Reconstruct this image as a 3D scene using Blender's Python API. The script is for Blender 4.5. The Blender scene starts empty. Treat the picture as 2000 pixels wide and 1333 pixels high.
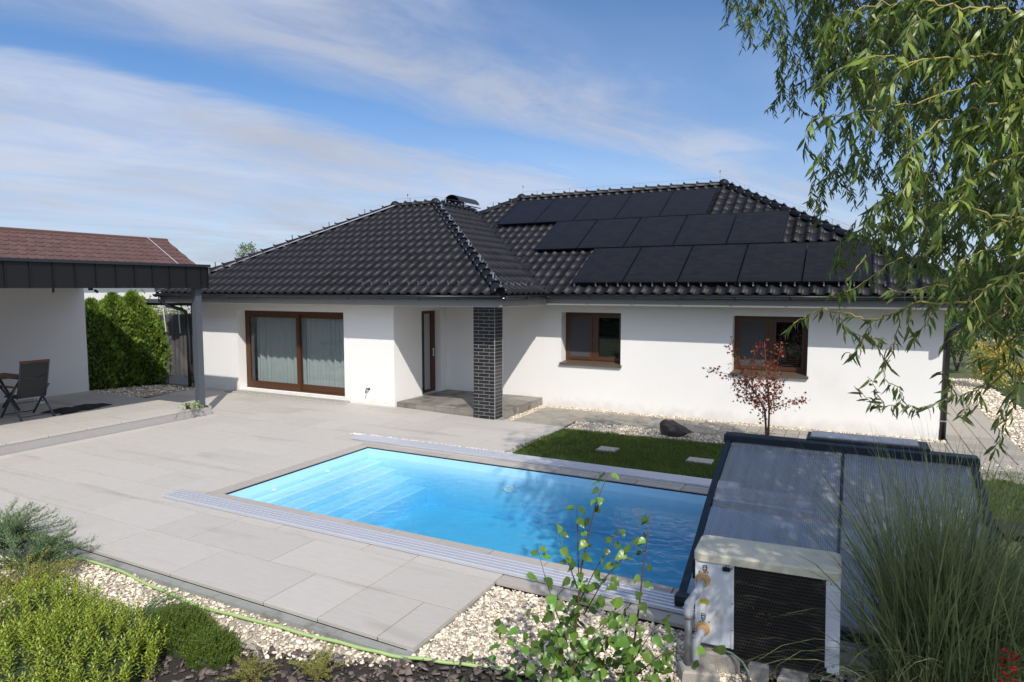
import bpy, bmesh, math, random
import numpy as np
from mathutils import Vector, Matrix
random.seed(7)
rng = np.random.default_rng(7)
R = math.radians
sc = bpy.context.scene
col = sc.collection

# ------------------------------------------------------------------ camera
cam = bpy.data.cameras.new('camera')
cam.lens = 23.1; cam.sensor_width = 36.0; cam.clip_start = 0.05; cam.clip_end = 3000
co_ = bpy.data.objects.new('camera', cam); col.objects.link(co_)
CAM = Vector((0, 0, 2.75))
co_.location = CAM
co_.rotation_euler = (R(90 - 4.612), 0, R(27.29))
sc.camera = co_

# ------------------------------------------------------------------ sun, sky, exposure
SUN = Vector((-0.87, 1.0, -1.243)).normalized()          # the way the light travels
sl = bpy.data.lights.new('sun', 'SUN'); sl.energy = 3.5; sl.angle = R(0.53); sl.color = (1.0, 0.945, 0.865)
so = bpy.data.objects.new('sun', sl); col.objects.link(so)
so.location = (10, -10, 14); so.rotation_euler = SUN.to_track_quat('-Z', 'Y').to_euler()

W = bpy.data.worlds.new('World'); sc.world = W; W.use_nodes = True
wn = W.node_tree; wn.nodes.clear()
def WN(t, **k):
    n = wn.nodes.new(t)
    for a, b in k.items(): setattr(n, a, b)
    return n
def wl(a, b): wn.links.new(a, b)
def wmath(op, a, b=None, c=None, clamp=False):
    n = WN('ShaderNodeMath', operation=op, use_clamp=clamp)
    for i, v in enumerate((a, b, c)):
        if v is None: continue
        if isinstance(v, (int, float)): n.inputs[i].default_value = v
        else: wl(v, n.inputs[i])
    return n.outputs[0]
def wramp(v, a, b, lo=0.0, hi=1.0):
    n = WN('ShaderNodeMapRange', interpolation_type='SMOOTHSTEP')
    wl(v, n.inputs[0])
    for i, x in enumerate((a, b, lo, hi)): n.inputs[1 + i].default_value = x
    return n.outputs[0]
def wmix(f, a, b):
    n = WN('ShaderNodeMix', data_type='RGBA')
    if isinstance(f, (int, float)): n.inputs[0].default_value = f
    else: wl(f, n.inputs[0])
    for i, v in ((6, a), (7, b)):
        if isinstance(v, tuple): n.inputs[i].default_value = v
        else: wl(v, n.inputs[i])
    return n.outputs[2]
sky = WN('ShaderNodeTexSky', sky_type='NISHITA', sun_disc=False)
sky.sun_elevation = R(43.15); sky.sun_rotation = R(139.0)
sky.altitude = 300; sky.air_density = 1.0; sky.dust_density = 0.4; sky.ozone_density = 2.5
tc = WN('ShaderNodeTexCoord'); sep = WN('ShaderNodeSeparateXYZ'); wl(tc.outputs['Generated'], sep.inputs[0])
dx, dy, dz = sep.outputs
dzc = wmath('ADD', wmath('MAXIMUM', dz, 0.0), 0.12)
# plane of the cloud layer, axes turned along the streaks
cu = wmath('DIVIDE', wmath('ADD', wmath('MULTIPLY', dx, 0.889), wmath('MULTIPLY', dy, 0.458)), dzc)
cv = wmath('DIVIDE', wmath('ADD', wmath('MULTIPLY', dx, -0.458), wmath('MULTIPLY', dy, 0.889)), dzc)
cp_ = wmath('ADD', wmath('MULTIPLY', cu, 0.76), wmath('MULTIPLY', cv, 0.65))
cq = wmath('ADD', wmath('MULTIPLY', cu, -0.65), wmath('MULTIPLY', cv, 0.76))
comb = WN('ShaderNodeCombineXYZ'); wl(wmath('MULTIPLY', cp_, 0.45), comb.inputs[0]); wl(cq, comb.inputs[1])
def wnoise(scale, detail, rough, off, dist=0.0):
    mp = WN('ShaderNodeMapping'); wl(comb.outputs[0], mp.inputs[0]); mp.inputs[1].default_value = off
    n = WN('ShaderNodeTexNoise'); wl(mp.outputs[0], n.inputs['Vector'])
    n.inputs['Scale'].default_value = scale; n.inputs['Detail'].default_value = detail
    n.inputs['Roughness'].default_value = rough; n.inputs['Distortion'].default_value = dist
    return n.outputs[0]
n1 = wnoise(1.1, 10, 0.60, (3.1, 0.4, 0), 0.5)
n2 = wnoise(3.2, 12, 0.66, (7.7, 2.2, 0), 0.9)
n3 = wnoise(0.8, 4, 0.5, (1.7, 5.2, 0))
qd = wmath('ADD', cq, wmath('MULTIPLY', wmath('SUBTRACT', n1, 0.5), 0.9))
band = wmath('MULTIPLY', wmath('MULTIPLY', wramp(qd, 1.25, 1.75), wramp(qd, 2.28, 1.85)), wramp(n2, 0.25, 0.65, 0.35, 0.9))
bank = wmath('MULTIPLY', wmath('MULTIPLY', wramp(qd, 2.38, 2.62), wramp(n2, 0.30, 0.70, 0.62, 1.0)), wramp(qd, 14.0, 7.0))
bank = wmath('MAXIMUM', bank, wmath('MULTIPLY', wramp(qd, 0.5, -0.5), wramp(n2, 0.28, 0.68, 0.50, 1.0)))  # second cloud bank outside the view, added to raise the fill light
veil = wmath('MULTIPLY', wramp(n3, 0.38, 0.75), 0.36)
hz = wmath('MULTIPLY', wramp(dz, 0.30, 0.02), 0.74)
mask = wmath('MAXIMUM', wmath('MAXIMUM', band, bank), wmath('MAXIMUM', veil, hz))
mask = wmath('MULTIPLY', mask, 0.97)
# cloud brightened towards the sun behind the camera, added to lift the fill
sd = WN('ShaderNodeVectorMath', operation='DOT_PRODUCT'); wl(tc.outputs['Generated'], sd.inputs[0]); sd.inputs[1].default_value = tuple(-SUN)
fill_gain = wmath('MULTIPLY_ADD', wmath('POWER', wmath('MAXIMUM', sd.outputs['Value'], 0.0), 1.3), 1.5, 1.0)
bright = wmath('MULTIPLY', wramp(n1, 0.3, 0.7, 0.86, 1.12), fill_gain)
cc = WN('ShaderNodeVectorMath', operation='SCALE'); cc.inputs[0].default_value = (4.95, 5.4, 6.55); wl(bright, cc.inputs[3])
skyt = WN('ShaderNodeVectorMath', operation='MULTIPLY'); wl(sky.outputs[0], skyt.inputs[0]); skyt.inputs[1].default_value = (0.72, 0.95, 1.18)
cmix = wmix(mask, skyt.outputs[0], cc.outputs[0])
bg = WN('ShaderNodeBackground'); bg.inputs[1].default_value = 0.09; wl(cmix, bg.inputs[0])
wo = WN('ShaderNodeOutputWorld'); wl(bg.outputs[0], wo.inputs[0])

sc.view_settings.view_transform = 'Standard'; sc.view_settings.look = 'None'
sc.view_settings.exposure = 0.33; sc.view_settings.gamma = 1.0; sc.view_settings.use_curve_mapping = False
sc.render.engine = 'CYCLES'
sc.cycles.use_denoising = True; sc.cycles.max_bounces = 8; sc.cycles.transparent_max_bounces = 24
sc.cycles.sample_clamp_indirect = 4.0; sc.cycles.caustics_reflective = False; sc.cycles.caustics_refractive = False

# ------------------------------------------------------------------ materials
def newmat(name):
    m = bpy.data.materials.new(name); m.use_nodes = True
    nt = m.node_tree; nt.nodes.clear()
    return m, nt
def mat(name, base, rough=0.6, metal=0.0, var=0.0, vs=4.0, bump=0.0, bs=60.0, bd=0.01, rnd=0.0, island=0.0, spec=0.5,
        stretch=None, dirt=None, dirt_s=1.5, dirt_lo=0.55, dirt_hi=0.75, trans=0.0, tcol=None, hue=0.0, grain=0.0, gs=300.0, vdet=6, splash=None):
    m, nt = newmat(name); N = nt.nodes; L = nt.links
    out = N.new('ShaderNodeOutputMaterial'); p = N.new('ShaderNodeBsdfPrincipled')
    p.inputs['Roughness'].default_value = rough; p.inputs['Metallic'].default_value = metal
    p.inputs['Specular IOR Level'].default_value = spec
    geo = N.new('ShaderNodeNewGeometry'); pos = geo.outputs['Position']
    if stretch:
        mp = N.new('ShaderNodeMapping'); mp.inputs['Scale'].default_value = stretch; L.new(pos, mp.inputs[0]); vec = mp.outputs[0]
    else: vec = pos
    rgb = N.new('ShaderNodeRGB'); rgb.outputs[0].default_value = (*base, 1); c = rgb.outputs[0]
    def valscale(c, fac_socket, lo, hi):
        mr = N.new('ShaderNodeMapRange'); L.new(fac_socket, mr.inputs[0]); mr.inputs[3].default_value = lo; mr.inputs[4].default_value = hi
        v = N.new('ShaderNodeVectorMath'); v.operation = 'SCALE'; L.new(c, v.inputs[0]); L.new(mr.outputs[0], v.inputs[3])
        return v.outputs[0]
    if var:
        n = N.new('ShaderNodeTexNoise'); L.new(vec, n.inputs['Vector']); n.inputs['Scale'].default_value = vs; n.inputs['Detail'].default_value = vdet
        n.inputs['Roughness'].default_value = 0.62
        c = valscale(c, n.outputs[0], 1 - 1.7 * var, 1 + 1.7 * var)
    if grain:
        n = N.new('ShaderNodeTexNoise'); L.new(pos, n.inputs['Vector']); n.inputs['Scale'].default_value = gs; n.inputs['Detail'].default_value = 2
        c = valscale(c, n.outputs[0], 1 - 1.7 * grain, 1 + 1.7 * grain)
    if rnd:
        oi = N.new('ShaderNodeObjectInfo'); c = valscale(c, oi.outputs['Random'], 1 - rnd, 1 + rnd)
    if island:
        c = valscale(c, geo.outputs['Random Per Island'], 1 - island, 1 + island)
    if hue:
        hs = N.new('ShaderNodeHueSaturation'); mr = N.new('ShaderNodeMapRange')
        sock = geo.outputs['Random Per Island'] if island else N.new('ShaderNodeObjectInfo').outputs['Random']
        ml = N.new('ShaderNodeMath'); ml.operation = 'MULTIPLY'; L.new(sock, ml.inputs[0]); ml.inputs[1].default_value = 7.31
        fr = N.new('ShaderNodeMath'); fr.operation = 'FRACT'; L.new(ml.outputs[0], fr.inputs[0])
        L.new(fr.outputs[0], mr.inputs[0]); mr.inputs[3].default_value = 0.5 - hue; mr.inputs[4].default_value = 0.5 + hue
        L.new(mr.outputs[0], hs.inputs['Hue']); L.new(c, hs.inputs['Color']); c = hs.outputs[0]
    if dirt:
        n = N.new('ShaderNodeTexNoise'); L.new(vec, n.inputs['Vector']); n.inputs['Scale'].default_value = dirt_s; n.inputs['Detail'].default_value = 7
        mr = N.new('ShaderNodeMapRange'); L.new(n.outputs[0], mr.inputs[0]); mr.inputs[1].default_value = dirt_lo; mr.inputs[2].default_value = dirt_hi; mr.interpolation_type = 'SMOOTHSTEP'
        mx = N.new('ShaderNodeMix'); mx.data_type = 'RGBA'; L.new(mr.outputs[0], mx.inputs[0]); L.new(c, mx.inputs[6]); mx.inputs[7].default_value = (*dirt, 1); c = mx.outputs[2]
    if splash:
        sx = N.new('ShaderNodeSeparateXYZ'); L.new(pos, sx.inputs[0])
        n = N.new('ShaderNodeTexNoise'); L.new(pos, n.inputs['Vector']); n.inputs['Scale'].default_value = 5; n.inputs['Detail'].default_value = 8
        ad = N.new('ShaderNodeMath'); ad.operation = 'MULTIPLY_ADD'; L.new(n.outputs[0], ad.inputs[0]); ad.inputs[1].default_value = .45; L.new(sx.outputs[2], ad.inputs[2])
        mr = N.new('ShaderNodeMapRange'); mr.interpolation_type = 'SMOOTHSTEP'; L.new(ad.outputs[0], mr.inputs[0]); mr.inputs[1].default_value = .50; mr.inputs[2].default_value = .16; mr.inputs[3].default_value = 0; mr.inputs[4].default_value = .55
        mx = N.new('ShaderNodeMix'); mx.data_type = 'RGBA'; L.new(mr.outputs[0], mx.inputs[0]); L.new(c, mx.inputs[6]); mx.inputs[7].default_value = (*splash, 1); c = mx.outputs[2]
    L.new(c, p.inputs['Base Color'])
    if bump:
        n = N.new('ShaderNodeTexNoise'); L.new(vec, n.inputs['Vector']); n.inputs['Scale'].default_value = bs; n.inputs['Detail'].default_value = 4
        b = N.new('ShaderNodeBump'); b.inputs['Strength'].default_value = bump; b.inputs['Distance'].default_value = bd
        L.new(n.outputs[0], b.inputs['Height']); L.new(b.outputs[0], p.inputs['Normal'])
    if trans:
        t = N.new('ShaderNodeBsdfTranslucent')
        if tcol: t.inputs[0].default_value = (*tcol, 1)
        else: L.new(c, t.inputs[0])
        mx = N.new('ShaderNodeMixShader'); mx.inputs[0].default_value = trans
        L.new(p.outputs[0], mx.inputs[1]); L.new(t.outputs[0], mx.inputs[2]); L.new(mx.outputs[0], out.inputs[0])
    else: L.new(p.outputs[0], out.inputs[0])
    return m

M = {}
M['plaster'] = mat('white_plaster', (.80, .785, .755), .9, var=.025, vs=.8, bump=.5, bs=130, bd=.006, spec=.2, grain=.045, gs=120, splash=(.55, .52, .47), dirt=(.68, .66, .62), dirt_s=.7, dirt_lo=.6, dirt_hi=.95)
M['plaster_grey'] = mat('eave_plaster_shade', (.215, .21, .20), .9, bump=.4, bs=260, bd=.004, spec=.2, grain=.06, gs=220)  # eave grey, darkened further to stand in for shade under the gutter
M['plaster_cool'] = mat('carport_plaster', (.62, .62, .63), .9, var=.02, vs=.8, bump=.3, bs=260, bd=.004, spec=.2)
M['tile'] = mat('black_roof_tile', (.012, .012, .0145), .44, var=.16, vs=2.5, rnd=.35, spec=.19, dirt=(.05, .048, .045), dirt_s=5, dirt_lo=.62, dirt_hi=.85, bump=.12, bs=30, bd=.004)
M['roofdeck'] = mat('roof_underlay', (.012, .012, .013), .8)
M['flash'] = mat('dark_flashing', (.035, .035, .038), .35, metal=.3)
M['silver'] = mat('galvanised_steel', (.62, .63, .65), .32, metal=.9)
M['gutter'] = mat('black_gutter', (.014, .015, .017), .25, spec=.6)
M['panelframe'] = mat('black_panel_frame', (.012, .012, .014), .35, metal=.5)
M['wood'] = mat('brown_window_frame', (.072, .030, .013), .42, var=.12, vs=9, stretch=(1, 1, .15), spec=.4)
M['sill'] = mat('bronze_sill', (.115, .088, .058), .45, metal=.2, var=.05)
M['dark'] = mat('dark_interior', (.03, .03, .032), .8)
M['screen'] = mat('insect_screen', (.055, .058, .062), .7)
M['blind'] = mat('blind_slat', (.30, .30, .30), .5)
M['curtain'] = mat('white_curtain', (.66, .70, .69), .85, trans=.25, spec=.1, var=.05, vs=3)
M['stone_step'] = mat('granite_step', (.36, .34, .30), .75, var=.12, vs=20, bump=.5, bs=40, bd=.01)
M['porchtile'] = mat('porch_tile', (.225, .205, .18), .5, var=.2, vs=5, rnd=.18, bump=.15, bs=40, dirt=(.09, .078, .065), dirt_s=2.6, dirt_lo=.52, dirt_hi=.70)
M['brick'] = mat('black_brick', (.016, .016, .018), .28, rnd=.4, var=.15, vs=15, bump=.2, bs=60, bd=.004, spec=.5)
M['mortar'] = mat('light_mortar', (.34, .335, .33), .9, bump=.3, bs=200)
M['slab'] = mat('grey_terrace_slab', (.456, .426, .384), .62, var=.08, vs=14, stretch=(.35, 2.4, 1), rnd=.04, bump=.12, bs=160, bd=.002, dirt=(.35, .325, .285), dirt_s=1.4, dirt_lo=.56, dirt_hi=.76, spec=.3, grain=.025, gs=90)
M['grout'] = mat('dark_grout', (.018, .016, .015), .95)
M['clip'] = mat('dull_steel_clip', (.16, .16, .165), .75, metal=.3, spec=.2)
M['kerb'] = mat('concrete_kerb', (.27, .275, .25), .85, var=.12, vs=8, bump=.3, bs=120, dirt=(.12, .11, .10), dirt_s=3)
M['deckface'] = mat('pebble_dash', (.36, .345, .335), .9, grain=.32, gs=170, bump=.8, bs=190, bd=.008)
M['paver'] = mat('concrete_paver', (.29, .265, .22), .85, var=.09, vs=12, rnd=.12, bump=.35, bs=150, bd=.004, grain=.07, gs=140)
M['anthracite'] = mat('anthracite_metal', (.022, .026, .030), .42, metal=.2, var=.08, vs=3, spec=.5)
M['post'] = mat('grey_post', (.066, .076, .092), .45, spec=.5, var=.04)
M['fascia'] = mat('fascia_sheet', (.0045, .005, .0055), .50, var=.16, vs=2.2, rnd=.12, spec=.4)
M['shingle'] = mat('red_brown_shingle', (.108, .062, .055), .85, rnd=.12, grain=.12, gs=260, var=.05, vs=3, bump=.3, bs=300, spec=.2)
M['alu'] = mat('aluminium', (.60, .61, .65), .42, metal=.45, var=.06, vs=6, stretch=(.4, 6, 1))
M['liner'] = mat('pool_liner', (.42, .71, .88), .5, var=.04, vs=3, spec=.35)
M['liner_floor'] = mat('pool_floor', (.36, .68, .82), .5, var=.06, vs=2, spec=.3)
M['white_plastic'] = mat('white_plastic', (.74, .75, .76), .4)
M['coping'] = mat('coping_stone', (.39, .355, .315), .65, var=.08, vs=12, stretch=(.35, 2.4, 1), rnd=.06, bump=.12, bs=160, bd=.002)
M['frame_blue'] = mat('dark_blue_frame', (.020, .030, .042), .4, metal=.3, spec=.5)
M['lid_light'] = mat('enclosure_lid', (.52, .52, .50), .5)
M['hp_white'] = mat('white_painted_steel', (.70, .72, .76), .38, var=.03, vs=4, dirt=(.52, .51, .48), dirt_s=3, dirt_lo=.62, dirt_hi=.85)
M['hp_lid'] = mat('yellowed_plastic_lid', (.68, .63, .48), .5, var=.05, vs=6, dirt=(.38, .32, .22), dirt_s=3.5, dirt_lo=.56, dirt_hi=.80)
M['black_plastic'] = mat('black_plastic', (.010, .010, .010), .45)
M['tan_plastic'] = mat('tan_plastic', (.46, .30, .13), .45, var=.08, vs=20)
M['pvc'] = mat('grey_pvc', (.38, .40, .43), .45, var=.10, vs=12)
M['pvc_dark'] = mat('dark_grey_pvc', (.12, .125, .13), .5, var=.1, vs=8)
M['yellow'] = mat('yellow_sticker', (.62, .55, .03), .5)
M['red_s'] = mat('orange_sticker', (.50, .14, .04), .5)
M['blue_s'] = mat('blue_sticker', (.05, .28, .55), .5)
M['white_s'] = mat('white_sticker', (.75, .75, .75), .5)
M['ink'] = mat('black_ink', (.012, .012, .012), .5)
M['concrete'] = mat('concrete_block', (.34, .31, .27), .9, var=.15, vs=9, bump=.5, bs=70)
M['hose'] = mat('green_hose', (.33, .46, .17), .5, var=.06, vs=8)
M['drain'] = mat('grey_green_hose', (.14, .20, .18), .45)
M['gravel'] = mat('cream_pebble', (.64, .56, .44), .75, island=.52, hue=.025, spec=.3, var=.10, vs=60)
M['gravel_white'] = mat('white_pebble', (.80, .78, .74), .75, island=.12, spec=.3)
M['gravel_bed'] = mat('gravel_bed', (.46, .40, .31), .9, var=.35, vs=55, bump=.9, bs=60, bd=.02)
M['mulch'] = mat('bark_chip', (.115, .092, .078), .85, island=.65, hue=.02, bump=.6, bs=90, bd=.006, var=.25, vs=40)
M['soil'] = mat('mulch_bed', (.035, .028, .023), .95, var=.35, vs=25, bump=1, bs=45, bd=.03)
M['ground'] = mat('rough_ground', (.085, .10, .045), .95, var=.3, vs=.6, bump=.6, bs=8, bd=.05)
M['lawn'] = mat('lawn_soil', (.035, .05, .014), .95, var=.3, vs=9, bump=.8, bs=80)
M['grass'] = mat('grass_blade', (.105, .16, .024), .6, island=.45, hue=.022, trans=.35, var=.3, vs=1.8, dirt=(.17, .15, .05), dirt_s=2.2, dirt_lo=.60, dirt_hi=.80)
M['boulder'] = mat('dark_boulder', (.055, .045, .040), .75, var=.35, vs=8, bump=.9, bs=14, bd=.03, dirt=(.12, .075, .05), dirt_s=3)
M['bark'] = mat('grey_bark', (.11, .085, .06), .9, var=.25, vs=15, bump=.6, bs=40)
M['bark_red'] = mat('red_brown_twig', (.10, .055, .035), .7, var=.2, vs=20)
M['twig'] = mat('yellow_green_twig', (.30, .25, .065), .6, var=.15, vs=8)
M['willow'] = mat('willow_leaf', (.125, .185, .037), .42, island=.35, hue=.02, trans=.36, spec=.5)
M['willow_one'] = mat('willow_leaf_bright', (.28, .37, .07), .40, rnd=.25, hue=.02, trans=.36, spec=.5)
M['birch'] = mat('birch_leaf', (.125, .225, .035), .34, rnd=.5, hue=.02, trans=.36, spec=.5)
M['birch_many'] = mat('birch_leaf_lower', (.11, .20, .035), .36, island=.5, hue=.02, trans=.36)
M['miscanthus'] = mat('grass_reed', (.27, .315, .135), .5, island=.45, hue=.022, trans=.30)
M['straw'] = mat('dry_reed', (.22, .15, .07), .7, island=.4)
M['maple_red'] = mat('maple_leaf_red', (.27, .062, .03), .55, island=.45, hue=.03, trans=.35)
M['thuja'] = mat('thuja_spray', (.15, .235, .03), .6, island=.40, hue=.02, trans=.25)
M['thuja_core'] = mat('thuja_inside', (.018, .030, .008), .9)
M['hebe'] = mat('shrub_leaf_green', (.265, .325, .034), .45, island=.30, hue=.02, trans=.28)
M['moss'] = mat('heather_twig', (.085, .135, .010), .6, island=.32, hue=.016, trans=.22)
M['juniper'] = mat('juniper_spray', (.14, .215, .095), .65, island=.35, hue=.03, trans=.2)
M['juniper_y'] = mat('yellow_juniper_spray', (.24, .25, .05), .65, island=.35, hue=.03, trans=.2)
M['bush'] = mat('garden_bush_leaf', (.085, .145, .028), .6, island=.45, hue=.03, trans=.25)
M['bush_y'] = mat('golden_shrub_leaf', (.42, .36, .07), .6, island=.35, hue=.02, trans=.25)
M['farleaf'] = mat('pale_tree_leaf', (.15, .19, .07), .6, island=.4, hue=.02, trans=.3)
M['ivy'] = mat('variegated_ivy', (.30, .36, .18), .5, island=.5, hue=.02, trans=.2)
M['flower'] = mat('red_flower', (.55, .025, .035), .5, island=.3, trans=.3)
M['sling'] = mat('grey_sling_fabric', (.026, .027, .028), .8, bump=.3, bs=300, bd=.002)
M['chairframe'] = mat('blue_grey_chair_frame', (.055, .062, .078), .4, metal=.3)
M['teak'] = mat('dark_teak', (.10, .042, .02), .5, var=.2, vs=15)
M['cloth'] = mat('black_cloth', (.010, .011, .014), .8, bump=.6, bs=25, bd=.02)
M['redroof'] = mat('neighbour_roof', (.24, .09, .075), .8, var=.1, vs=1.5)
M['orange'] = mat('orange_tile', (.55, .16, .04), .7)
M['hill'] = mat('far_hill', (.10, .14, .17), .95, var=.15, vs=.02)
M['reed'] = mat('reed_mat', (.115, .085, .062), .9, var=.4, vs=14, stretch=(.2, .2, 5))
M['grille'] = mat('black_grille', (.038, .034, .030), .38, spec=.5)
M['ceiling'] = mat('carport_ceiling', (.5, .5, .5), .8)
M['dark_green'] = mat('green_back_panel', (.02, .035, .015), .8, var=.4, vs=5)
M['slate'] = mat('dark_slate', (.05, .047, .045), .6, var=.15, vs=6)
M['strap'] = mat('white_strap', (.72, .72, .72), .6)
M['lampglow'] = mat('lamp_glass', (.6, .55, .5), .3)

def glassmat(name, tint, rough=.01, ior=1.5, boost=1.0, base=0.0):
    m, nt = newmat(name); N = nt.nodes; L = nt.links
    out = N.new('ShaderNodeOutputMaterial'); t = N.new('ShaderNodeBsdfTransparent'); t.inputs[0].default_value = (*tint, 1)
    g = N.new('ShaderNodeBsdfGlossy'); g.inputs['Roughness'].default_value = rough
    f = N.new('ShaderNodeLayerWeight'); f.inputs[0].default_value = .5
    pw = N.new('ShaderNodeMath'); pw.operation = 'POWER'; L.new(f.outputs['Facing'], pw.inputs[0]); pw.inputs[1].default_value = 5.0
    r0 = ((ior - 1) / (ior + 1)) ** 2
    ma = N.new('ShaderNodeMath'); ma.operation = 'MULTIPLY_ADD'; L.new(pw.outputs[0], ma.inputs[0]); ma.inputs[1].default_value = (1 - r0) * boost; ma.inputs[2].default_value = r0 * boost + base; ma.use_clamp = True
    mx = N.new('ShaderNodeMixShader'); L.new(ma.outputs[0], mx.inputs[0]); L.new(t.outputs[0], mx.inputs[1]); L.new(g.outputs[0], mx.inputs[2])
    L.new(mx.outputs[0], out.inputs[0])
    return m, nt, g
M['glass'] = glassmat('window_glass', (.86, .89, .89), boost=1.3, base=.02)[0]
# pool water: see-through, mirror by angle, rippled, and blue with depth
m, nt, g = glassmat('pool_water', (1, 1, 1), rough=.02, ior=1.33, boost=1.0)
N = nt.nodes; L = nt.links
geo = N.new('ShaderNodeNewGeometry')
nz = N.new('ShaderNodeTexNoise'); L.new(geo.outputs['Position'], nz.inputs['Vector']); nz.inputs['Scale'].default_value = 7.0; nz.inputs['Detail'].default_value = 6; nz.inputs['Distortion'].default_value = .8
bp = N.new('ShaderNodeBump'); bp.inputs['Strength'].default_value = .42; bp.inputs['Distance'].default_value = .035; L.new(nz.outputs[0], bp.inputs['Height'])
L.new(bp.outputs[0], g.inputs['Normal'])
for n in N:
    if n.type == 'LAYER_WEIGHT': L.new(bp.outputs[0], n.inputs['Normal'])
va = N.new('ShaderNodeVolumeAbsorption'); va.inputs[0].default_value = (.10, .68, .83, 1); va.inputs[1].default_value = .74
for n in N:
    if n.type == 'OUTPUT_MATERIAL': L.new(va.outputs[0], n.inputs['Volume'])
M['water'] = m
# fluted polycarbonate
m, nt = newmat('polycarbonate'); N = nt.nodes; L = nt.links
out = N.new('ShaderNodeOutputMaterial'); t = N.new('ShaderNodeBsdfTransparent'); t.inputs[0].default_value = (.72, .76, .80, 1)
p = N.new('ShaderNodeBsdfPrincipled'); p.inputs['Roughness'].default_value = .22; p.inputs['Specular IOR Level'].default_value = .7
geo = N.new('ShaderNodeNewGeometry'); wv = N.new('ShaderNodeTexWave'); wv.bands_direction = 'X'; L.new(geo.outputs['Position'], wv.inputs['Vector']); wv.inputs['Scale'].default_value = 20.0
wv.inputs['Distortion'].default_value = 0
cr = N.new('ShaderNodeMapRange'); L.new(wv.outputs['Fac'], cr.inputs[0]); cr.inputs[1].default_value = 0.0; cr.inputs[2].default_value = 1.0; cr.inputs[3].default_value = .50; cr.inputs[4].default_value = .84
nz = N.new('ShaderNodeTexNoise'); mp = N.new('ShaderNodeMapping'); mp.inputs['Scale'].default_value = (9, .7, .7); L.new(geo.outputs['Position'], mp.inputs[0]); L.new(mp.outputs[0], nz.inputs['Vector']); nz.inputs['Scale'].default_value = 1.6; nz.inputs['Detail'].default_value = 5
cs = N.new('ShaderNodeMapRange'); L.new(nz.outputs[0], cs.inputs[0]); cs.inputs[3].default_value = .65; cs.inputs[4].default_value = 1.35
bc = N.new('ShaderNodeVectorMath'); bc.operation = 'SCALE'; bc.inputs[0].default_value = (.30, .315, .345); L.new(cs.outputs[0], bc.inputs[3]); L.new(bc.outputs[0], p.inputs['Base Color'])
bp = N.new('ShaderNodeBump'); bp.inputs['Strength'].default_value = .35; bp.inputs['Distance'].default_value = .004; L.new(wv.outputs['Fac'], bp.inputs['Height']); L.new(bp.outputs[0], p.inputs['Normal'])
mx = N.new('ShaderNodeMixShader'); L.new(cr.outputs[0], mx.inputs[0]); L.new(t.outputs[0], mx.inputs[1]); L.new(p.outputs[0], mx.inputs[2]); L.new(mx.outputs[0], out.inputs[0])
M['poly'] = m
# clear plastic curtain
m, nt = newmat('clear_plastic'); N = nt.nodes; L = nt.links
out = N.new('ShaderNodeOutputMaterial'); t = N.new('ShaderNodeBsdfTransparent'); t.inputs[0].default_value = (.82, .82, .82, 1)
p = N.new('ShaderNodeBsdfPrincipled'); p.inputs['Base Color'].default_value = (.5, .5, .5, 1); p.inputs['Roughness'].default_value = .2
mx = N.new('ShaderNodeMixShader'); mx.inputs[0].default_value = .16; L.new(t.outputs[0], mx.inputs[1]); L.new(p.outputs[0], mx.inputs[2]); L.new(mx.outputs[0], out.inputs[0])
M['clear'] = m
# solar cells: dark blue-black with a fine printed grid
m, nt = newmat('solar_cells'); N = nt.nodes; L = nt.links
out = N.new('ShaderNodeOutputMaterial'); p = N.new('ShaderNodeBsdfPrincipled'); p.inputs['Roughness'].default_value = .28; p.inputs['Specular IOR Level'].default_value = .13
tx = N.new('ShaderNodeTexCoord'); br = N.new('ShaderNodeTexBrick'); L.new(tx.outputs['Object'], br.inputs['Vector'])
br.offset = 0; br.inputs['Scale'].default_value = 1; br.inputs['Brick Width'].default_value = .187; br.inputs['Row Height'].default_value = .0935; br.inputs['Mortar Size'].default_value = .0022
br.inputs['Color1'].default_value = (.008, .008, .010, 1); br.inputs['Color2'].default_value = (.015, .013, .013, 1); br.inputs['Mortar'].default_value = (.004, .004, .005, 1)
wv = N.new('ShaderNodeTexWave'); L.new(tx.outputs['Object'], wv.inputs['Vector']); wv.inputs['Scale'].default_value = 17; mr = N.new('ShaderNodeMapRange'); L.new(wv.outputs['Fac'], mr.inputs[0]); mr.inputs[1].default_value = .92; mr.inputs[4].default_value = .6
mx = N.new('ShaderNodeMix'); mx.data_type = 'RGBA'; L.new(mr.outputs[0], mx.inputs[0]); L.new(br.outputs[0], mx.inputs[6]); mx.inputs[7].default_value = (.028, .028, .03, 1)
L.new(mx.outputs[2], p.inputs['Base Color']); L.new(p.outputs[0], out.inputs[0])
M['cells'] = m
M['dark_glass'] = mat('dark_door_glass', (.006, .006, .007), .05, spec=.6)
M['pale_strip'] = mat('pale_door_strip', (.36, .36, .35), .35)

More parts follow.
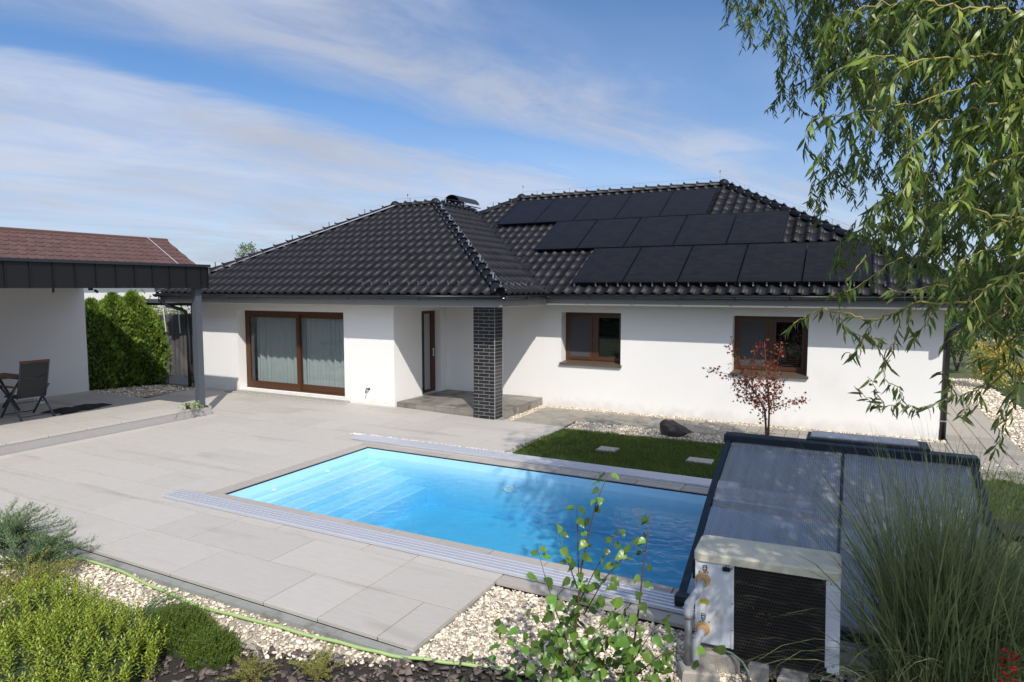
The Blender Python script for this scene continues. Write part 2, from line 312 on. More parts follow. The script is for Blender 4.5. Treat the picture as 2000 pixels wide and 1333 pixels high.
# ------------------------------------------------------------------ builders
def link(name, me, parent=None):
    o = bpy.data.objects.new(name, me); col.objects.link(o)
    if parent: o.parent = parent
    return o
def tag(o, label=None, cat=None, group=None, kind=None):
    if label: o['label'] = label
    if cat: o['category'] = cat
    if group: o['group'] = group
    if kind: o['kind'] = kind
    return o
def empty(name, loc=(0, 0, 0), rz=0.0, parent=None):
    o = bpy.data.objects.new(name, None); o.empty_display_size = .1; col.objects.link(o)
    o.location = loc; o.rotation_euler = (0, 0, rz)
    if parent: o.parent = parent
    return o
class MB:
    def __init__(s): s.v = []; s.f = []; s.m = []
    def add(s, vs, fs, mi=0):
        b = len(s.v); s.v += [tuple(v) for v in vs]; s.f += [tuple(b + i for i in f) for f in fs]; s.m += [mi] * len(fs)
        return s
    def box(s, x0, x1, y0, y1, z0, z1, mi=0, mtx=None):
        v = [(x0, y0, z0), (x1, y0, z0), (x1, y1, z0), (x0, y1, z0), (x0, y0, z1), (x1, y0, z1), (x1, y1, z1), (x0, y1, z1)]
        if mtx: v = [tuple(mtx @ Vector(p)) for p in v]
        return s.add(v, [(0, 3, 2, 1), (4, 5, 6, 7), (0, 1, 5, 4), (1, 2, 6, 5), (2, 3, 7, 6), (3, 0, 4, 7)], mi)
    def cbox(s, x0, x1, y0, y1, z0, z1, c=.004, mi=0, mtx=None):      # box with its top edges chamfered
        v = [(x0, y0, z0), (x1, y0, z0), (x1, y1, z0), (x0, y1, z0), (x0, y0, z1 - c), (x1, y0, z1 - c), (x1, y1, z1 - c), (x0, y1, z1 - c),
             (x0 + c, y0 + c, z1), (x1 - c, y0 + c, z1), (x1 - c, y1 - c, z1), (x0 + c, y1 - c, z1)]
        if mtx: v = [tuple(mtx @ Vector(p)) for p in v]
        return s.add(v, [(0, 3, 2, 1), (8, 9, 10, 11), (0, 1, 5, 4), (1, 2, 6, 5), (2, 3, 7, 6), (3, 0, 4, 7), (4, 5, 9, 8), (5, 6, 10, 9), (6, 7, 11, 10), (7, 4, 8, 11)], mi)
    def beam(s, a, b, w, h=None, mi=0, up=(0, 0, 1)):
        a = Vector(a); b = Vector(b); h = h or w; d = (b - a); l = d.length; d.normalize()
        u = Vector(up)
        if abs(d.dot(u)) > .98: u = Vector((0, 1, 0))
        x = d.cross(u).normalized(); y = x.cross(d)
        m = Matrix((x, d, y)).transposed().to_4x4(); m.translation = a
        return s.box(-w / 2, w / 2, 0, l, -h / 2, h / 2, mi, m)
    def tube(s, pts, r, n=8, mi=0, cap=True):
        pts = [Vector(p) for p in pts]; k = len(pts)
        rs = r if isinstance(r, (list, tuple)) else [r] * k
        b = len(s.v); prev = None; vs = []; fs = []
        for i, p in enumerate(pts):
            d = (pts[min(i + 1, k - 1)] - pts[max(i - 1, 0)])
            d = d.normalized() if d.length > 1e-9 else Vector((0, 0, 1))
            if prev is None:
                u = Vector((0, 0, 1)) if abs(d.z) < .9 else Vector((1, 0, 0))
                x = d.cross(u).normalized()
            else: x = (prev - d * prev.dot(d)); x = x.normalized() if x.length > 1e-6 else d.orthogonal().normalized()
            prev = x; y = d.cross(x)
            vs += [p + (x * math.cos(2 * math.pi * j / n) + y * math.sin(2 * math.pi * j / n)) * rs[i] for j in range(n)]
        for i in range(k - 1):
            for j in range(n):
                fs.append((i * n + j, i * n + (j + 1) % n, (i + 1) * n + (j + 1) % n, (i + 1) * n + j))
        if cap: fs.append(tuple(range(n - 1, -1, -1))); fs.append(tuple((k - 1) * n + j for j in range(n)))
        return s.add(vs, fs, mi)
    def disc(s, c, nrm, r, n=20, mi=0):
        nrm = Vector(nrm).normalized(); x = nrm.orthogonal().normalized(); y = nrm.cross(x); c = Vector(c)
        return s.add([c + (x * math.cos(2 * math.pi * j / n) + y * math.sin(2 * math.pi * j / n)) * r for j in range(n)], [tuple(range(n))], mi)
    def mesh(s, name, mats, smooth=False):
        me = bpy.data.meshes.new(name); me.from_pydata(s.v, [], s.f)
        for m in (mats if isinstance(mats, (list, tuple)) else [mats]): me.materials.append(m)
        if any(s.m): me.polygons.foreach_set('material_index', s.m)
        if smooth: me.polygons.foreach_set('use_smooth', [True] * len(s.f))
        me.update(); return me
    def build(s, name, mats, parent=None, smooth=False):
        return link(name, s.mesh(name, mats, smooth), parent)
def np_mesh(name, co, faces, m, smooth=False):
    co = np.asarray(co, dtype=np.float32); faces = np.asarray(faces, dtype=np.int32)
    me = bpy.data.meshes.new(name); nf, k = faces.shape
    me.vertices.add(len(co)); me.vertices.foreach_set('co', co.ravel())
    me.loops.add(nf * k); me.loops.foreach_set('vertex_index', faces.ravel())
    me.polygons.add(nf); me.polygons.foreach_set('loop_start', np.arange(nf, dtype=np.int32) * k)
    if smooth: me.polygons.foreach_set('use_smooth', np.ones(nf, dtype=bool))
    me.materials.append(m); me.update(calc_edges=True); me.validate()
    return me
def unit(a): return a / np.maximum(np.linalg.norm(a, axis=-1, keepdims=True), 1e-9)
def inst(P, D, Nn, Ls, Ws, tv, tf, Hs=None):
    """copies of a small template: u along D, v across, w along the normal"""
    P = np.asarray(P, float); D = unit(np.asarray(D, float)); S = np.cross(Nn, D)
    bad = np.linalg.norm(S, axis=1) < 1e-4; S[bad] = np.cross(D[bad], np.array([.3, .5, .81])); S = unit(S); Nv = np.cross(D, S)
    Ls = np.broadcast_to(Ls, (len(P),)); Ws = np.broadcast_to(Ws, (len(P),)); Hs = Ls if Hs is None else np.broadcast_to(Hs, (len(P),))
    tv = np.asarray(tv, float); k = len(tv)
    co = P[:, None] + D[:, None] * (tv[None, :, 0:1] * Ls[:, None, None]) + S[:, None] * (tv[None, :, 1:2] * Ws[:, None, None]) + Nv[:, None] * (tv[None, :, 2:3] * Hs[:, None, None])
    tf = np.asarray(tf); f = (np.arange(len(P)) * k)[:, None, None] + tf[None]
    return co.reshape(-1, 3), f.reshape(-1, tf.shape[1])
def merge(lst):
    co = []; fs = []; b = 0
    for c, f in lst: co.append(c); fs.append(f + b); b += len(c)
    return np.concatenate(co), np.concatenate(fs)
LEAF4 = ([(0, 0, 0), (.45, .5, .06), (1, 0, 0), (.45, -.5, .06)], [(0, 1, 2), (0, 2, 3)])
WLEAF = ([(0, 0, 0), (.3, .5, .04), (.3, -.5, .04), (.65, .42, -.03), (.65, -.42, -.03), (1, 0, -.16)], [(0, 2, 1), (1, 2, 4), (1, 4, 3), (3, 4, 5)])
ICO = None
def ico():
    t = (1 + 5 ** .5) / 2
    v = np.array([(-1, t, 0), (1, t, 0), (-1, -t, 0), (1, -t, 0), (0, -1, t), (0, 1, t), (0, -1, -t), (0, 1, -t), (t, 0, -1), (t, 0, 1), (-t, 0, -1), (-t, 0, 1)]) / math.hypot(1, t)
    f = np.array([(0, 11, 5), (0, 5, 1), (0, 1, 7), (0, 7, 10), (0, 10, 11), (1, 5, 9), (5, 11, 4), (11, 10, 2), (10, 7, 6), (7, 1, 8), (3, 9, 4), (3, 4, 2), (3, 2, 6), (3, 6, 8), (3, 8, 9), (4, 9, 5), (2, 4, 11), (6, 2, 10), (8, 6, 7), (9, 8, 1)])
    return v, f
ICOV, ICOF = ico()
OCTV = np.array([(1, 0, 0), (-1, 0, 0), (0, 1, 0), (0, -1, 0), (0, 0, 1), (0, 0, -1)], float)
OCTF = np.array([(0, 2, 4), (2, 1, 4), (1, 3, 4), (3, 0, 4), (2, 0, 5), (1, 2, 5), (3, 1, 5), (0, 3, 5)])
def stones(P, size, flat=.6, lo=False):
    V, F = (OCTV, OCTF) if lo else (ICOV, ICOF)
    n = len(P); k = len(V); P = np.asarray(P, float)
    jit = 1 + rng.uniform(-.22, .22, (n, k, 1))
    ang = rng.uniform(0, 2 * math.pi, n); c, s = np.cos(ang), np.sin(ang)
    sx = size * rng.uniform(.8, 1.35, n); sy = size * rng.uniform(.6, 1.0, n); sz = size * flat * rng.uniform(.7, 1.2, n)
    v = V[None] * jit * np.stack([sx, sy, sz], 1)[:, None]
    tl = rng.uniform(-.5, .5, n); v = np.stack([v[..., 0], v[..., 1], v[..., 2] + v[..., 0] * tl[:, None]], -1)
    x = v[..., 0] * c[:, None] - v[..., 1] * s[:, None]; y = v[..., 0] * s[:, None] + v[..., 1] * c[:, None]
    co = np.stack([x, y, v[..., 2]], -1) + P[:, None]
    f = (np.arange(n) * k)[:, None, None] + F[None]
    return co.reshape(-1, 3), f.reshape(-1, 3)
def in_poly(x, y, poly):
    r = np.zeros(len(x), bool); n = len(poly)
    for i in range(n):
        x1, y1 = poly[i]; x2, y2 = poly[i - 1]
        if y1 == y2: continue
        r ^= ((y1 > y) != (y2 > y)) & (x < (x2 - x1) * (y - y1) / (y2 - y1) + x1)
    return r
def sample_poly(poly, n):
    p = np.array(poly); lo, hi = p.min(0), p.max(0); out = []; got = 0
    while got < n:
        q = rng.uniform(lo, hi, (n * 2, 2)); q = q[in_poly(q[:, 0], q[:, 1], poly)]; out.append(q); got += len(q)
    return np.concatenate(out)[:n]
def sheet(name, poly, z, m, kind='structure', parent=None):
    o = MB().add([(x, y, z) for x, y in poly], [tuple(range(len(poly)))]).build(name, m, parent)
    if kind: o['kind'] = kind
    return o
def copy_part(o, parent, mtx=None):
    c = o.copy(); col.objects.link(c); c.parent = parent
    if mtx is not None: c.matrix_local = mtx
    return c
def copy_tree(o, parent=None):
    c = o.copy(); col.objects.link(c); c.parent = parent
    for ch in list(o.children): copy_tree(ch, c)
    return c
def smooth01(x): x = np.clip(x, 0, 1); return x * x * (3 - 2 * x)
def zt(x, y): return .055 * float(smooth01((y - 9.6) / 2.0)) * float(smooth01((-6.8 - x) / 2.3))

# ================================================================== ground and paving
PX0, PX1, PY0, PY1 = -7.39, 0.95, 5.89, 8.85            # pool opening
g = MB(); B = 700
for (x0, x1, y0, y1) in ((-B, PX0 - .1, -B, B), (PX1 + .1, B, -B, B), (PX0 - .1, PX1 + .1, -B, PY0 - .1), (PX0 - .1, PX1 + .1, PY1 + .1, B)):
    g.add([(x0, y0, -.12), (x1, y0, -.12), (x1, y1, -.12), (x0, y1, -.12)], [(0, 1, 2, 3)])
g.build('ground', M['ground'])['kind'] = 'structure'
sheet('gravel_bed', [(-12.3, 2.9), (-3.6, 3.2), (-2.87, 3.86), (-12.3, 3.86)], -.082, M['gravel_bed'])
sheet('gravel_bed', [(-2.87, 3.90), (-2.35, 4.08), (-1.7, 4.12), (-1.15, 4.37), (-.75, 4.64), (-.2, 5.02), (1.6, 5.24), (-2.87, 5.24)], -.06, M['gravel_bed'])
sheet('mulch_bed', [(-7.4, .8), (2.6, .8), (2.6, 5.2), (-.1, 5.1), (-.9, 4.15), (-2.4, 4.08), (-3.3, 3.70), (-4.2, 3.42), (-4.9, 3.1), (-7.4, 2.6)], -.076, M['soil'])
sheet('gravel_bed', [(-4.95, 11.84), (2.6, 12.05), (2.6, 12.6), (-4.98, 12.6)], -.03, M['gravel_bed'])
sheet('gravel_bed', [(-6.42, 13.74), (1.6, 13.74), (1.6, 14.05), (-6.42, 14.05)], -.03, M['gravel_bed'])
sheet('gravel_bed', [(-6.43, 12.0), (-6.2, 12.0), (-6.2, 13.74), (-6.43, 13.74)], -.028, M['gravel_bed'])
sheet('gravel_bed', [(-8.35, 9.49), (-4.9, 9.49), (-4.9, 9.60), (-8.35, 9.60)], -.025, M['gravel_bed'])
sheet('gravel_bed', [(2.66, 9.0), (3.55, 9.0), (3.55, 24), (2.66, 24)], -.03, M['gravel_bed'])
sheet('gravel_bed', [(-19.5, 9.6), (-15.6, 9.6), (-15.6, 11.9), (-19.5, 12.6)], .03, M['gravel_bed'])
sheet('lawn', [(-5.1, 9.6), (2.6, 9.5), (2.6, 12.05), (-1.9, 11.9), (-4.93, 11.8)], -.022, M['lawn'])
sheet('lawn', [(3.6, 8.0), (14, 8.0), (14, 24), (3.6, 24)], -.02, M['lawn'])

# ---- terrace: a bed of grout and slabs laid one by one
terr = tag(empty('terrace', (-8, 7, 0)), kind='structure')
bed = MB()
for (x0, x1, y0, y1) in ((-12.34, -2.89, 3.955, 5.70), (-12.34, -7.61, 5.70, 9.05), (-12.34, -4.97, 9.05, 11.93), (-15.55, -12.34, 9.56, 11.93)):
    nx = max(1, int((x1 - x0) / .6)); ny = max(1, int((y1 - y0) / .6))
    for i in range(nx):
        for j in range(ny):
            xs = (x0 + (x1 - x0) * i / nx, x0 + (x1 - x0) * (i + 1) / nx); ys = (y0 + (y1 - y0) * j / ny, y0 + (y1 - y0) * (j + 1) / ny)
            bed.add([(x, y, zt(x, y) - .02) for x, y in ((xs[0], ys[0]), (xs[1], ys[0]), (xs[1], ys[1]), (xs[0], ys[1]))], [(0, 1, 2, 3)])
o = bed.build('grout_bed', M['grout'], terr); o.matrix_parent_inverse = terr.matrix_world.inverted(); o.location = (-8, 7, 0)
o.location = (0, 0, 0); o.matrix_parent_inverse = Matrix.Translation((8, -7, 0))
def laid_slab(parent, x0, x1, y0, y1, zf, th=.035, gap=.0058, m='slab', name='slab'):
    x0 += gap; x1 -= gap; y0 += gap; y1 -= gap; c = .0016
    cx, cy = (x0 + x1) / 2, (y0 + y1) / 2; z0 = zf(cx, cy); dzr = random.uniform(-.0012, .0012)
    def z(x, y): return zf(x, y) - z0 + dzr
    low = [(x0, y0), (x1, y0), (x1, y1), (x0, y1)]; hi = [(x0 + c, y0 + c), (x1 - c, y0 + c), (x1 - c, y1 - c), (x0 + c, y1 - c)]
    v = [(x - cx, y - cy, z(x, y) - th) for x, y in low] + [(x - cx, y - cy, z(x, y) - c) for x, y in low] + [(x - cx, y - cy, z(x, y)) for x, y in hi]
    b = MB().add(v, [(0, 3, 2, 1), (0, 1, 5, 4), (1, 2, 6, 5), (2, 3, 7, 6), (3, 0, 4, 7), (4, 5, 9, 8), (5, 6, 10, 9), (6, 7, 11, 10), (7, 4, 8, 11), (8, 9, 10, 11)])
    o = b.build(name, M[m], parent); pl = Vector(parent.location) if parent else Vector()
    o.location = Vector((cx, cy, z0)) - pl
    return o
XG = -8.925; SX = .6315
rows = [3.95, 4.60, 5.25, 5.70] ; rowsB = [5.70, 6.35, 7.0, 7.65, 8.3, 9.05]; rowsC = [9.05, 9.6, 10.25, 10.9, 11.4, 11.93]
def lay(rows, x0, x1, skip=None):
    for r in range(len(rows) - 1):
        y0, y1 = rows[r], rows[r + 1]
        xs = [XG + SX * k for k in range(-12, 12)]; xs = [x for x in xs if x0 + .12 < x < x1 - .12]
        keep = []; run = random.choice((0, 1))
        for x in xs:                                  # long and short slabs mixed
            run += 1
            if run >= 2 or random.random() < .34: keep.append(x); run = 0
        xs = [x0] + keep + [x1]
        for a, b in zip(xs, xs[1:]):
            if skip and skip((a + b) / 2, (y0 + y1) / 2): continue
            laid_slab(terr, a, b, y0, y1, zt)
lay(rows, -12.34, -2.885); lay(rowsB, -12.34, -7.61)
lay(rowsC[:2], -12.34, -8.36); lay([9.61] + rowsC[2:], -12.34, -4.97)
lay([9.06, 9.49], -8.36, -4.9); lay([9.06, 9.54], -4.9, 1.15)
lay([9.58, 10.25, 10.9, 11.4, 11.93], -15.55, -12.345)
tag(MB().box(-12.34, -2.88, 3.86, 3.945, -.16, -.036).box(-2.95, -2.888, 3.945, 5.25, -.16, -.036).build('kerb_strip', M['kerb']), kind='structure')
# dark slab strip under the near rail
st = tag(empty('rail_footing', (-1, 5.3, 0)), kind='structure')
for k in range(7):
    laid_slab(st, -2.885 + k * .6315, -2.885 + (k + 1) * .6315, 5.25, 5.70, lambda x, y: -.004, m='coping')
# ---- deck
deck = tag(empty('deck', (-14.6, 6, 0)), kind='structure')
o = MB().box(-2.4 - .2, 2.26 - .012, -5, 3.545, -.1, .164).build('deck_base', M['deckface'], deck)
o = MB().box(2.0, 2.262, 3.3, 3.60, -.1, .19).build('deck_corner', M['deckface'], deck)
for i in range(8):
    for j in range(11):
        x1 = -12.338 - .63 * i; x0 = x1 - .63; y1 = 9.545 - .645 * j; y0 = y1 - .645
        if i == 0 and j == 0: y1 = 9.30
        laid_slab(deck, x0, x1, y0, y1, lambda x, y: .194)
# ---- block paving: alternate joints, each block a piece
path = tag(empty('paved_path', (-2, 13, 0)), kind='structure')
MBp = MB()
for (x0, x1, y0, y1) in ((-6.2, 1.62, 12.6, 13.74), (-6.2, -4.98, 11.93, 12.6), (1.62, 2.66, 9.0, 24)):
    MBp.add([(x0 + 2, y0 - 13, -.03), (x1 + 2, y0 - 13, -.03), (x1 + 2, y1 - 13, -.03), (x0 + 2, y1 - 13, -.03)], [(0, 1, 2, 3)])
MBp.build('joint_sand', M['grout'], path)
cells = []
bw, bl = .235, .19
for k in range(34):
    x = -6.2 + k * bw
    off = bl / 2 if k % 2 else 0
    for j in range(-5, 8):
        y0 = 12.6 + j * bl - off; y1 = y0 + bl
        lo = 11.93 if x < -5.1 else 12.6
        y0 = max(y0, lo); y1 = min(y1, 13.74)
        if y1 - y0 < .04 or x > 1.6: continue
        cells.append((x, min(x + bw, 1.62), y0, y1))
for k in range(4):
    x = 1.62 + k * .26
    for j in range(75):
        y0 = 9.0 + j * .2 - (.1 if k % 2 else 0)
        cells.append((x, x + .26, y0, y0 + .2))
cells.sort(key=lambda c: (c[0] + c[1]) ** 2 / 4 + (c[2] + c[3]) ** 2 / 4)
cells = [c for c in cells if c[3] > 11.5]
pm = {}
for c in cells[:300]:
    w, l = round(c[1] - c[0], 3), round(c[3] - c[2], 3)
    if (w, l) not in pm: pm[(w, l)] = MB().cbox(-w / 2 + .0045, w / 2 - .0045, -l / 2 + .0045, l / 2 - .0045, -.04, 0, .006).mesh('paver', M['paver'])
    o = link('paver', pm[(w, l)], path); o.location = ((c[0] + c[1]) / 2 + 2, (c[2] + c[3]) / 2 - 13, random.uniform(-.003, .002))
mb = MB()
for c in cells[300:]: mb.cbox(c[0] + 2.003, c[1] + 1.997, c[2] - 12.997, c[3] - 13.003, -.04, random.uniform(-.003, .002), .006)
if mb.v: mb.build('paver', M['paver'], path)['kind'] = 'stuff'

# ================================================================== the house
house = tag(empty('house', (-5, 12, 0)), 'white single storey house with black tiled hip roof and brick porch column', 'house')
HO = Vector((-5, 12, 0))
class HM(MB):                                        # house parts are drawn in world units and kept under the house
    def put(s, name, mats, parent=None, smooth=False):
        parent = parent or house
        s.v = [(x + 5, y - 12, z) for x, y, z in s.v]
        return s.build(name, mats, parent, smooth)
def wall_x(x0, x1, y0, y1, z0, z1, holes=()):
    b = HM(); xs = sorted({x0, x1, *[h[0] for h in holes], *[h[1] for h in holes]})
    for a, c in zip(xs, xs[1:]):
        h = [h for h in holes if h[0] <= a + 1e-6 and h[1] >= c - 1e-6]
        if not h: b.box(a, c, y0, y1, z0, z1)
        else:
            if h[0][2] > z0: b.box(a, c, y0, y1, z0, h[0][2])
            b.box(a, c, y0, y1, h[0][3], z1)
    return b
W1 = (-5.96, -4.527, .985, 2.195); W2 = (-2.15, -.727, .975, 2.185)
DO = (-14.16, -10.58, .12, 2.178)
ZS = 2.42                                            # soffit
wall_x(-15.9, -9.12, 11.88, 12.30, -.1, ZS, [DO]).put('wall', M['plaster'])
wall_x(-9.12, 1.498, 14.044, 14.46, -.1, ZS, [W1, W2]).put('wall', M['plaster'])
b = HM(); b.box(-9.52, -9.12, 12.30, 12.96, -.1, ZS); b.box(-9.52, -9.12, 13.78, 14.044, -.1, ZS); b.box(-9.52, -9.12, 12.96, 13.78, 2.2, ZS); b.box(-9.52, -9.12, 12.96, 13.78, -.1, .165)
b.put('wall', M['plaster'])
HM().box(1.10, 1.498, 14.46, 23.2, -.1, ZS).put('wall', M['plaster'])
HM().box(-15.9, -15.5, 12.30, 22, -.1, ZS).put('wall', M['plaster'])
HM().box(-15.5, 1.10, 22.0, 22.3, -.1, ZS).put('wall', M['plaster'])
HM().box(-15.45, 1.05, 14.47, 14.5, 0, .02).box(-15.5, -9.53, 14.2, 14.24, 0, ZS).box(-9.1, 1.1, 16.6, 16.64, 0, ZS).box(-15.5, -9.53, 12.32, 14.2, .02, .06).put('interior_wall', M['dark'])
# soffit, boxed eaves
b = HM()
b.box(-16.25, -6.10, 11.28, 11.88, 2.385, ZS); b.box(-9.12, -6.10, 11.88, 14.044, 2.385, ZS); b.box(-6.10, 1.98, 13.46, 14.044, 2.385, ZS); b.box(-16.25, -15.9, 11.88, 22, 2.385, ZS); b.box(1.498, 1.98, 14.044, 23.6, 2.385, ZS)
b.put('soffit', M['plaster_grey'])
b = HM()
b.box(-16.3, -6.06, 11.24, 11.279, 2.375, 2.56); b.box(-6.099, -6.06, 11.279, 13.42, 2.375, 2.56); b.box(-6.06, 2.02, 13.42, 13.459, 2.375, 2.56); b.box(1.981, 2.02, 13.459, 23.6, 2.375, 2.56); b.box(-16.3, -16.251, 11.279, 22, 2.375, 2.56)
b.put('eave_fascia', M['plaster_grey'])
# roof planes
S = .556; ZE = 2.62
YE, XE, XL, YM, XR = 11.20, -6.04, -16.38, 13.40, 2.02
roof = HM()
def zf_front(x, y): return ZE + S * (y - YE)
def zf_right(x, y): return ZE + S * (XE - x)
def zf_main(x, y): return ZE + S * (y - YM)
AX, AY = -10.51, 15.67; BX = XL + (AY - YE)
front = [(XL, YE), (XE, YE), (AX, AY), (BX, AY)]
JX, JY = -10.25, 17.6
right = [(XE, YE), (XE, YM), (JX, JY), (JX, 18.6), (AX, 18.6), (AX, AY)]
RY = 18.6; RX1 = XR - (RY - YM); RX0 = -9.26
main = [(XE, YM), (XR, YM), (RX1, RY), (RX0, RY), (JX, JY)]
def face(poly, zf, dz=-.03): roof.add([(x, y, zf(x, y) + dz) for x, y in poly], [tuple(range(len(poly)))])
face(front, zf_front); face(right, zf_right); face(main, zf_main)
face([(XL, YE), (BX, AY), (BX, 22.6), (XL, 22.6)], lambda x, y: ZE + S * (x - XL))
face([(BX, AY), (AX, AY), (AX, 22.6), (BX, 22.6)], lambda x, y: ZE + S * (AY - YE) - .03)
face([(XR, YM), (XR, YM + 2 * (RY - YM)), (RX1, RY)], lambda x, y: ZE + S * (XR - x))
face([(XR, 23.8), (RX0 - 5.2, 23.8), (RX0, RY), (RX1, RY)], lambda x, y: ZE + S * (23.8 - y))
face([(RX0, RY), (RX0 - 5.2, 23.8), (RX0 - 5.2, 13.4), (JX, JY)], lambda x, y: ZE + S * (x - (RX0 - 5.2)), -.04)
ro = roof.put('roof', M['roofdeck'])
# one tile: a pan and a roll, thick lower lip
TW, TL, EX = .25, .42, .38
prof = [(0, .020), (.012, .008), (.04, .001), (.10, .0), (.135, .004), (.150, .024), (.178, .046), (.205, .050), (.232, .040), (.256, .018)]
tb = MB(); n = len(prof); v = []
for y, lift in ((0, .020), (TL, .0)): v += [(x, y, z + lift) for x, z in prof]
v += [(x, 0, z + .020 - .019) for x, z in prof]
f = [(i, i + 1, n + i + 1, n + i) for i in range(n - 1)] + [(2 * n + i, 2 * n + i + 1, i + 1, i) for i in range(n - 1)]
tb.add(v, f); tile_me = tb.mesh('roof_tile', M['tile'], True)
tiles = []
def lay_tiles(poly, ax, slope_dir, zf, eave0, eave1, depth, cuts, skip=None):
    """ax: start corner of the eave (plan), slope_dir: uphill unit vector in plan; tiles run along the eave to its right"""
    up = Vector((slope_dir[0], slope_dir[1], S)).normalized(); al = Vector((slope_dir[1], -slope_dir[0], 0)).normalized(); nn = al.cross(up)
    if nn.z < 0: al = -al; nn = al.cross(up)
    L_ = (Vector(eave1) - Vector(eave0)).length; nrow = int(depth * math.sqrt(1 + S * S) / EX) + 1; st = Vector((*eave0, ZE))
    if (Vector((*eave1, 0)) - Vector((*eave0, 0))).dot(al) < 0: st = Vector((*eave1, ZE))
    px_ = np.array([p[0] for p in poly]); 
    for r in range(nrow):
        for k in range(-1, int(L_ / TW) + 2):
            o = st + al * (k * TW) + up * (r * EX - .02)
            cs = [o, o + al * .256, o + up * TL, o + al * .256 + up * TL]
            state = 1
            for (pt, nrm) in cuts:
                d = [(c.x - pt[0]) * nrm[0] + (c.y - pt[1]) * nrm[1] for c in cs]
                if min(d) > -.01: state = 0; break
                if max(d) > .0: state = 2
            if state == 0: continue
            ctr = o + al * .125 + up * .19
            if skip and skip(ctr): continue
            m = Matrix((al, up, nn)).transposed().to_4x4(); m.translation = o
            tiles.append((ctr, m, state, cuts))
q = .70710678
lay_tiles(front, None, (0, 1), zf_front, (XL, YE), (XE, YE), AY - YE, [((XL, YE), (-q, q)), ((XE, YE), (q, q)), ((AX, AY), (0, 1)), ((XL, YE), (-1, 0)), ((XE, YE), (1, 0))])
lay_tiles(right, None, (-1, 0), zf_right, (XE, YE), (XE, 18.4), XE - AX, [((XE, YE), (-q, -q)), ((XE, YM), (q, q)), ((AX, AY), (-1, 0)), ((AX, 18.2), (0, 1))])
PR = [(-9.06, 1.166, 5, 16.62, 18.10), (-7.185, 1.172, 5, 15.12, 16.585), (-5.54, 1.173, 5, 13.60, 15.085)]
def hidden(c):
    for x0, w, n_, y0, y1 in PR:
        if x0 + .35 < c.x < x0 + w * n_ - .25 and y0 + .42 < c.y < y1 + .2: return True
    return False
lay_tiles(main, None, (0, 1), zf_main, (XE - 4.3, YM), (XR, YM), RY - YM, [((XE, YM), (-q, -q)), ((XR, YM), (q, q)), ((0, RY), (0, 1)), ((JX, JY), (-q, q)), ((XR, YM), (1, 0))], hidden)
tiles.sort(key=lambda t: (t[0] - CAM).length)
rest_co = []; rest_f = []; nb = 0
base_v = np.array([v_.co for v_ in tile_me.vertices]); base_f = [tuple(p.vertices) for p in tile_me.polygons]
Hinv = Matrix.Translation(-HO)
def cut_mesh(m, cuts):
    bm = bmesh.new(); bm.from_mesh(tile_me); bm.transform(m)
    for pt, nrm in cuts:
        bmesh.ops.bisect_plane(bm, geom=bm.verts[:] + bm.edges[:] + bm.faces[:], dist=1e-5, plane_co=(pt[0], pt[1], 0), plane_no=(nrm[0], nrm[1], 0), clear_outer=True)
    return bm
rest = bmesh.new()
for i, (c, m, state, cuts) in enumerate(tiles):
    jit = Matrix.Translation(Vector((0, 0, random.uniform(-.002, .003)))) @ Matrix.Rotation(random.uniform(-.006, .006), 4, 'Z')
    if state == 1:
        mm = Hinv @ m @ jit
        if i < 300:
            o = link('roof_tile', tile_me, ro); o.matrix_local = mm
        else:
            rest_co.append((base_v @ np.array(mm.to_3x3()).T) + np.array(mm.translation)); rest_f += [tuple(nb + k for k in f_) for f_ in base_f]; nb += len(base_v)
    else:
        bm = cut_mesh(m, cuts)
        if len(bm.faces) == 0: bm.free(); continue
        bm.transform(Hinv)
        me = bpy.data.meshes.new('roof_tile')
        if i < 300:
            bm.to_mesh(me); me.materials.append(M['tile']); me.polygons.foreach_set('use_smooth', [True] * len(me.polygons)); link('roof_tile', me, ro)
        else:
            vs = [tuple(v_.co) for v_ in bm.verts]; bm.verts.index_update()
            rest_co.append(np.array(vs)); rest_f += [tuple(nb + v_.index for v_ in f_.verts) for f_ in bm.faces]; nb += len(vs)
        bm.free()
rest.free()
me = bpy.data.meshes.new('roof_tile'); me.from_pydata(np.concatenate(rest_co).tolist(), [], rest_f); me.materials.append(M['tile_stuff'] if 'tile_stuff' in M else M['tile'])
me.polygons.foreach_set('use_smooth', [True] * len(me.polygons)); link('roof_tile', me, ro)['kind'] = 'stuff'
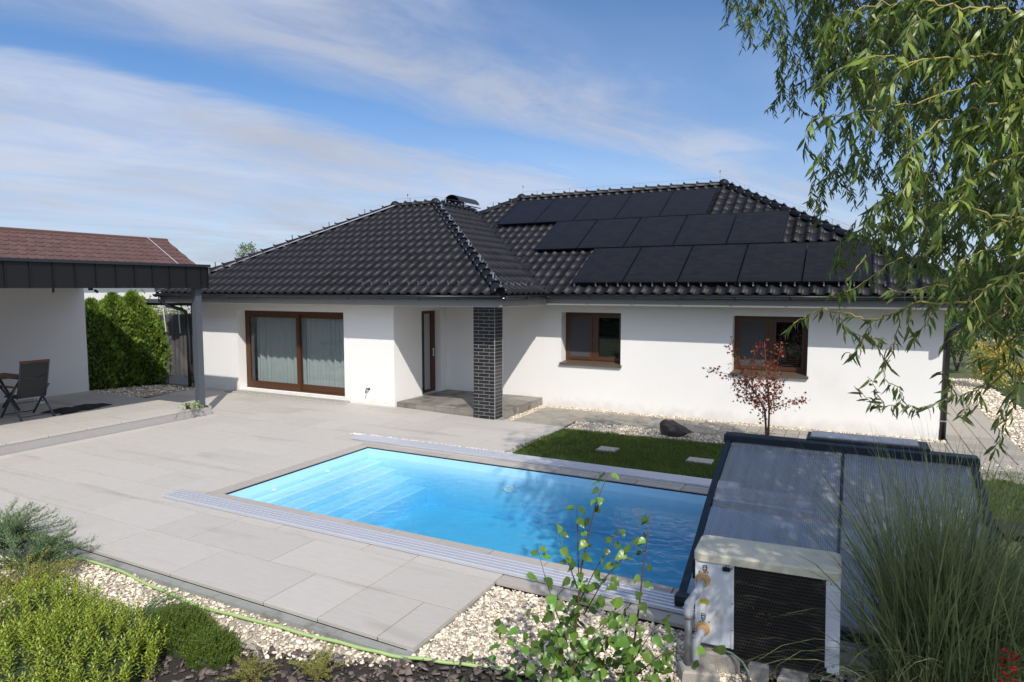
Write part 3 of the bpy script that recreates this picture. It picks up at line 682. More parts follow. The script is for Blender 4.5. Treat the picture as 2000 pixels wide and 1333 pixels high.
# ridge and hip caps with a clip at each joint
def cap_mesh():
    b = MB(); L_ = .40; k = 9; v = []
    for y, r, dz in ((0, .118, .014), (.05, .122, .014), (.06, .112, .008), (L_, .098, 0)):
        v += [(r * math.cos(math.pi * j / (k - 1)) * 1.05, y, r * .92 * math.sin(math.pi * j / (k - 1)) + dz - .03) for j in range(k)]
    f = [(r * k + j, r * k + j + 1, (r + 1) * k + j + 1, (r + 1) * k + j) for r in range(3) for j in range(k - 1)] + [tuple(range(k))]
    b.add(v, [tuple(reversed(x)) for x in f], 0)
    b.box(-.022, .022, -.012, .03, .085, .125, 1); b.box(-.118, -.095, -.01, .008, .0, .05, 1); b.box(.095, .118, -.01, .008, .0, .05, 1)
    return b.mesh('ridge_tile', [M['tile'], M['clip']], True)
cap_me = cap_mesh()
def ridge_line(a, b, sp=.36, cap_end=None):
    a = Vector(a); b = Vector(b); d = b - a; n_ = max(1, round(d.length / sp)); d.normalize()
    x = d.cross(Vector((0, 0, 1))).normalized(); z = x.cross(d); m = Matrix((x, d, z)).transposed().to_4x4()
    for i in range(n_):
        mm = m.copy(); mm.translation = a + (b - a) * (i / n_) + z * .035
        o = link('ridge_tile', cap_me, ro); o.matrix_local = Hinv @ mm
    wire = [a + (b - a) * (i / n_) + z * (.21 + .012 * (i % 2)) for i in range(0, n_ + 1)]
    wb = HM(); wb.tube(wire, .0025, 5)
    for i in range(1, n_, 3): wb.box(*[f_ for p in [a + (b - a) * ((i + .5) / n_) + z * .12] for f_ in (p.x - .012, p.x + .012, p.y - .012, p.y + .012, p.z - .06, p.z + .11)])
    wb.put('lightning_wire', M['silver'], ro)
# pale metal roll that shows under the left hip caps
for a_, b_ in (((XL + .05, YE - .06, ZE + .045), (BX + .08, AY - .12, ZE + S * (AY - YE) + .03)),):
    HM().beam(a_, b_, .05, .012, up=(0, -.5, .85)).put('hip_roll', M['alu'], ro)
ZA = ZE + S * (AY - YE); ZR = ZE + S * (RY - YM)
ridge_line((XE, YE, ZE + .03), (AX, AY, ZA)); ridge_line((XL, YE, ZE + .03), (BX, AY, ZA)); ridge_line((BX, AY, ZA), (AX, AY, ZA)); ridge_line((AX, AY, ZA), (AX + .02, 17.75, ZA))
ridge_line((XR, YM, ZE + .03), (RX1, RY, ZR)); ridge_line((RX0, RY, ZR), (RX1, RY, ZR)); ridge_line((JX, JY, ZE + S * (JY - YM)), (RX0, RY, ZR))
def knob(x, y, z):
    b = HM(); b.tube([(x, y, z - .05), (x, y, z + .06), (x, y, z + .12), (x, y, z + .15)], [.15, .14, .09, .02], 12); b.put('ridge_end', M['tile'], ro, True)
knob(AX, AY, ZA + .02); knob(BX, AY, ZA + .02); knob(RX1, RY, ZR + .02); knob(RX0, RY, ZR + .02); knob(XE - .12, YE + .12, ZE + .06)
# lightning rods
for x, y, z, h in ((BX + .45, AY, ZA, .42), (RX0 + .05, RY, ZR, .5), (RX1 - .1, RY, ZR, .5)):
    HM().tube([(x, y, z + .1), (x, y, z + h * .8)], .0025, 5).box(x - .010, x + .010, y - .010, y + .010, z + h * .8 - .05, z + h * .8).put('lightning_rod', M['flash'], ro)
# valley flashing
b = HM()
for w_, mdz in ((.17, .012),):
    a = Vector((XE, YM, ZE)); e = Vector((JX, JY, ZE + S * (JY - YM))); s_ = Vector((q, -q, 0)) * 0
    p1 = [(XE - w_, YM - 0, ZE + S * w_ + mdz), (XE, YM, ZE + mdz), (JX, JY, e.z + mdz), (JX - w_, JY, e.z + S * w_ + mdz)]
    p2 = [(XE, YM, ZE + mdz), (XE, YM + w_, ZE + S * w_ + mdz), (JX, JY + w_ * .6, e.z + S * w_ * .6 + mdz), (JX, JY, e.z + mdz)]
    b.add(p1, [(0, 1, 2, 3)]); b.add(p2, [(0, 1, 2, 3)])
b.put('valley_flashing', M['flash'], ro)
# snow guards: little galvanised stops above the eaves
sg = MB().box(-.012, .012, -.02, .10, -.01, .012).add([(-.012, .0, .012), (.012, .0, .012), (.012, .0, .075), (-.012, .0, .075), (-.012, .012, .012), (.012, .012, .012), (.012, .012, .075), (-.012, .012, .075)], [(0, 1, 2, 3), (7, 6, 5, 4), (0, 4, 5, 1), (1, 5, 6, 2), (2, 6, 7, 3), (3, 7, 4, 0)])
sg_me = sg.mesh('snow_guard', M['silver'])
def guards(x0, x1, y, zf, step, rot=0):
    x = x0
    while x < x1:
        if random.random() > .1:
            o = link('snow_guard', sg_me, ro); p = Vector((x, y, zf(x, y) + .05))
            o.matrix_local = Hinv @ Matrix.Translation(p) @ Matrix.Rotation(math.atan(S), 4, 'X')
        x += step
guards(-5.72, 1.8, YM + .22, zf_main, .25); guards(-9.65, -6.9, YE + .28, zf_front, .25)
for k in range(6):
    o = link('snow_guard', sg_me, ro); p = Vector((XE - .25, YE + .45 + k * .3, ZE + S * .25 + .05)); o.matrix_local = Hinv @ Matrix.Translation(p) @ Matrix.Rotation(math.pi / 2, 4, 'Z') @ Matrix.Rotation(math.atan(S), 4, 'X')
# gutters
def gutter(a, b, out):
    a = Vector(a); b = Vector(b); out = Vector(out); g = HM(); r = .062; k = 9; v = []
    for p in (a, b):
        for rr in (r, r - .006):
            v += [p + out * (rr * math.cos(math.pi + math.pi * j / (k - 1))) + Vector((0, 0, rr * math.sin(math.pi + math.pi * j / (k - 1)))) for j in range(k)]
    f = []
    for ring in (0, 1):
        f += [(ring * k + j, ring * k + j + 1, 2 * k + ring * k + j + 1, 2 * k + ring * k + j) for j in range(k - 1)]
    f += [(k - 1, 2 * k - 1, 4 * k - 1, 3 * k - 1), (0, k, 3 * k, 2 * k)] + [(j, j + 1, k + j + 1, k + j) for j in range(k - 1)] + [(2 * k + j, 2 * k + j + 1, 3 * k + j + 1, 3 * k + j) for j in range(k - 1)]
    g.add(v, f)
    g.tube([a + out * r, b + out * r], .009, 6)
    L_ = (b - a).length; d = (b - a).normalized(); n_ = max(1, int(L_ / .9))
    for i in range(n_ + 1):
        p = a + d * (.05 + (L_ - .1) * i / n_)
        ring = [p + out * ((r + .004) * math.cos(t)) + Vector((0, 0, (r + .004) * math.sin(t))) for t in [math.pi + math.pi * j / 8 for j in range(9)]]
        for q0, q1 in zip(ring, ring[1:]): g.beam(q0, q1, .022, .004, up=d)
    g.put('gutter', M['gutter'], None, True)
GZ = 2.585
gutter((XL - .02, YE - .045, GZ), (XE + .06, YE - .045, GZ), (0, -1, 0))
gutter((XE + .048, YE + .02, GZ), (XE + .048, YM - .11, GZ), (1, 0, 0))
gutter((XE + .0, YM - .045, GZ), (XR + .03, YM - .045, GZ), (0, -1, 0))
gutter((XR + .048, YM + .02, GZ), (XR + .048, 23.6, GZ), (1, 0, 0))
HM().box(XL - .06, XE, YE - .0, YE + .05, 2.56, 2.615).box(XE - .045, XE + .004, YE + .05, YM, 2.56, 2.615).box(XE + .004, XR, YM, YM + .05, 2.56, 2.615).put('drip_edge', M['flash'])
b = HM(); b.tube([(XL + .2, YE - .05, 2.53), (XL + .2, YE - .05, 2.42), (XL + .3, YE + .06, 2.3), (-15.98, 11.6, 2.18), (-15.97, 11.72, 2.12), (-15.97, 11.78, 2.0), (-15.97, 11.78, .0)], .045, 10)
b.put('downpipe', M['gutter'], None, True)
b = HM(); b.tube([(1.95, YM - .05, 2.53), (1.95, YM - .05, 2.38), (1.90, YM + .06, 2.27), (1.68, 13.98, 2.02), (1.60, 14.10, 1.95), (1.57, 14.14, 1.80), (1.57, 14.15, 0.0)], .052, 12)
dp = b.put('downpipe', M['gutter'], None, True)
b = HM()
for z in (1.72, 1.22, .72, .32): b.tube([(1.57, 14.15, z), (1.57, 14.15, z + .018)], .058, 12)
b.put('pipe_clamp', M['silver'], dp)
# chimney cap: arched sheet on posts
ch = HM(); ch.box(-12.05, -11.55, 18.9, 19.5, 4.6, 5.36); cho = ch.put('chimney', M['flash'], ro)
b = HM(); k = 12; v = []
for yy in (18.45, 19.75):
    for r in (.33, .315): v += [(-11.75 + r * math.cos(math.pi * (1.08 - .98 * j / (k - 1))), yy, 5.47 + r * .98 * math.sin(math.pi * (1.08 - .98 * j / (k - 1)))) for j in range(k)]
f = [(j, j + 1, 2 * k + j + 1, 2 * k + j) for j in range(k - 1)] + [(k + j + 1, k + j, 3 * k + j, 3 * k + j + 1) for j in range(k - 1)] + [(j, j + 1, k + j + 1, k + j) for j in range(k - 1)]
b.add(v, f); b.beam((-11.43, 18.42, 5.47), (-11.43, 19.78, 5.47), .03); b.put('chimney_cap', M['flash'], ro, False)
HM().box(-11.44, -11.42, 18.6, 18.62, 5.3, 5.47).box(-11.44, -11.42, 19.4, 19.42, 5.3, 5.47).box(-12.07, -12.05, 18.6, 18.62, 5.3, 5.47).put('cap_post', M['silver'], ro)

# ---- windows
def window(x0, x1, z0, z1, yf, sillx0):
    fr = HM(); t = .07
    yb = yf + .07
    fr.box(x0, x1, yf, yb, z1 - t, z1); fr.box(x0, x1, yf, yb, z0, z0 + t); fr.box(x0, x0 + t, yf, yb, z0 + t, z1 - t); fr.box(x1 - t, x1, yf, yb, z0 + t, z1 - t)
    xm = (x0 + x1) / 2; fr.box(xm - .045, xm + .045, yf, yb, z0 + t, z1 - t)
    f = fr.put('window', M['wood'])
    for i, (a, c) in enumerate(((x0 + t, xm - .045), (xm + .045, x1 - t))):
        b = HM(); s_ = .055; y0 = yf - .012
        b.box(a, c, y0, yf + .05, z1 - t - s_, z1 - t - .002); b.box(a, c, y0, yf + .05, z0 + t + .002, z0 + t + s_ + .02); b.box(a + .002, a + s_, y0, yf + .05, z0 + t + s_ + .02, z1 - t - s_); b.box(c - s_, c - .002, y0, yf + .05, z0 + t + s_ + .02, z1 - t - s_)
        b.put('sash', M['wood'], f)
        HM().box(a + s_, c - s_, yf + .015, yf + .022, z0 + t + s_ + .02, z1 - t - s_).put('pane', M['glass'], f)
        zz = z0 + t + .1
        bl = HM()
        while zz < z1 - t - .06:
            bl.add([(a + s_, yf + .06, zz), (c - s_, yf + .06, zz), (c - s_, yf + .078, zz + .016), (a + s_, yf + .078, zz + .016)], [(0, 1, 2, 3)])
            zz += .024 if i == 0 else .040
        for xx in (a + s_ + .09, c - s_ - .09): bl.box(xx - .003, xx + .003, yf + .055, yf + .058, z0 + t + .06, z1 - t - .05)
        bl.put('blind', M['blind'] if i == 0 else M['screen'], f)
        if i == 0: HM().box(a + s_ - .01, c - s_ + .01, yf - .004, yf + .002, z0 + t + s_ + .01, z1 - t - s_ + .01).put('insect_screen', M['screen_mesh'], f)
    b = HM(); b.add([(sillx0 - .02, yf + .0, z0 + .045), (x1 + .03, yf + .0, z0 + .045), (x1 + .03, 13.985, z0 + .012), (sillx0 - .02, 13.985, z0 + .012), (sillx0 - .02, yf, z0 + .01), (x1 + .03, yf, z0 + .01), (x1 + .03, 13.985, z0 - .035), (sillx0 - .02, 13.985, z0 - .035)], [(0, 3, 2, 1), (4, 5, 6, 7), (3, 7, 6, 2), (0, 4, 7, 3), (1, 2, 6, 5)])
    b.put('sill', M['sill'], f)
    return f
m, nt, g_ = glassmat('screen_mesh', (.38, .39, .40), boost=0)
N = nt.nodes; L = nt.links; d_ = N.new('ShaderNodeBsdfDiffuse'); d_.inputs[0].default_value = (.16, .165, .17, 1)
mx = [n for n in N if n.type == 'MIX_SHADER'][0]; mx.inputs[0].default_value = .45
for l in list(L):
    if l.to_node == mx and l.to_socket == mx.inputs[0]: L.remove(l)
L.new(d_.outputs[0], mx.inputs[2]); M['screen_mesh'] = m
window(W1[0], W1[1], W1[2] + .03, W1[3], 14.32, W1[0]); window(W2[0], W2[1], W2[2] + .03, W2[3], 14.31, W2[0])
# ---- sliding door with curtains
yd = 12.13
x0, x1, z0, z1 = DO
fr = HM(); fr.box(x0, x1, yd, yd + .12, z1 - .08, z1); fr.box(x0, x1, yd, yd + .12, z0, z0 + .05); fr.box(x0, x0 + .07, yd, yd + .12, z0 + .05, z1 - .08); fr.box(x1 - .07, x1, yd, yd + .12, z0 + .05, z1 - .08)
sd = fr.put('sliding_door', M['wood'])
for a, c, y in ((x0 + .07, -12.24, yd - .01), (-12.36, x1 - .07, yd + .045)):
    b = HM(); b.box(a, c, y, y + .05, z1 - .18, z1 - .081); b.box(a, c, y, y + .05, z0 + .051, z0 + .21); b.box(a, a + .10, y, y + .05, z0 + .21, z1 - .18); b.box(c - .10, c, y, y + .05, z0 + .21, z1 - .18)
    b.put('sash', M['wood'], sd)
    HM().box(a + .10, c - .10, y + .02, y + .027, z0 + .21, z1 - .18).put('pane', M['glass'], sd)
HM().box(x0 + .02, x1, yd - .02, yd - .002, z0 - .02, z0 + .015).put('threshold', M['white_plastic'], sd)
for (a, c, ph) in ((x0 + .12, -12.28, 0), (-12.3, x1 - .05, 2.1)):
    b = HM(); n_ = 150; v = []
    for i in range(n_ + 1):
        t_ = i / n_; x = a + (c - a) * t_; u = t_ * 46
        y = yd + .27 + .045 * math.sin(u * 1.0 + ph) * (.6 + .4 * math.sin(u * .23 + ph)) + .02 * math.sin(u * 2.7)
        v += [(x, y, .08), (x, y + .012 * math.sin(u * .7), z1 - .02)]
    b.add(v, [(2 * i, 2 * i + 2, 2 * i + 3, 2 * i + 1) for i in range(n_)]); b.put('curtain', M['curtain'], sd, True)
# step with rough granite edge stones
stp = HM().box(-14.25, -10.42, 11.70, 12.125, -.05, .098).put('door_step', M['stone_step'])
xx = -14.42; i = 0
while xx < -10.40:
    w_ = random.uniform(.15, .2)
    v, fcs = stones([(xx + w_ / 2, 11.665, .045)], 1.0, 1, True)
    b = HM(); h_ = random.uniform(.085, .10); yy = random.uniform(11.60, 11.625)
    b.cbox(xx + .006, xx + w_ - .006, yy, 11.695, -.05, h_, .014); b.put('edge_stone', M['stone_step'], stp); xx += w_
# ---- front door in the porch side wall
b = HM(); b.box(-9.36, -9.29, 12.97, 13.77, .17, .23); b.box(-9.36, -9.29, 12.97, 13.77, 2.12, 2.195); b.box(-9.36, -9.29, 12.97, 13.04, .23, 2.12); b.box(-9.36, -9.29, 13.60, 13.77, .23, 2.12)
fd = b.put('front_door', M['wood'])
HM().box(-9.345, -9.33, 13.04, 13.36, .23, 2.12).put('door_pane', M['dark_glass'], fd)
HM().box(-9.345, -9.325, 13.36, 13.60, .23, 2.12).put('pale_pane', M['pale_strip'], fd)  # pale opaque strip between the dark pane and the frame
HM().tube([(-9.26, 13.66, 1.05), (-9.26, 13.66, 1.25)], .012, 6).box(-9.29, -9.26, 13.65, 13.67, 1.07, 1.09).box(-9.29, -9.26, 13.65, 13.67, 1.21, 1.23).put('handle', M['silver'], fd)
# ---- porch platform, tiled
po = HM().box(-9.118, -7.052, 11.965, 14.04, -.1, .145).box(-7.052, -6.445, 12.27, 14.04, -.1, .145).put('porch', M['mortar'])
tx = [-9.118, -8.60, -8.09, -7.57, -7.055, -6.43]; ty = [11.95, 12.45, 12.95, 13.45, 14.042]
for a, c in zip(tx, tx[1:]):
    for d_, e in zip(ty, ty[1:]):
        if a > -7.1 and d_ < 12.0: 
            pieces = [(-7.055, c, 12.265, e)]
        else: pieces = [(a, c, d_, e)]
        for (p0, p1, q0, q1) in pieces:
            if p1 - p0 < .03: continue
            HM().cbox(p0 + .003, p1 - .003, q0 + .003, q1 - .003, .145, .167, .003).put('porch_tile', M['porchtile'], po)
for a, c in zip(tx, tx[1:]):
    if a > -7.1: continue
    HM().box(a + .003, c - .003, 11.948, 11.964, -.02, .140).put('porch_tile', M['porchtile'], po)
for d_, e in zip([12.27, 12.5, 12.8, 13.1, 13.4, 13.75], [12.5, 12.8, 13.1, 13.4, 13.75, 14.04]):
    HM().box(-6.444, -6.428, d_ + .003, e - .003, -.02, .140).put('porch_tile', M['porchtile'], po)
HM().box(-6.535, -6.43, 12.262, 12.2695, -.02, .140).put('porch_tile', M['porchtile'], po)
# ---- brick column
cx0, cx1, cy0, cy1 = -7.05, -6.54, 11.886, 12.26
bc_ = HM().box(cx0 + .004, cx1 - .004, cy0 + .004, cy1 - .004, -.1, 2.384).put('brick_column', M['mortar'])
bm_ = {}
def brick(dx_, dy_, p):
    k = (round(dx_, 3), round(dy_, 3))
    if k not in bm_: bm_[k] = MB().box(-dx_ / 2, dx_ / 2, -dy_ / 2, dy_ / 2, -.0314, .0314).mesh('brick', M['brick'])
    o = link('brick', bm_[k], bc_); o.location = Vector(p) - HO
nc = 32; cz = 2.384 / nc; jt = .012
for r in range(nc):
    z = r * cz + cz / 2
    lx = cx1 - cx0; ly = cy1 - cy0; mid_y = (cy0 + cy1) / 2; mid_x = (cx0 + cx1) / 2
    segx = [(0, lx / 2), (lx / 2, lx)] if r % 2 else [(0, lx / 4), (lx / 4, 3 * lx / 4), (3 * lx / 4, lx)]
    segy = [(0, ly * .62), (ly * .62, ly)] if r % 2 else [(0, ly * .3), (ly * .3, ly)]
    for a, c in segx:
        for yy in ((cy0 + .012,) if r % 1 == 0 else ()):
            brick(c - a - jt, .024, (cx0 + (a + c) / 2, cy0 + .011, z))
        brick(c - a - jt, .024, (cx0 + (a + c) / 2, cy1 - .011, z))
    for a, c in segy:
        a2 = a + (.026 if a == 0 else 0); c2 = c - (.026 if c == ly else 0)
        for xx in (cx0 + .011, cx1 - .011): brick(.024, c2 - a2 - jt * .6, (xx, cy0 + (a2 + c2) / 2, z))
# ---- garden tap on the wall
b = HM(); b.tube([(-9.85, 11.88, .42), (-9.85, 11.80, .42), (-9.85, 11.76, .40), (-9.85, 11.755, .34)], .012, 8).box(-9.89, -9.81, 11.795, 11.815, .435, .447).disc((-9.85, 11.878, .42), (0, -1, 0), .03).put('tap', M['flash'])

# ================================================================== solar panels
names = [['top', 'left end of the top row, next to the hip', 'second from left in the top row', 'middle of the top row', 'second from right in the top row', 'right end of the top row, below the ridge end'],
         ['middle', 'left end of the middle row', 'second from left in the middle row', 'centre of the middle row', 'second from right in the middle row', 'right end of the middle row'],
         ['bottom', 'left end of the bottom row, above the gutter', 'second from left in the bottom row above the gutter', 'centre of the bottom row above the gutter', 'second from right in the bottom row above the gutter', 'right end of the bottom row, behind willow leaves']]
first = None
for ri, (px0, pw, n_, y0, y1) in enumerate(PR):
    for i in range(n_):
        if first is None:
            sp = empty('solar_panel'); Ls = (y1 - y0) * math.sqrt(1 + S * S); w_ = pw - .018
            MB().box(0, w_, 0, .018, 0, .035).box(0, w_, Ls - .018, Ls, 0, .035).box(0, .018, .018, Ls - .018, 0, .035).box(w_ - .018, w_, .018, Ls - .018, 0, .035).build('frame', M['panelframe'], sp)
            MB().box(.018, w_ - .018, .018, Ls - .018, .004, .031).build('cell_sheet', M['cells'], sp)
            MB().box(.1, w_ - .1, .25, .29, -.06, -.001).box(.1, w_ - .1, Ls - .29, Ls - .25, -.06, -.001).build('mounting_rail', M['silver'], sp)
            first = sp
        else: sp = copy_tree(first)
        sp.location = (px0 + i * pw + .009, y0, zf_main(0, y0) + .115); sp.rotation_euler = (math.atan(S), 0, 0)
        tag(sp, 'black solar panel at the ' + names[ri][i + 1] if i in (0, 2, 4) else 'black solar panel, ' + names[ri][i + 1], 'solar panel', 'solar panels on the house roof')

# ================================================================== swimming pool
pool = tag(empty('swimming_pool', (-3.2, 7.37, 0)), 'light blue swimming pool with full width steps, set in the stone terrace', 'pool')
PO = Vector((-3.2, 7.37, 0))
class PM(MB):
    def put(s, name, mats, parent=None, smooth=False):
        s.v = [(x + 3.2, y - 7.37, z) for x, y, z in s.v]
        return s.build(name, mats, parent or pool, smooth)
PD = -.82
b = PM()
b.add([(PX0, PY0, PD), (PX1, PY0, PD), (PX1, PY1, PD), (PX0, PY1, PD)], [(0, 1, 2, 3)]); b.put('pool_floor', M['liner_floor'])
b = PM()
for (ax, ay, bx, by) in ((PX0, PY0, PX1, PY0), (PX1, PY0, PX1, PY1), (PX1, PY1, PX0, PY1), (PX0, PY1, PX0, PY0)):
    b.add([(ax, ay, PD), (bx, by, PD), (bx, by, -.018), (ax, ay, -.018)], [(3, 2, 1, 0)])
b.put('liner', M['liner'])
b = PM()
for (x0, x1, y0, y1) in ((PX0 - .004, PX1, PY0 - .01, PY0), (PX0 - .004, PX1, PY1, PY1 + .01), (PX0 - .012, PX0, PY0, PY1)): b.box(x0, x1, y0, y1, -.03, -.012)
b.put('edge_seal', M['flash'])
for i, (w_, z) in enumerate(((.31, -.212), (.31, -.31), (.31, -.415), (.29, -.54))):
    x0 = PX0 + sum((.31, .31, .31, .29)[:i])
    PM().cbox(x0 + .002, x0 + w_, PY0 + .004, PY1 - .004, PD, z, .015).put('pool_step', M['liner'])
def coping(x0, x1, y0, y1):
    o = laid_slab(pool, x0, x1, y0, y1, lambda x, y: .002, th=.035, m='coping', name='coping_stone')
cxs = [-7.59, -7.06, -6.43, -5.77, -5.16, -4.53, -3.89, -3.25, -2.62, -1.98, -1.35, -.7, -.07, .56, 1.15]
for a, c in zip(cxs, cxs[1:]):
    coping(a, c, 5.705, 5.886); coping(a, c, 8.855, 9.05)
ys_ = [5.886, 6.48, 7.07, 7.66, 8.26, 8.855]
for a, c in zip(ys_, ys_[1:]): coping(-7.60, -7.397, a, c); coping(.955, 1.15, a, c)
def ring(c, nrm, r, name, m=M['white_plastic']):
    nrm = Vector(nrm); b = PM(); c = Vector(c)
    side = Vector((0, 0, 1)).cross(nrm); k = 24       # wide flat ovals, set flush in the wall
    v = []
    for rr_, d_ in ((1.0, .002), (.94, .014), (.72, .014), (.66, .006), (.0, .010)):
        v += [c + nrm * d_ + side * (r * rr_ * math.cos(6.2832 * j / k)) + Vector((0, 0, r * .52 * rr_ * math.sin(6.2832 * j / k))) for j in range(k)]
    b.add(v, [(i * k + j, i * k + (j + 1) % k, (i + 1) * k + (j + 1) % k, (i + 1) * k + j) for i in range(4) for j in range(k)]); b.put(name, m, None, False)
ring((-4.62, PY1, -.36), (0, -1, 0), .10, 'pool_light'); ring((-2.55, PY1, -.40), (0, -1, 0), .10, 'pool_light')
for y in (6.75, 7.85): ring((PX0, y, -.185), (1, 0, 0), .045, 'inlet')
ring((PX0, 7.3, -.17), (1, 0, 0), .02, 'inlet')
wt = MB().box(PX0 + .003, PX1 - .003, PY0 + .003, PY1 - .003, PD - .05, -.150).build('water', M['water']); wt['kind'] = 'structure'

# ---- aluminium rails of the enclosure, five ribs each
def rail(x0, x1, y0, y1, label):
    rt = tag(empty('rail_track', ((x0 + x1) / 2, (y0 + y1) / 2, 0)), label, 'rail', 'aluminium rails along the pool')
    hx, hy = (x1 - x0) / 2, (y1 - y0) / 2
    MB().box(-hx, hx, -hy, hy, .006, .014).build('base_plate', M['alu'], rt)
    n_ = 5
    for i in range(n_):
        y = -hy + (2 * hy) * (i + .5) / n_; w_ = hy / n_
        MB().cbox(-hx, hx, y - w_ * .62, y + w_ * .62, .015, .036, .006).build('rib', M['alu'], rt)
    MB().box(-hx, -hx + .003, -hy, hy, .0145, .034).build('end_cap', M['alu'], rt)
rail(-7.97, 1.9, 5.405, 5.70, 'long aluminium rail along the terrace side of the pool')
rail(-7.99, 1.3, 9.135, 9.47, 'long aluminium rail along the lawn side of the pool')

# ---- the telescopic enclosure
EN = tag(empty('pool_enclosure', (0, 7.4, 0)), 'curved polycarbonate pool enclosure with dark blue frame, pushed behind the heat pump', 'pool enclosure')
prof_ = [(5.55, .05), (5.66, .10), (5.95, .215), (6.28, .345), (6.62, .50), (6.95, .635), (7.28, .755), (7.60, .855), (7.86, .918), (7.98, .945)]
back_ = [(8.10, .945), (8.45, .86), (8.80, .66), (9.08, .38), (9.28, .06)]
EX0, EX1 = -1.25, 1.19
def put(b, name, m, smooth=False, parent=None): 
    b.v = [(x, y - 7.4, z) for x, y, z in b.v]; return b.build(name, M[m], parent or EN, smooth)
def rib(x, w_=.05, name='arch_rib', lift=.02):
    b = MB()
    pts = [(x, y, z + lift) for y, z in prof_ + back_]
    for p, q_ in zip(pts, pts[1:]): b.beam(p, q_, w_, .055, up=(1, 0, 0)) if False else b.beam(p, q_, .055, w_, up=(1, 0, 0))
    return put(b, name, 'frame_blue')
for x in (EX0 + .03, EX1 - .03): rib(x, .055)
rib(-.02, .018, 'joint_strip', .0)
fine = []
for k in range(len(prof_) - 1):
    for t_ in (0, .5): fine.append((prof_[k][0] + (prof_[k + 1][0] - prof_[k][0]) * t_, prof_[k][1] + (prof_[k + 1][1] - prof_[k][1]) * t_ + (.006 if t_ else 0)))
fine.append(prof_[-1])
for a, c in ((EX0 + .07, -.035), (-.005, EX1 - .07)):
    b = MB(); v = []
    for y, z in fine: v += [(a, y, z + .012), (c, y, z + .012)]
    b.add(v, [(2 * i, 2 * i + 1, 2 * i + 3, 2 * i + 2) for i in range(len(fine) - 1)]); put(b, 'polycarbonate_panel', 'poly', True)
    b = MB(); v = []
    for y, z in back_: v += [(a, y, z + .012), (c, y, z + .012)]
    b.add(v, [(2 * i, 2 * i + 1, 2 * i + 3, 2 * i + 2) for i in range(len(back_) - 1)]); put(b, 'polycarbonate_panel', 'poly', True)
b = MB(); b.cbox(EX0 - .03, EX1 + .02, 7.93, 8.10, .935, 1.035, .01); put(b, 'ridge_beam', 'frame_blue')
b = MB(); b.box(EX0 + .05, EX1 - .05, 6.76, 6.88, .525, .565); put(b, 'purlin', 'frame_blue')
b = MB(); b.box(EX0 + .05, EX1 - .05, 8.55, 8.61, .70, .75); put(b, 'purlin', 'frame_blue')
b = MB(); b.cbox(EX0 - .01, EX1 + .01, 5.49, 5.57, .04, .125, .01); put(b, 'base_rail', 'frame_blue')
b = MB(); b.cbox(EX0 - .02, EX1 + .02, 9.24, 9.33, .04, .13, .01); put(b, 'base_rail', 'frame_blue')
b = MB(); b.cbox(-.40, .80, 8.06, 8.42, 1.036, 1.06, .01); lid = put(b, 'vent_lid', 'frame_blue')
b = MB(); b.cbox(-.36, .70, 8.12, 8.38, 1.061, 1.085, .01); put(b, 'lid_sheet', 'lid_light', False, lid)
for x in (EX0 + .03, EX1 - .03):
    b = MB(); b.box(x - .03, x + .03, 5.46, 5.60, .037, .05); put(b, 'skid', 'frame_blue')

# ================================================================== heat pump
HP = tag(empty('heat_pump', (-.94, 4.8, .13)), 'white pool heat pump with yellowed lid, black grille and grey pipes', 'heat pump')
HP.rotation_euler = (0, R(-1.2), R(2))
w_, d_, h_ = .955, .36, .635
MB().box(0, w_, .015, d_, .0, h_).build('housing', M['hp_white'], HP)
MB().box(-.002, .015, .0, .3, 0, h_ - .01).box(.0, .255, -.003, .014, 0, h_ - .01).build('side_panel', M['hp_white'], HP)
MB().cbox(.255, .272, -.009, .012, -.0, h_ - .01, .002).build('edge_strip', M['hp_white'], HP)
MB().cbox(.882, w_ + .004, -.008, .3, -.03, h_ - .01, .004).box(.870, .882, -.004, .012, -.0, h_ - .02).build('corner_post', M['hp_white'], HP)
b = MB(); c = .045
lo = [(-.012, -.02), (w_ + .014, -.02), (w_ + .014, d_ + .012), (-.012, d_ + .012)]
def rr(x0, x1, y0, y1, r, n_=4):
    o = []
    for cx, cy, a0 in ((x1 - r, y1 - r, 0), (x0 + r, y1 - r, 90), (x0 + r, y0 + r, 180), (x1 - r, y0 + r, 270)):
        o += [(cx + r * math.cos(R(a0 + 90 * i / n_)), cy + r * math.sin(R(a0 + 90 * i / n_))) for i in range(n_ + 1)]
    return o
r0 = rr(-.012, w_ + .014, -.02, d_ + .012, .05); r1 = rr(-.007, w_ + .009, -.015, d_ + .007, .05); r2 = rr(.006, w_ - .004, -.002, d_ - .006, .05); k = len(r0)
v = [(x, y, h_ - .008) for x, y in r0] + [(x, y, h_ + .044) for x, y in r0] + [(x, y, h_ + .052) for x, y in r1] + [(x, y, h_ + .057) for x, y in r2]
f = [(r_ * k + j, r_ * k + (j + 1) % k, (r_ + 1) * k + (j + 1) % k, (r_ + 1) * k + j) for r_ in range(3) for j in range(k)] + [tuple(3 * k + j for j in range(k)), tuple(reversed(range(k)))]
b.add(v, f).build('lid', M['hp_lid'], HP)
MB().box(.262, .874, .004, .0145, -.05, h_ - .012).build('coil', M['black_plastic'], HP)
gr = MB(); gx0, gx1, gz0, gz1 = .274, .868, -.05, h_ - .015
nr = 27
for i in range(nr + 1):
    z = gz0 + (gz1 - gz0) * i / nr; gr.box(gx0, gx1, -.008, -.001, z - .0028, z + .0028)
ncol = 30
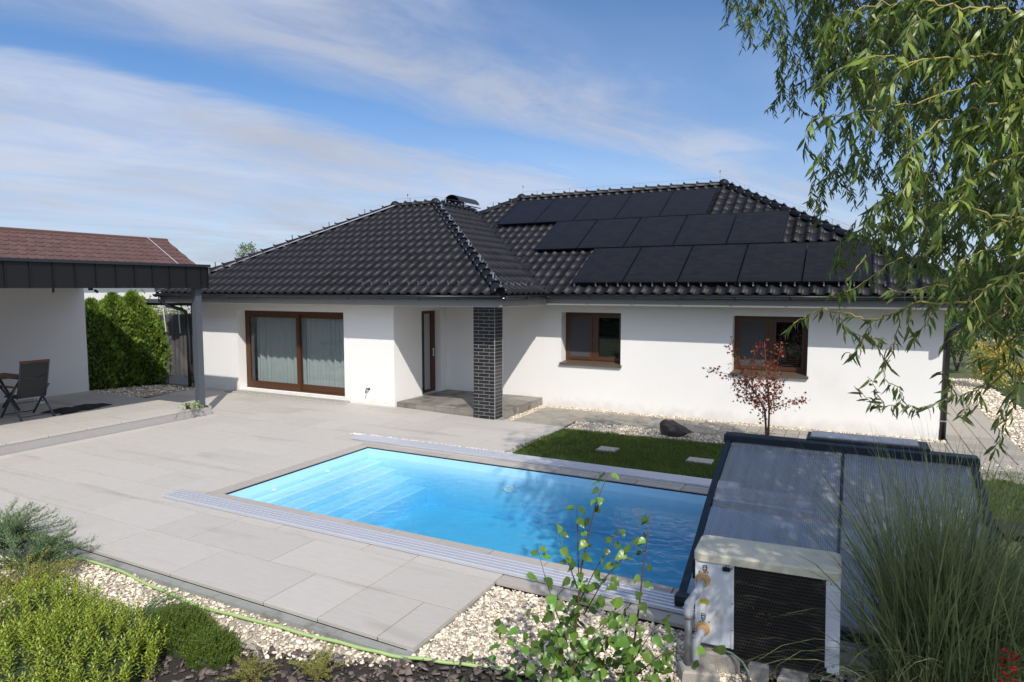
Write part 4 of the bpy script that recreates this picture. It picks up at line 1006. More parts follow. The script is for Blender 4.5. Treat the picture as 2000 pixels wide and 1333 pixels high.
for i in range(nr):
    z0_ = gz0 + (gz1 - gz0) * i / nr; z1_ = gz0 + (gz1 - gz0) * (i + 1) / nr
    for j in range(ncol):
        x = gx0 + (gx1 - gx0) * (j + (.5 if i % 2 else 0) + .1) / ncol
        gr.box(x - .0026, x + .0026, -.006, .002, z0_ + .002, z1_ - .002)
gr.build('grille', M['grille'], HP)
MB().box(.2, w_ - .02, .0, .2, -.06, -.004).build('base_tray', M['black_plastic'], HP)
for nm, zc in (('water_outlet', .485), ('water_inlet', .115)):
    b = MB(); b.tube([(.055, -.004, zc), (.055, -.018, zc), (.055, -.022, zc)], [.052, .052, .045], 20); b.tube([(.055, -.02, zc), (.055, -.055, zc)], [.038, .036], 18)
    b.build(nm, M['tan_plastic'], HP, False)
MB().tube([(.055, -.05, .485), (.040, -.11, .445), (.005, -.165, .395), (-.012, -.18, .365), (-.018, -.182, .30), (-.018, -.182, .26)], [.028, .028, .028, .035, .035, .031], 14).build('pipe_elbow', M['pvc'], HP, True)
MB().tube([(-.018, -.182, .26), (-.022, -.184, -.22)], .027, 14).build('drain_pipe', M['pvc_dark'], HP, True)
MB().tube([(.055, -.05, .115), (.045, -.09, .10), (.028, -.122, .06), (.024, -.128, .0), (.022, -.13, -.06), (.022, -.13, -.20)], [.028, .028, .032, .030, .028, .028], 14).build('pipe_elbow', M['pvc'], HP, True)
def shield(x, z, m, name):
    s_ = MB(); y = -.0045
    s_.add([(x - .016, y, z + .030), (x + .016, y, z + .030), (x + .016, y, z - .006), (x + .010, y, z - .022), (x, y, z - .030), (x - .010, y, z - .022), (x - .016, y, z - .006)], [(6, 5, 4, 3, 2, 1, 0)], 0)
    s_.add([(x - .013, y - .0006, z + .004), (x + .013, y - .0006, z + .004), (x + .013, y - .0006, z - .006), (x + .008, y - .0006, z - .020), (x, y - .0006, z - .027), (x - .008, y - .0006, z - .020), (x - .013, y - .0006, z - .006)], [(6, 5, 4, 3, 2, 1, 0)], 1)
    s_.add([(x + .011 * math.cos(t_), y - .0012, z + .003 + .009 * math.sin(t_)) for t_ in [math.pi * i / 8 for i in range(9)]], [tuple(range(8, -1, -1))], 2)
    s_.box(x - .0012, x + .0012, y - .002, y - .0013, z - .018, z + .009, 2)
    for i in range(5): s_.box(x - .012 + i * .005, x - .0085 + i * .005, y - .0014, y - .0004, z + .018, z + .025, 2)
    s_.build(name, [M['ink'], m, M['white_s']], HP)
shield(.068, .565, M['red_s'], 'outlet_sticker'); shield(.058, .195, M['blue_s'], 'inlet_sticker')
b = MB(); b.box(.036, .092, -.0055, -.0042, .30, .336, 0)
for i in range(3): b.box(.041, .087 - .006 * i, -.0062, -.0056, .307 + i * .007, .3085 + i * .007, 1)
b.add([(.060, -.0062, .329), (.068, -.0062, .329), (.064, -.0062, .335)], [(0, 1, 2)], 1)
b.build('warning_sticker', [M['yellow'], M['ink']], HP)
b = MB()
for x, z in ((.24, .58), (.262, .34), (.262, .14), (.03, .54), (.09, .545), (.035, .165), (.10, .172), (.92, .02), (.90, .60)): b.disc((x, -.0098, z), (0, -1, 0), .005, 8)
b.build('screw', M['flash'], HP)
b = MB(); b.box(.195, .245, -.03, -.004, .58, .605).tube([(.22, -.015, .605), (.218, -.012, .63), (.226, -.01, .635), (.235, -.012, .615)], .003, 5).tube([(.245, -.015, .59), (.258, -.012, .60), (.262, -.008, .612)], .003, 5)
b.build('cable_clip', M['black_plastic'], HP)
MB().box(-.028, -.003, .04, .12, .46, .60).build('side_box', M['black_plastic'], HP)
MB().tube([(.16, .0, -.02), (.26, -.03, -.02), (.34, -.07, -.045), (.385, -.11, -.09), (.39, -.13, -.15)], .009, 8).build('drain_hose', M['drain'], HP, True)
# fan seen through the grille and dry leaves caught in it
b = MB()
v_, f_ = inst(np.array([(.50 + rng.normal(0, .05), -.008, .28 + rng.normal(0, .03)) for _ in range(16)]), rng.normal(0, 1, (16, 3)) * (1, .2, .8), np.tile((0, -1., 0), (16, 1)), rng.uniform(.012, .03, 16), rng.uniform(.003, .006, 16), *LEAF4)
o = link('caught_leaves', np_mesh('caught_leaves', v_, f_, M['straw']), HP); o['kind'] = 'stuff'
# the blocks it stands on
for i, (x, y, z, sx, sy, sz, rz, lab) in enumerate(((-.80, 4.86, .015, .34, .16, .09, 8, 'sandy concrete block under the pipe end of the heat pump'),
        (-.50, 4.93, .02, .14, .30, .075, 3, 'grey concrete block under the middle of the heat pump grille'),
        (-.26, 4.86, .02, .17, .34, .075, -6, 'grey concrete block under the right half of the heat pump grille'),
        (-.88, 4.62, -.03, .26, .15, .09, 24, 'broken concrete block lying in front of the heat pump pipes'))):
    o = MB().cbox(-sx / 2, sx / 2, -sy / 2, sy / 2, -sz, sz, .014).build('concrete_block', M['concrete']); o.location = (x, y, z - .02); o.rotation_euler = (0, R(random.uniform(-4, 4)), R(rz))
    tag(o, lab, 'block', 'blocks around the heat pump')
o = MB().box(.05, .95, 4.75, 5.35, -.075, -.068).add([(.05, 5.0, -.06), (.5, 4.95, -.05), (.95, 5.0, -.062), (.95, 5.38, -.06), (.5, 5.38, -.05), (.05, 5.38, -.06)], [(0, 1, 4, 5), (1, 2, 3, 4)]).build('plastic_sheet', M['slate'])
tag(o, 'dark plastic sheet spread on the ground beside the heat pump', 'sheet')

# ================================================================== carport
CP = tag(empty('carport', (-14.5, 6, 0)), 'white walled flat carport with dark sheet metal fascia and grey post', 'carport')
class CM(MB):
    def put(s, name, mats, parent=None, smooth=False):
        s.v = [(x + 14.5, y - 6, z) for x, y, z in s.v]
        return s.build(name, mats, parent or CP, smooth)
CM().box(-17.2, -16.80, 1.0, 9.585, -.1, 2.76).put('wall', M['plaster_cool'])
CM().box(-16.8, -12.4, .6, 1.0, -.1, 2.76).put('wall', M['plaster_cool'])
CM().cbox(-12.50, -12.36, 9.33, 9.47, .19, 2.75, .002).put('post', M['post'])
CM().box(-12.54, -12.32, 9.29, 9.51, .19, .205).put('post_foot', M['flash'])
CM().box(-12.50, -12.36, 1.6, 1.74, .19, 2.75).put('post', M['post'])
seam = [1.75 + i * .3645 for i in range(11)] + [5.759, 6.13, 6.495, 6.859, 7.219, 7.585, 7.949, 8.311, 8.68, 9.051, 9.40, 9.56]
fm = {}
for a, c in zip(seam, seam[1:]):
    CM().box(-12.30, -12.246, a + .001, c - .001, 2.748, 3.19).box(-12.246, -12.222, c - .016, c + .0005, 2.75, 3.185).put('fascia_panel', M['fascia'])
for i in range(12):
    x1 = -12.305 - .365 * i; CM().box(x1 - .364, x1 - .001, 9.505, 9.56, 2.748, 3.19).put('fascia_panel', M['fascia'])
CM().cbox(-12.34, -12.20, 1.7, 9.60, 3.191, 3.245, .004).box(-16.9, -12.341, 9.49, 9.60, 3.191, 3.245).put('fascia_cap', M['anthracite'])
CM().box(-16.8, -12.302, 1.0, 9.504, 2.762, 2.80).put('ceiling', M['ceiling'])
CM().box(-12.55, -12.302, 1.0, 9.50, 2.747, 2.761).put('beam', M['anthracite'])
CM().box(-17.15, -12.341, 1.0, 9.489, 3.15, 3.19).put('flat_roof', M['anthracite'])
for (x, y) in ((-14.6, 6.60), (-14.6, 7.72)):
    b = CM(); b.tube([(x, y, 2.76), (x, y, 2.66)], .022, 8); l_ = b.put('spotlight', M['flash'])
    CM().tube([(x, y, 2.66), (x, y, 2.62)], [.022, .034], 10).put('lamp_shade', M['lampglow'], l_)
CM().box(-14.64, -14.56, 8.44, 8.50, 2.70, 2.76).tube([(-14.5, 8.5, 2.70), (-14.44, 8.52, 2.66)], .03, 8).put('camera', M['black_plastic'])

# ---- garden chair (seen from behind), table, a second chair
def chair(loc, rz, label):
    c = tag(empty('garden_chair', loc, rz), label, 'chair', 'garden chairs under the carport')
    # local: y towards the back, seat .43 high
    def back(t_): return (.20 + .20 * t_, .43 + .68 * t_)
    b = MB(); hw = .25; k = 8; v = []
    for i in range(k + 1):
        y, z = back(i / k); bow = .02 * math.sin(math.pi * i / k); v += [(-hw, y + bow, z), (0, y + bow + .035, z), (hw, y + bow, z)]
    f = []
    for i in range(k): f += [(3 * i, 3 * i + 1, 3 * i + 4, 3 * i + 3), (3 * i + 1, 3 * i + 2, 3 * i + 5, 3 * i + 4)]
    b.add(v, f).build('backrest', M['sling'], c, True)
    for sx in (-1, 1):
        b = MB(); b.tube([(sx * hw, back(0)[0], back(0)[1] - .03), (sx * hw, back(.5)[0] + .02, back(.5)[1]), (sx * hw, *back(1.0))], .016, 8); b.build('back_frame', M['chairframe'], c, True)
        MB().tube([(sx * .29, -.30, .62), (sx * .29, .02, .40), (sx * .29, .42, .0)], .019, 8).build('leg', M['chairframe'], c, True)
        MB().tube([(sx * .29, .24, .62), (sx * .29, .0, .36), (sx * .29, -.34, .0)], .019, 8).build('leg', M['chairframe'], c, True)
        MB().cbox(sx * .29 - .03, sx * .29 + .03, -.34, .26, .625, .65, .008).build('armrest', M['teak'], c)
    MB().cbox(-.26, .26, back(1)[0] - .018, back(1)[0] + .018, 1.10, 1.15, .006).build('top_rail', M['teak'], c)
    MB().tube([(-hw, back(.62)[0] + .02, back(.62)[1]), (0, back(.55)[0] + .06, back(.55)[1] - .02), (hw, back(.62)[0] + .02, back(.62)[1])], .012, 6).build('crossbar', M['chairframe'], c, True)
    MB().box(-.25, .25, -.28, .22, .405, .425).build('seat', M['sling'], c)
    MB().tube([(-.29, .36, .06), (.29, .36, .06)], .010, 6).tube([(-.29, -.28, .06), (.29, -.28, .06)], .010, 6).tube([(-.28, .1, .3), (.28, .1, .3)], .010, 6).build('stretcher', M['chairframe'], c, True)
    return c
chair((-14.52, 7.06, .196), R(-90), 'dark reclining garden chair with teak top rail, its back to the pool')
chair((-15.15, 6.22, .196), R(175), 'dark garden chair at the side of the table, half out of view')
tb_ = tag(empty('garden_table', (-15.75, 6.75, .196)), 'dark garden table on folding legs under the carport', 'table')
for i in range(7): MB().cbox(-.45, .45, -.75 + i * .215, -.75 + i * .215 + .208, .70, .73, .004).build('table_board', M['teak'], tb_)
MB().box(-.42, .42, -.72, -.68, .63, .70).box(-.42, .42, .68, .72, .63, .70).build('table_frame', M['chairframe'], tb_)
for sy in (-.6, .6):
    MB().beam((-.38, sy, .64), (.36, sy, .0), .035).build('leg', M['chairframe'], tb_); MB().beam((.38, sy + .04, .64), (-.36, sy + .04, .0), .035).build('leg', M['chairframe'], tb_)
ln = tag(empty('lantern', (-15.95, 8.02, .196)), 'white square lantern on the deck behind the garden chair', 'lantern')
MB().box(-.07, .07, -.07, .07, 0, .02).build('base', M['white_plastic'], ln)
for sx in (-1, 1):
    for sy in (-1, 1): MB().box(sx * .062 - .008, sx * .062 + .008, sy * .062 - .008, sy * .062 + .008, .02, .20).build('lantern_post', M['white_plastic'], ln)
MB().add([(-.075, -.075, .20), (.075, -.075, .20), (.075, .075, .20), (-.075, .075, .20), (0, 0, .27)], [(3, 2, 1, 0), (0, 1, 4), (1, 2, 4), (2, 3, 4), (3, 0, 4)]).build('roof', M['white_plastic'], ln)
# black cover lying crumpled on the deck
b = bmesh.new(); bmesh.ops.create_grid(b, x_segments=34, y_segments=20, size=.5)
for v_ in b.verts:
    x, y = v_.co.x, v_.co.y
    n_ = math.sin(x * 9 + 2 * y) * .5 + math.sin(y * 17 + x * 5) * .3 + math.sin(x * 23 - y * 11) * .2
    e = 1 + .14 * math.sin(7 * math.atan2(y, x)) + .10 * math.sin(13 * math.atan2(y, x) + 1)
    r_ = min(1, 2 * max(abs(x), abs(y)))
    v_.co = Vector((x * .50 * e, y * 1.05 * e, max(.012, .06 * (1 - r_ ** 3) + .035 * n_ * (1 - r_ ** 4) + .014)))
me = bpy.data.meshes.new('black_cover'); b.to_mesh(me); b.free(); me.materials.append(M['cloth'])
o = link('black_cover', me); o.location = (-14.42, 8.0, .192); o.rotation_euler = (0, 0, R(8)); tag(o, 'black fabric cover lying crumpled on the carport deck', 'cover')

# ================================================================== gazebo with plastic curtains
GZB = tag(empty('gazebo', (-17, 12.8, 0)), 'grey gazebo with clear plastic curtains between hedge and house', 'gazebo')
class GM(MB):
    def put(s, name, m, parent=None, smooth=False):
        s.v = [(x + 17, y - 12.8, z) for x, y, z in s.v]; return s.build(name, M[m], parent or GZB, smooth)
GM().box(-18.55, -15.98, 11.9, 15.2, 2.33, 2.43).put('roof', 'post'); GM().box(-18.45, -15.99, 11.97, 15.1, 2.26, 2.329).put('roof_frame', 'anthracite')
for x, y in ((-18.15, 12.05), (-16.05, 12.05), (-18.15, 15.0), (-16.05, 15.0)): GM().box(x - .06, x + .06, y - .06, y + .06, 0, 2.26).put('post', 'post')
GM().box(-18.1, -16.0, 15.06, 15.1, 0, 1.65).put('reed_screen', 'reed'); GM().box(-18.1, -16.0, 15.14, 15.18, 1.65, 2.26).put('back_panel', 'dark_green')
GM().box(-16.02, -15.98, 12.2, 15.0, 0, 1.7).put('reed_screen', 'reed'); GM().box(-18.24, -18.2, 12.2, 15.0, 0, 1.95).put('reed_screen', 'reed')
for a, c, ph in ((-18.1, -17.1, 0), (-17.1, -16.1, 1)):
    b = GM(); n_ = 30; v = []
    for i in range(n_ + 1):
        x = a + (c - a) * i / n_; v += [(x, 12.0 + .03 * math.sin(i * 1.1 + ph) - .05 * (i / n_), .06), (x, 12.02 + .008 * math.sin(i * .9), 2.25)]
    b.add(v, [(2 * i, 2 * i + 2, 2 * i + 3, 2 * i + 1) for i in range(n_)]); cu_ = b.put('plastic_curtain', 'clear', None, True)
    GM().box(a + .03, c - .03, 11.93, 11.94, .06, .30).put('hem', 'pvc', cu_)
for x, dxx, l_ in ((-18.0, .01, .55), (-17.25, .10, .70), (-16.6, .06, .72)): GM().beam((x, 11.97, 2.22), (x + dxx, 11.96, 2.22 - l_), .03, .006, up=(0, 1, 0)).put('strap', 'strap')
GM().box(-17.1, -17.02, 12.1, 12.14, .5, 1.9).put('pole', 'anthracite')

# ================================================================== loose stones, bark, lawn
def stuff(name, co, f, m, smooth=False, label=None, cat=None):
    o = link(name, np_mesh(name, co, f, m, smooth)); o['kind'] = 'stuff'
    if label: o['label'] = label
    if cat: o['category'] = cat
    return o
def zmound(x, y): return 0
def pebble_field(polys, size, lo, seed_layers=1.0, z=-.07, m='gravel', name='gravel', dens=1.0, label=None):
    parts = []
    for poly, n_ in polys:
        q_ = sample_poly(poly, n_); P = np.column_stack([q_, z + rng.uniform(-.006, .010, n_)])
        parts.append(stones(P, size * np.clip(rng.gamma(7, .14, n_), .45, 1.9), .62, lo))
    co, f = merge(parts); return stuff(name, co, f, M[m], False, label, 'gravel')
near_a = [(-9.2, 3.10), (-6.9, 2.9), (-5.0, 3.05), (-4.2, 3.33), (-3.3, 3.60), (-2.75, 3.86), (-9.2, 3.86)]
near_b = [(-2.88, 3.90), (-2.35, 4.06), (-1.7, 4.1), (-1.15, 4.35), (-.75, 4.62), (-.2, 5.0), (1.4, 5.24), (-2.88, 5.24)]
pebble_field([(near_a, 6200)], .0150, False, z=-.072, label='cream coloured pebbles along the near edge of the terrace')
pebble_field([(near_b, 6800)], .0150, False, z=-.050, label='cream coloured pebbles between the terrace corner and the heat pump')
pebble_field([([(-4.95, 11.84), (2.6, 12.05), (2.6, 12.6), (-4.98, 12.6)], 7000), ([(-6.2, 13.75), (1.6, 13.75), (1.6, 14.04), (-6.2, 14.04)], 3200), ([(-6.42, 12.28), (-6.2, 12.0), (-6.18, 13.75), (-6.42, 14.03)], 700)], .017, True, z=-.018, label='cream pebbles in strips beside the paved path')
pebble_field([([(2.66, 9.0), (3.55, 9.0), (3.55, 24), (2.66, 24)], 5000)], .03, True, z=-.02, label='pale pebble bed on the far side of the paved path')
pebble_field([([(-8.35, 9.50), (-4.9, 9.50), (-4.9, 9.595), (-8.35, 9.595)], 1500)], .013, True, z=-.008, m='gravel_white', label='thin strip of white pebbles behind the pool rail')
pebble_field([([(-18.2, 9.6), (-15.7, 9.7), (-15.6, 11.8), (-17, 11.8)], 900)], .03, True, z=.045, label='brownish pebbles under the conifer hedge')
mul = [(-7.4, 1.6), (1.8, 1.6), (1.8, 5.2), (.2, 5.1), (-.7, 4.5), (-1.2, 4.22), (-2.35, 4.12), (-3.2, 3.75), (-4.2, 3.45), (-5.0, 3.12), (-7.4, 2.75)]
q_ = sample_poly(mul, 9000); nn_ = len(q_)
P = np.column_stack([q_, np.where(q_[:, 0] > -2.9, -.046, -.066) + rng.uniform(-.006, .016, nn_)])
D = np.column_stack([rng.normal(0, 1, nn_), rng.normal(0, 1, nn_), rng.normal(0, .28, nn_)]); Nn = np.column_stack([rng.normal(0, .35, nn_), rng.normal(0, .35, nn_), np.ones(nn_)])
chip_v = [(-.5, -.34, 0), (-.3, .5, 0), (.42, .40, 0), (.5, -.28, 0), (-.42, -.28, .2), (-.24, .38, .24), (.36, .30, .2), (.4, -.2, .26)]
chip_f = [(4, 7, 6, 5), (0, 4, 5, 1), (1, 5, 6, 2), (2, 6, 7, 3), (3, 7, 4, 0)]
Lm = rng.gamma(3.0, .011, nn_) + .012
co, f = inst(P, D, Nn, Lm, Lm * rng.uniform(.35, .8, nn_), chip_v, chip_f, Lm * .9)
stuff('bark_mulch', co, f, M['mulch'], False, 'dark bark mulch covering the flower bed', 'mulch')
# small sticks in the mulch
b = MB()
for _ in range(60):
    x, y = sample_poly(mul, 1)[0]; a_ = random.uniform(0, 6.28); l_ = random.uniform(.05, .16)
    b.tube([(x, y, -.045), (x + l_ * .5 * math.cos(a_), y + l_ * .5 * math.sin(a_), -.03 + random.uniform(0, .02)), (x + l_ * math.cos(a_ + .3), y + l_ * math.sin(a_ + .3), -.045)], .003, 4)
o = b.build('twig_litter', M['straw']); o['kind'] = 'stuff'; o['label'] = 'thin dry twigs scattered over the bark mulch'
# lawn
def grass(poly, n_, h0, h1, z=-.02, clear=()):
    q_ = sample_poly(poly, n_)
    for (x0, x1, y0, y1) in clear: q_ = q_[~((q_[:, 0] > x0) & (q_[:, 0] < x1) & (q_[:, 1] > y0) & (q_[:, 1] < y1))]
    n_ = len(q_); P = np.column_stack([q_, np.full(n_, z)])
    tuft = np.sin(q_[:, 0] * 7 + 1.3 * np.sin(q_[:, 1] * 5)) * np.sin(q_[:, 1] * 8 + q_[:, 0] * 2) * .25 + 1
    D = np.column_stack([rng.normal(0, .45, n_), rng.normal(0, .45, n_), np.ones(n_)]); Nn = np.column_stack([rng.normal(0, 1, n_), rng.normal(0, 1, n_), rng.normal(0, .2, n_)])
    return inst(P, D, Nn, rng.uniform(h0, h1, n_) * tuft, rng.uniform(.004, .008, n_), [(0, -.5, 0), (0, .5, 0), (.55, .4, .06), (.55, -.4, .06), (1, 0, .25)], [(0, 1, 2), (0, 2, 3), (3, 2, 4)])
SS = ((-3.78, -3.44, 10.42, 10.72), (-2.26, -1.86, 10.4, 10.68))
l1 = grass([(-5.1, 9.58), (.5, 9.54), (.5, 11.98), (-1.9, 11.88), (-4.93, 11.76)], 56000, .035, .075, clear=SS)
l2 = grass([(.5, 9.54), (2.55, 9.5), (2.55, 12.0), (.5, 11.95)], 8000, .04, .08)
l3 = grass([(3.6, 9.0), (7, 9.0), (7, 24), (3.6, 24)], 16000, .05, .09)
co, f = merge([l1, l2, l3]); stuff('grass', co, f, M['grass'], False, 'short mown grass of the lawn behind the pool', 'grass')
for (x0, x1, y0, y1), lab in zip(SS, ('square stepping stone nearer the terrace, let into the lawn', 'square stepping stone let into the lawn beside the pool enclosure')):
    o = MB().cbox(-(x1 - x0) / 2, (x1 - x0) / 2, -(y1 - y0) / 2, (y1 - y0) / 2, -.05, .012, .006).build('stepping_stone', M['coping']); o.location = ((x0 + x1) / 2, (y0 + y1) / 2, 0); tag(o, lab, 'stepping stone', 'stepping stones in the lawn')
# boulder
bm = bmesh.new(); bmesh.ops.create_icosphere(bm, subdivisions=3, radius=1)
import mathutils
for v_ in bm.verts:
    c_ = v_.co; n_ = mathutils.noise.noise(c_ * 1.7) * .22 + mathutils.noise.noise(c_ * 4.1) * .09
    v_.co = Vector((c_.x * .30 * (1 + n_), c_.y * .13 * (1 + n_), (c_.z * .16 + .03) * (1 + n_) * (1.15 - .75 * (c_.x + .3))))
me = bpy.data.meshes.new('boulder'); bm.to_mesh(me); bm.free(); me.materials.append(M['boulder'])
o = link('boulder', me); o.location = (-2.82, 12.16, .08); tag(o, 'dark rough boulder lying on the pebbles between lawn and path', 'boulder')
# flat dark plate by the junipers
o = MB().cbox(-.42, .42, -.20, .20, -.012, .012, .004).build('stone_plate', M['slate']); o.location = (-7.75, 3.72, -.02); o.rotation_euler = (R(14), 0, R(3)); tag(o, 'dark flat stone plate leaning on the terrace edge beside the junipers', 'stone plate')
# garden hose
pts = [(-8.2, 3.70), (-7.6, 3.74), (-7.07, 3.80), (-6.52, 3.835), (-5.78, 3.76), (-4.99, 3.70), (-4.41, 3.745), (-3.85, 3.775), (-3.35, 3.82), (-3.02, 3.85), (-2.69, 3.94), (-2.38, 4.02), (-2.05, 4.12)]
def smoothline(p, n_=6):
    p = [np.array(a, float) for a in p]; p = [2 * p[0] - p[1]] + p + [2 * p[-1] - p[-2]]; o = []
    for i in range(1, len(p) - 2):
        for t_ in np.linspace(0, 1, n_, endpoint=False):
            o.append(.5 * (2 * p[i] + (p[i + 1] - p[i - 1]) * t_ + (2 * p[i - 1] - 5 * p[i] + 4 * p[i + 1] - p[i + 2]) * t_ ** 2 + (3 * p[i] - p[i - 1] - 3 * p[i + 1] + p[i + 2]) * t_ ** 3))
    o.append(p[-2]); return o
hs = MB().tube([(x, y, -.044 + .004 * math.sin(i)) for i, (x, y) in enumerate(smoothline(pts))], .0135, 10).build('garden_hose', M['hose'], None, True)
tag(hs, 'green garden hose lying across the pebbles in front of the terrace', 'hose')

# ================================================================== planting
def trunk_part(name, pts, r, m, parent, n=7):
    return MB().tube(pts, r, n).build(name, M[m], parent, True)
def local(o): return np.array(o.location)
# ---- hebe-like shrub with upright leafy shoots
def leafy_shrub(name, label, cat, cx, cy, rx, ry, h, n_st, lmin, lmax, leaf, gap, m, z0=-.07, top_only=.6, lean=.25, wfrac=.34):
    root = tag(empty(name, (cx, cy, z0)), label, cat)
    leaves = []; sv = MB()
    for i in range(n_st):
        a = random.uniform(0, 6.283); r_ = math.sqrt(random.random()) * .98
        bx, by = rx * r_ * math.cos(a), ry * r_ * math.sin(a)
        hh = h * math.sqrt(max(.05, 1 - .86 * r_ * r_)) * random.uniform(.82, 1.08)
        L_ = random.uniform(lmin, lmax); tip = np.array([bx, by, hh]); d = np.array([bx / rx * lean + random.gauss(0, .1), by / ry * lean + random.gauss(0, .1), 1.0]); d /= np.linalg.norm(d)
        b0 = tip - d * L_; n_ = int(L_ / gap); t_ = np.arange(n_) / n_
        curve = np.array([random.gauss(0, .03), random.gauss(0, .03), 0])
        P = b0 + d * (t_[:, None] * L_) + curve * (t_[:, None] ** 2)
        ang = np.arange(n_) * 2.4 + random.uniform(0, 6); side = np.column_stack([np.cos(ang), np.sin(ang), np.zeros(n_)])
        D = side + d * (.35 + .9 * t_[:, None] ** 3); ll = leaf * (.75 + .35 * np.sin(t_ * 3.0)) * rng.uniform(.85, 1.15, n_)
        leaves.append((P, D, np.tile(d, (n_, 1)), ll))
        if i % 3 == 0: sv.tube([tuple(b0), tuple(tip)], [.004, .002], 4)
    P = np.concatenate([l[0] for l in leaves]); D = np.concatenate([l[1] for l in leaves]); Nn = np.concatenate([l[2] for l in leaves]); ll = np.concatenate([l[3] for l in leaves])
    co, f = inst(P, D, Nn, ll, ll * wfrac, *LEAF4)
    o = link('foliage', np_mesh('foliage', co, f, M[m]), root); o['kind'] = 'stuff'
    o = sv.build('stem', M['moss'], root); o['kind'] = 'stuff'
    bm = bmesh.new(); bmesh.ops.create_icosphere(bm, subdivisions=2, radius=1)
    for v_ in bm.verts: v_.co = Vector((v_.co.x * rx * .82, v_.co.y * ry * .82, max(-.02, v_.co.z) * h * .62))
    me = bpy.data.meshes.new('inner_shrub'); bm.to_mesh(me); bm.free(); me.materials.append(M['thuja_core']); link('inner_shrub', me, root)  # solid dark green core filling the shrub behind its shoots
    return root
leafy_shrub('leafy_shrub', 'large bright green shrub of upright leafy shoots in the near corner', 'shrub', -4.98, 2.58, .72, .64, .48, 430, .20, .36, .036, .0088, 'hebe', wfrac=.36)
leafy_shrub('leafy_shrub', 'bright green leafy shoots behind the large shrub beside the junipers', 'shrub', -5.85, 2.85, .60, .48, .42, 230, .18, .32, .035, .009, 'hebe', wfrac=.36)
leafy_shrub('heather_shrub', 'dense dark green mound of fine shoots at the edge of the mulch', 'shrub', -4.66, 3.26, .36, .25, .30, 900, .08, .14, .013, .0042, 'moss', lean=.5, wfrac=.5)
leafy_shrub('heather_shrub', 'lower dark green mound nearest the pebbles, right of the taller mound', 'shrub', -4.24, 3.22, .25, .22, .23, 560, .08, .13, .013, .0042, 'moss', lean=.5, wfrac=.5)
# ---- junipers: feathery sprays
def juniper(label, cx, cy, spread, h, n_sp, lm, m, z0=-.07, seed=0, aim=None):
    root = tag(empty('juniper', (cx, cy, z0)), label, 'juniper', 'low junipers in the bed')
    Ps, Ds, Ns, Ls = [], [], [], []; sv = MB()
    for i in range(n_sp):
        a = random.uniform(0, 6.283) if aim is None else random.gauss(aim, .9)
        el = random.uniform(.12, 1.0); L_ = spread * random.uniform(.5, 1.1) * (1 - .3 * el)
        d = np.array([math.cos(a) * math.cos(el), math.sin(a) * math.cos(el), math.sin(el) * h / spread * 1.6]); 
        p0 = np.array([math.cos(a) * spread * .08, math.sin(a) * spread * .08, .03]); nseg = 10; line = [p0]
        for k in range(nseg):
            d2 = d + np.array([0, 0, .25 - .75 * k / nseg]) + rng.normal(0, .10, 3); d2 /= np.linalg.norm(d2); line.append(line[-1] + d2 * L_ / nseg)
        line = [np.array([p[0], p[1], max(p[2], .02)]) for p in line]
        sv.tube([tuple(p) for p in line[::2]], [.005, .004, .003, .002, .0015, .001][:len(line[::2])], 4)
        for k in range(2, nseg):
            p = line[k]; dd = unit((line[k + 1] - line[k])[None])[0]
            for s_ in range(5):                           # side sprigs of scales
                w_ = rng.normal(0, .55, 3); w_[2] = abs(w_[2]) * .7; ds = dd * .9 + w_; ds /= np.linalg.norm(ds); ls = L_ * .22 * (1.1 - k / nseg * .6) * random.uniform(.6, 1.2); m_ = max(4, int(ls / .008))
                t_ = np.arange(m_) / m_; PP = p + ds * (t_[:, None] * ls) + np.array([0, 0, .25]) * ls * (t_[:, None] ** 2)
                DD = np.tile(ds, (m_, 1)) + rng.normal(0, .55, (m_, 3)); Ps.append(PP); Ds.append(DD); Ns.append(rng.normal(0, 1, (m_, 3))); Ls.append(rng.uniform(.010, .019, m_) * lm)
    P = np.concatenate(Ps); co, f = inst(P, np.concatenate(Ds), np.concatenate(Ns), np.concatenate(Ls), np.concatenate(Ls) * .42, *LEAF4)
    o = link('foliage', np_mesh('foliage', co, f, M[m]), root); o['kind'] = 'stuff'
    o = sv.build('branch', M['bark_red'], root); o['kind'] = 'stuff'
    return root
juniper('blue green juniper spreading over the pebbles by the dark stone plate', -7.25, 3.42, .62, .42, 60, 1.15, 'juniper', aim=.4)
juniper('yellow green juniper sprays in front of the blue green juniper', -6.75, 3.15, .50, .34, 46, 1.1, 'juniper_y')
juniper('tall feathery juniper at the left edge, hanging over the terrace corner', -8.15, 3.55, .70, .50, 50, 1.2, 'juniper', aim=.9)
juniper('small juniper sprig lying between the mound shrub and the hose', -5.35, 3.35, .42, .16, 18, 1.0, 'juniper', aim=.3)
juniper('small golden juniper in the mulch, nearest the mound shrubs', -3.72, 3.12, .24, .20, 22, .8, 'juniper_y')
juniper('small golden juniper in the mulch under the garden hose', -3.32, 3.38, .26, .22, 26, .8, 'juniper_y')
juniper('tiny golden juniper sprig at the foot of the birch sapling', -1.05, 4.25, .16, .14, 12, .7, 'juniper_y')
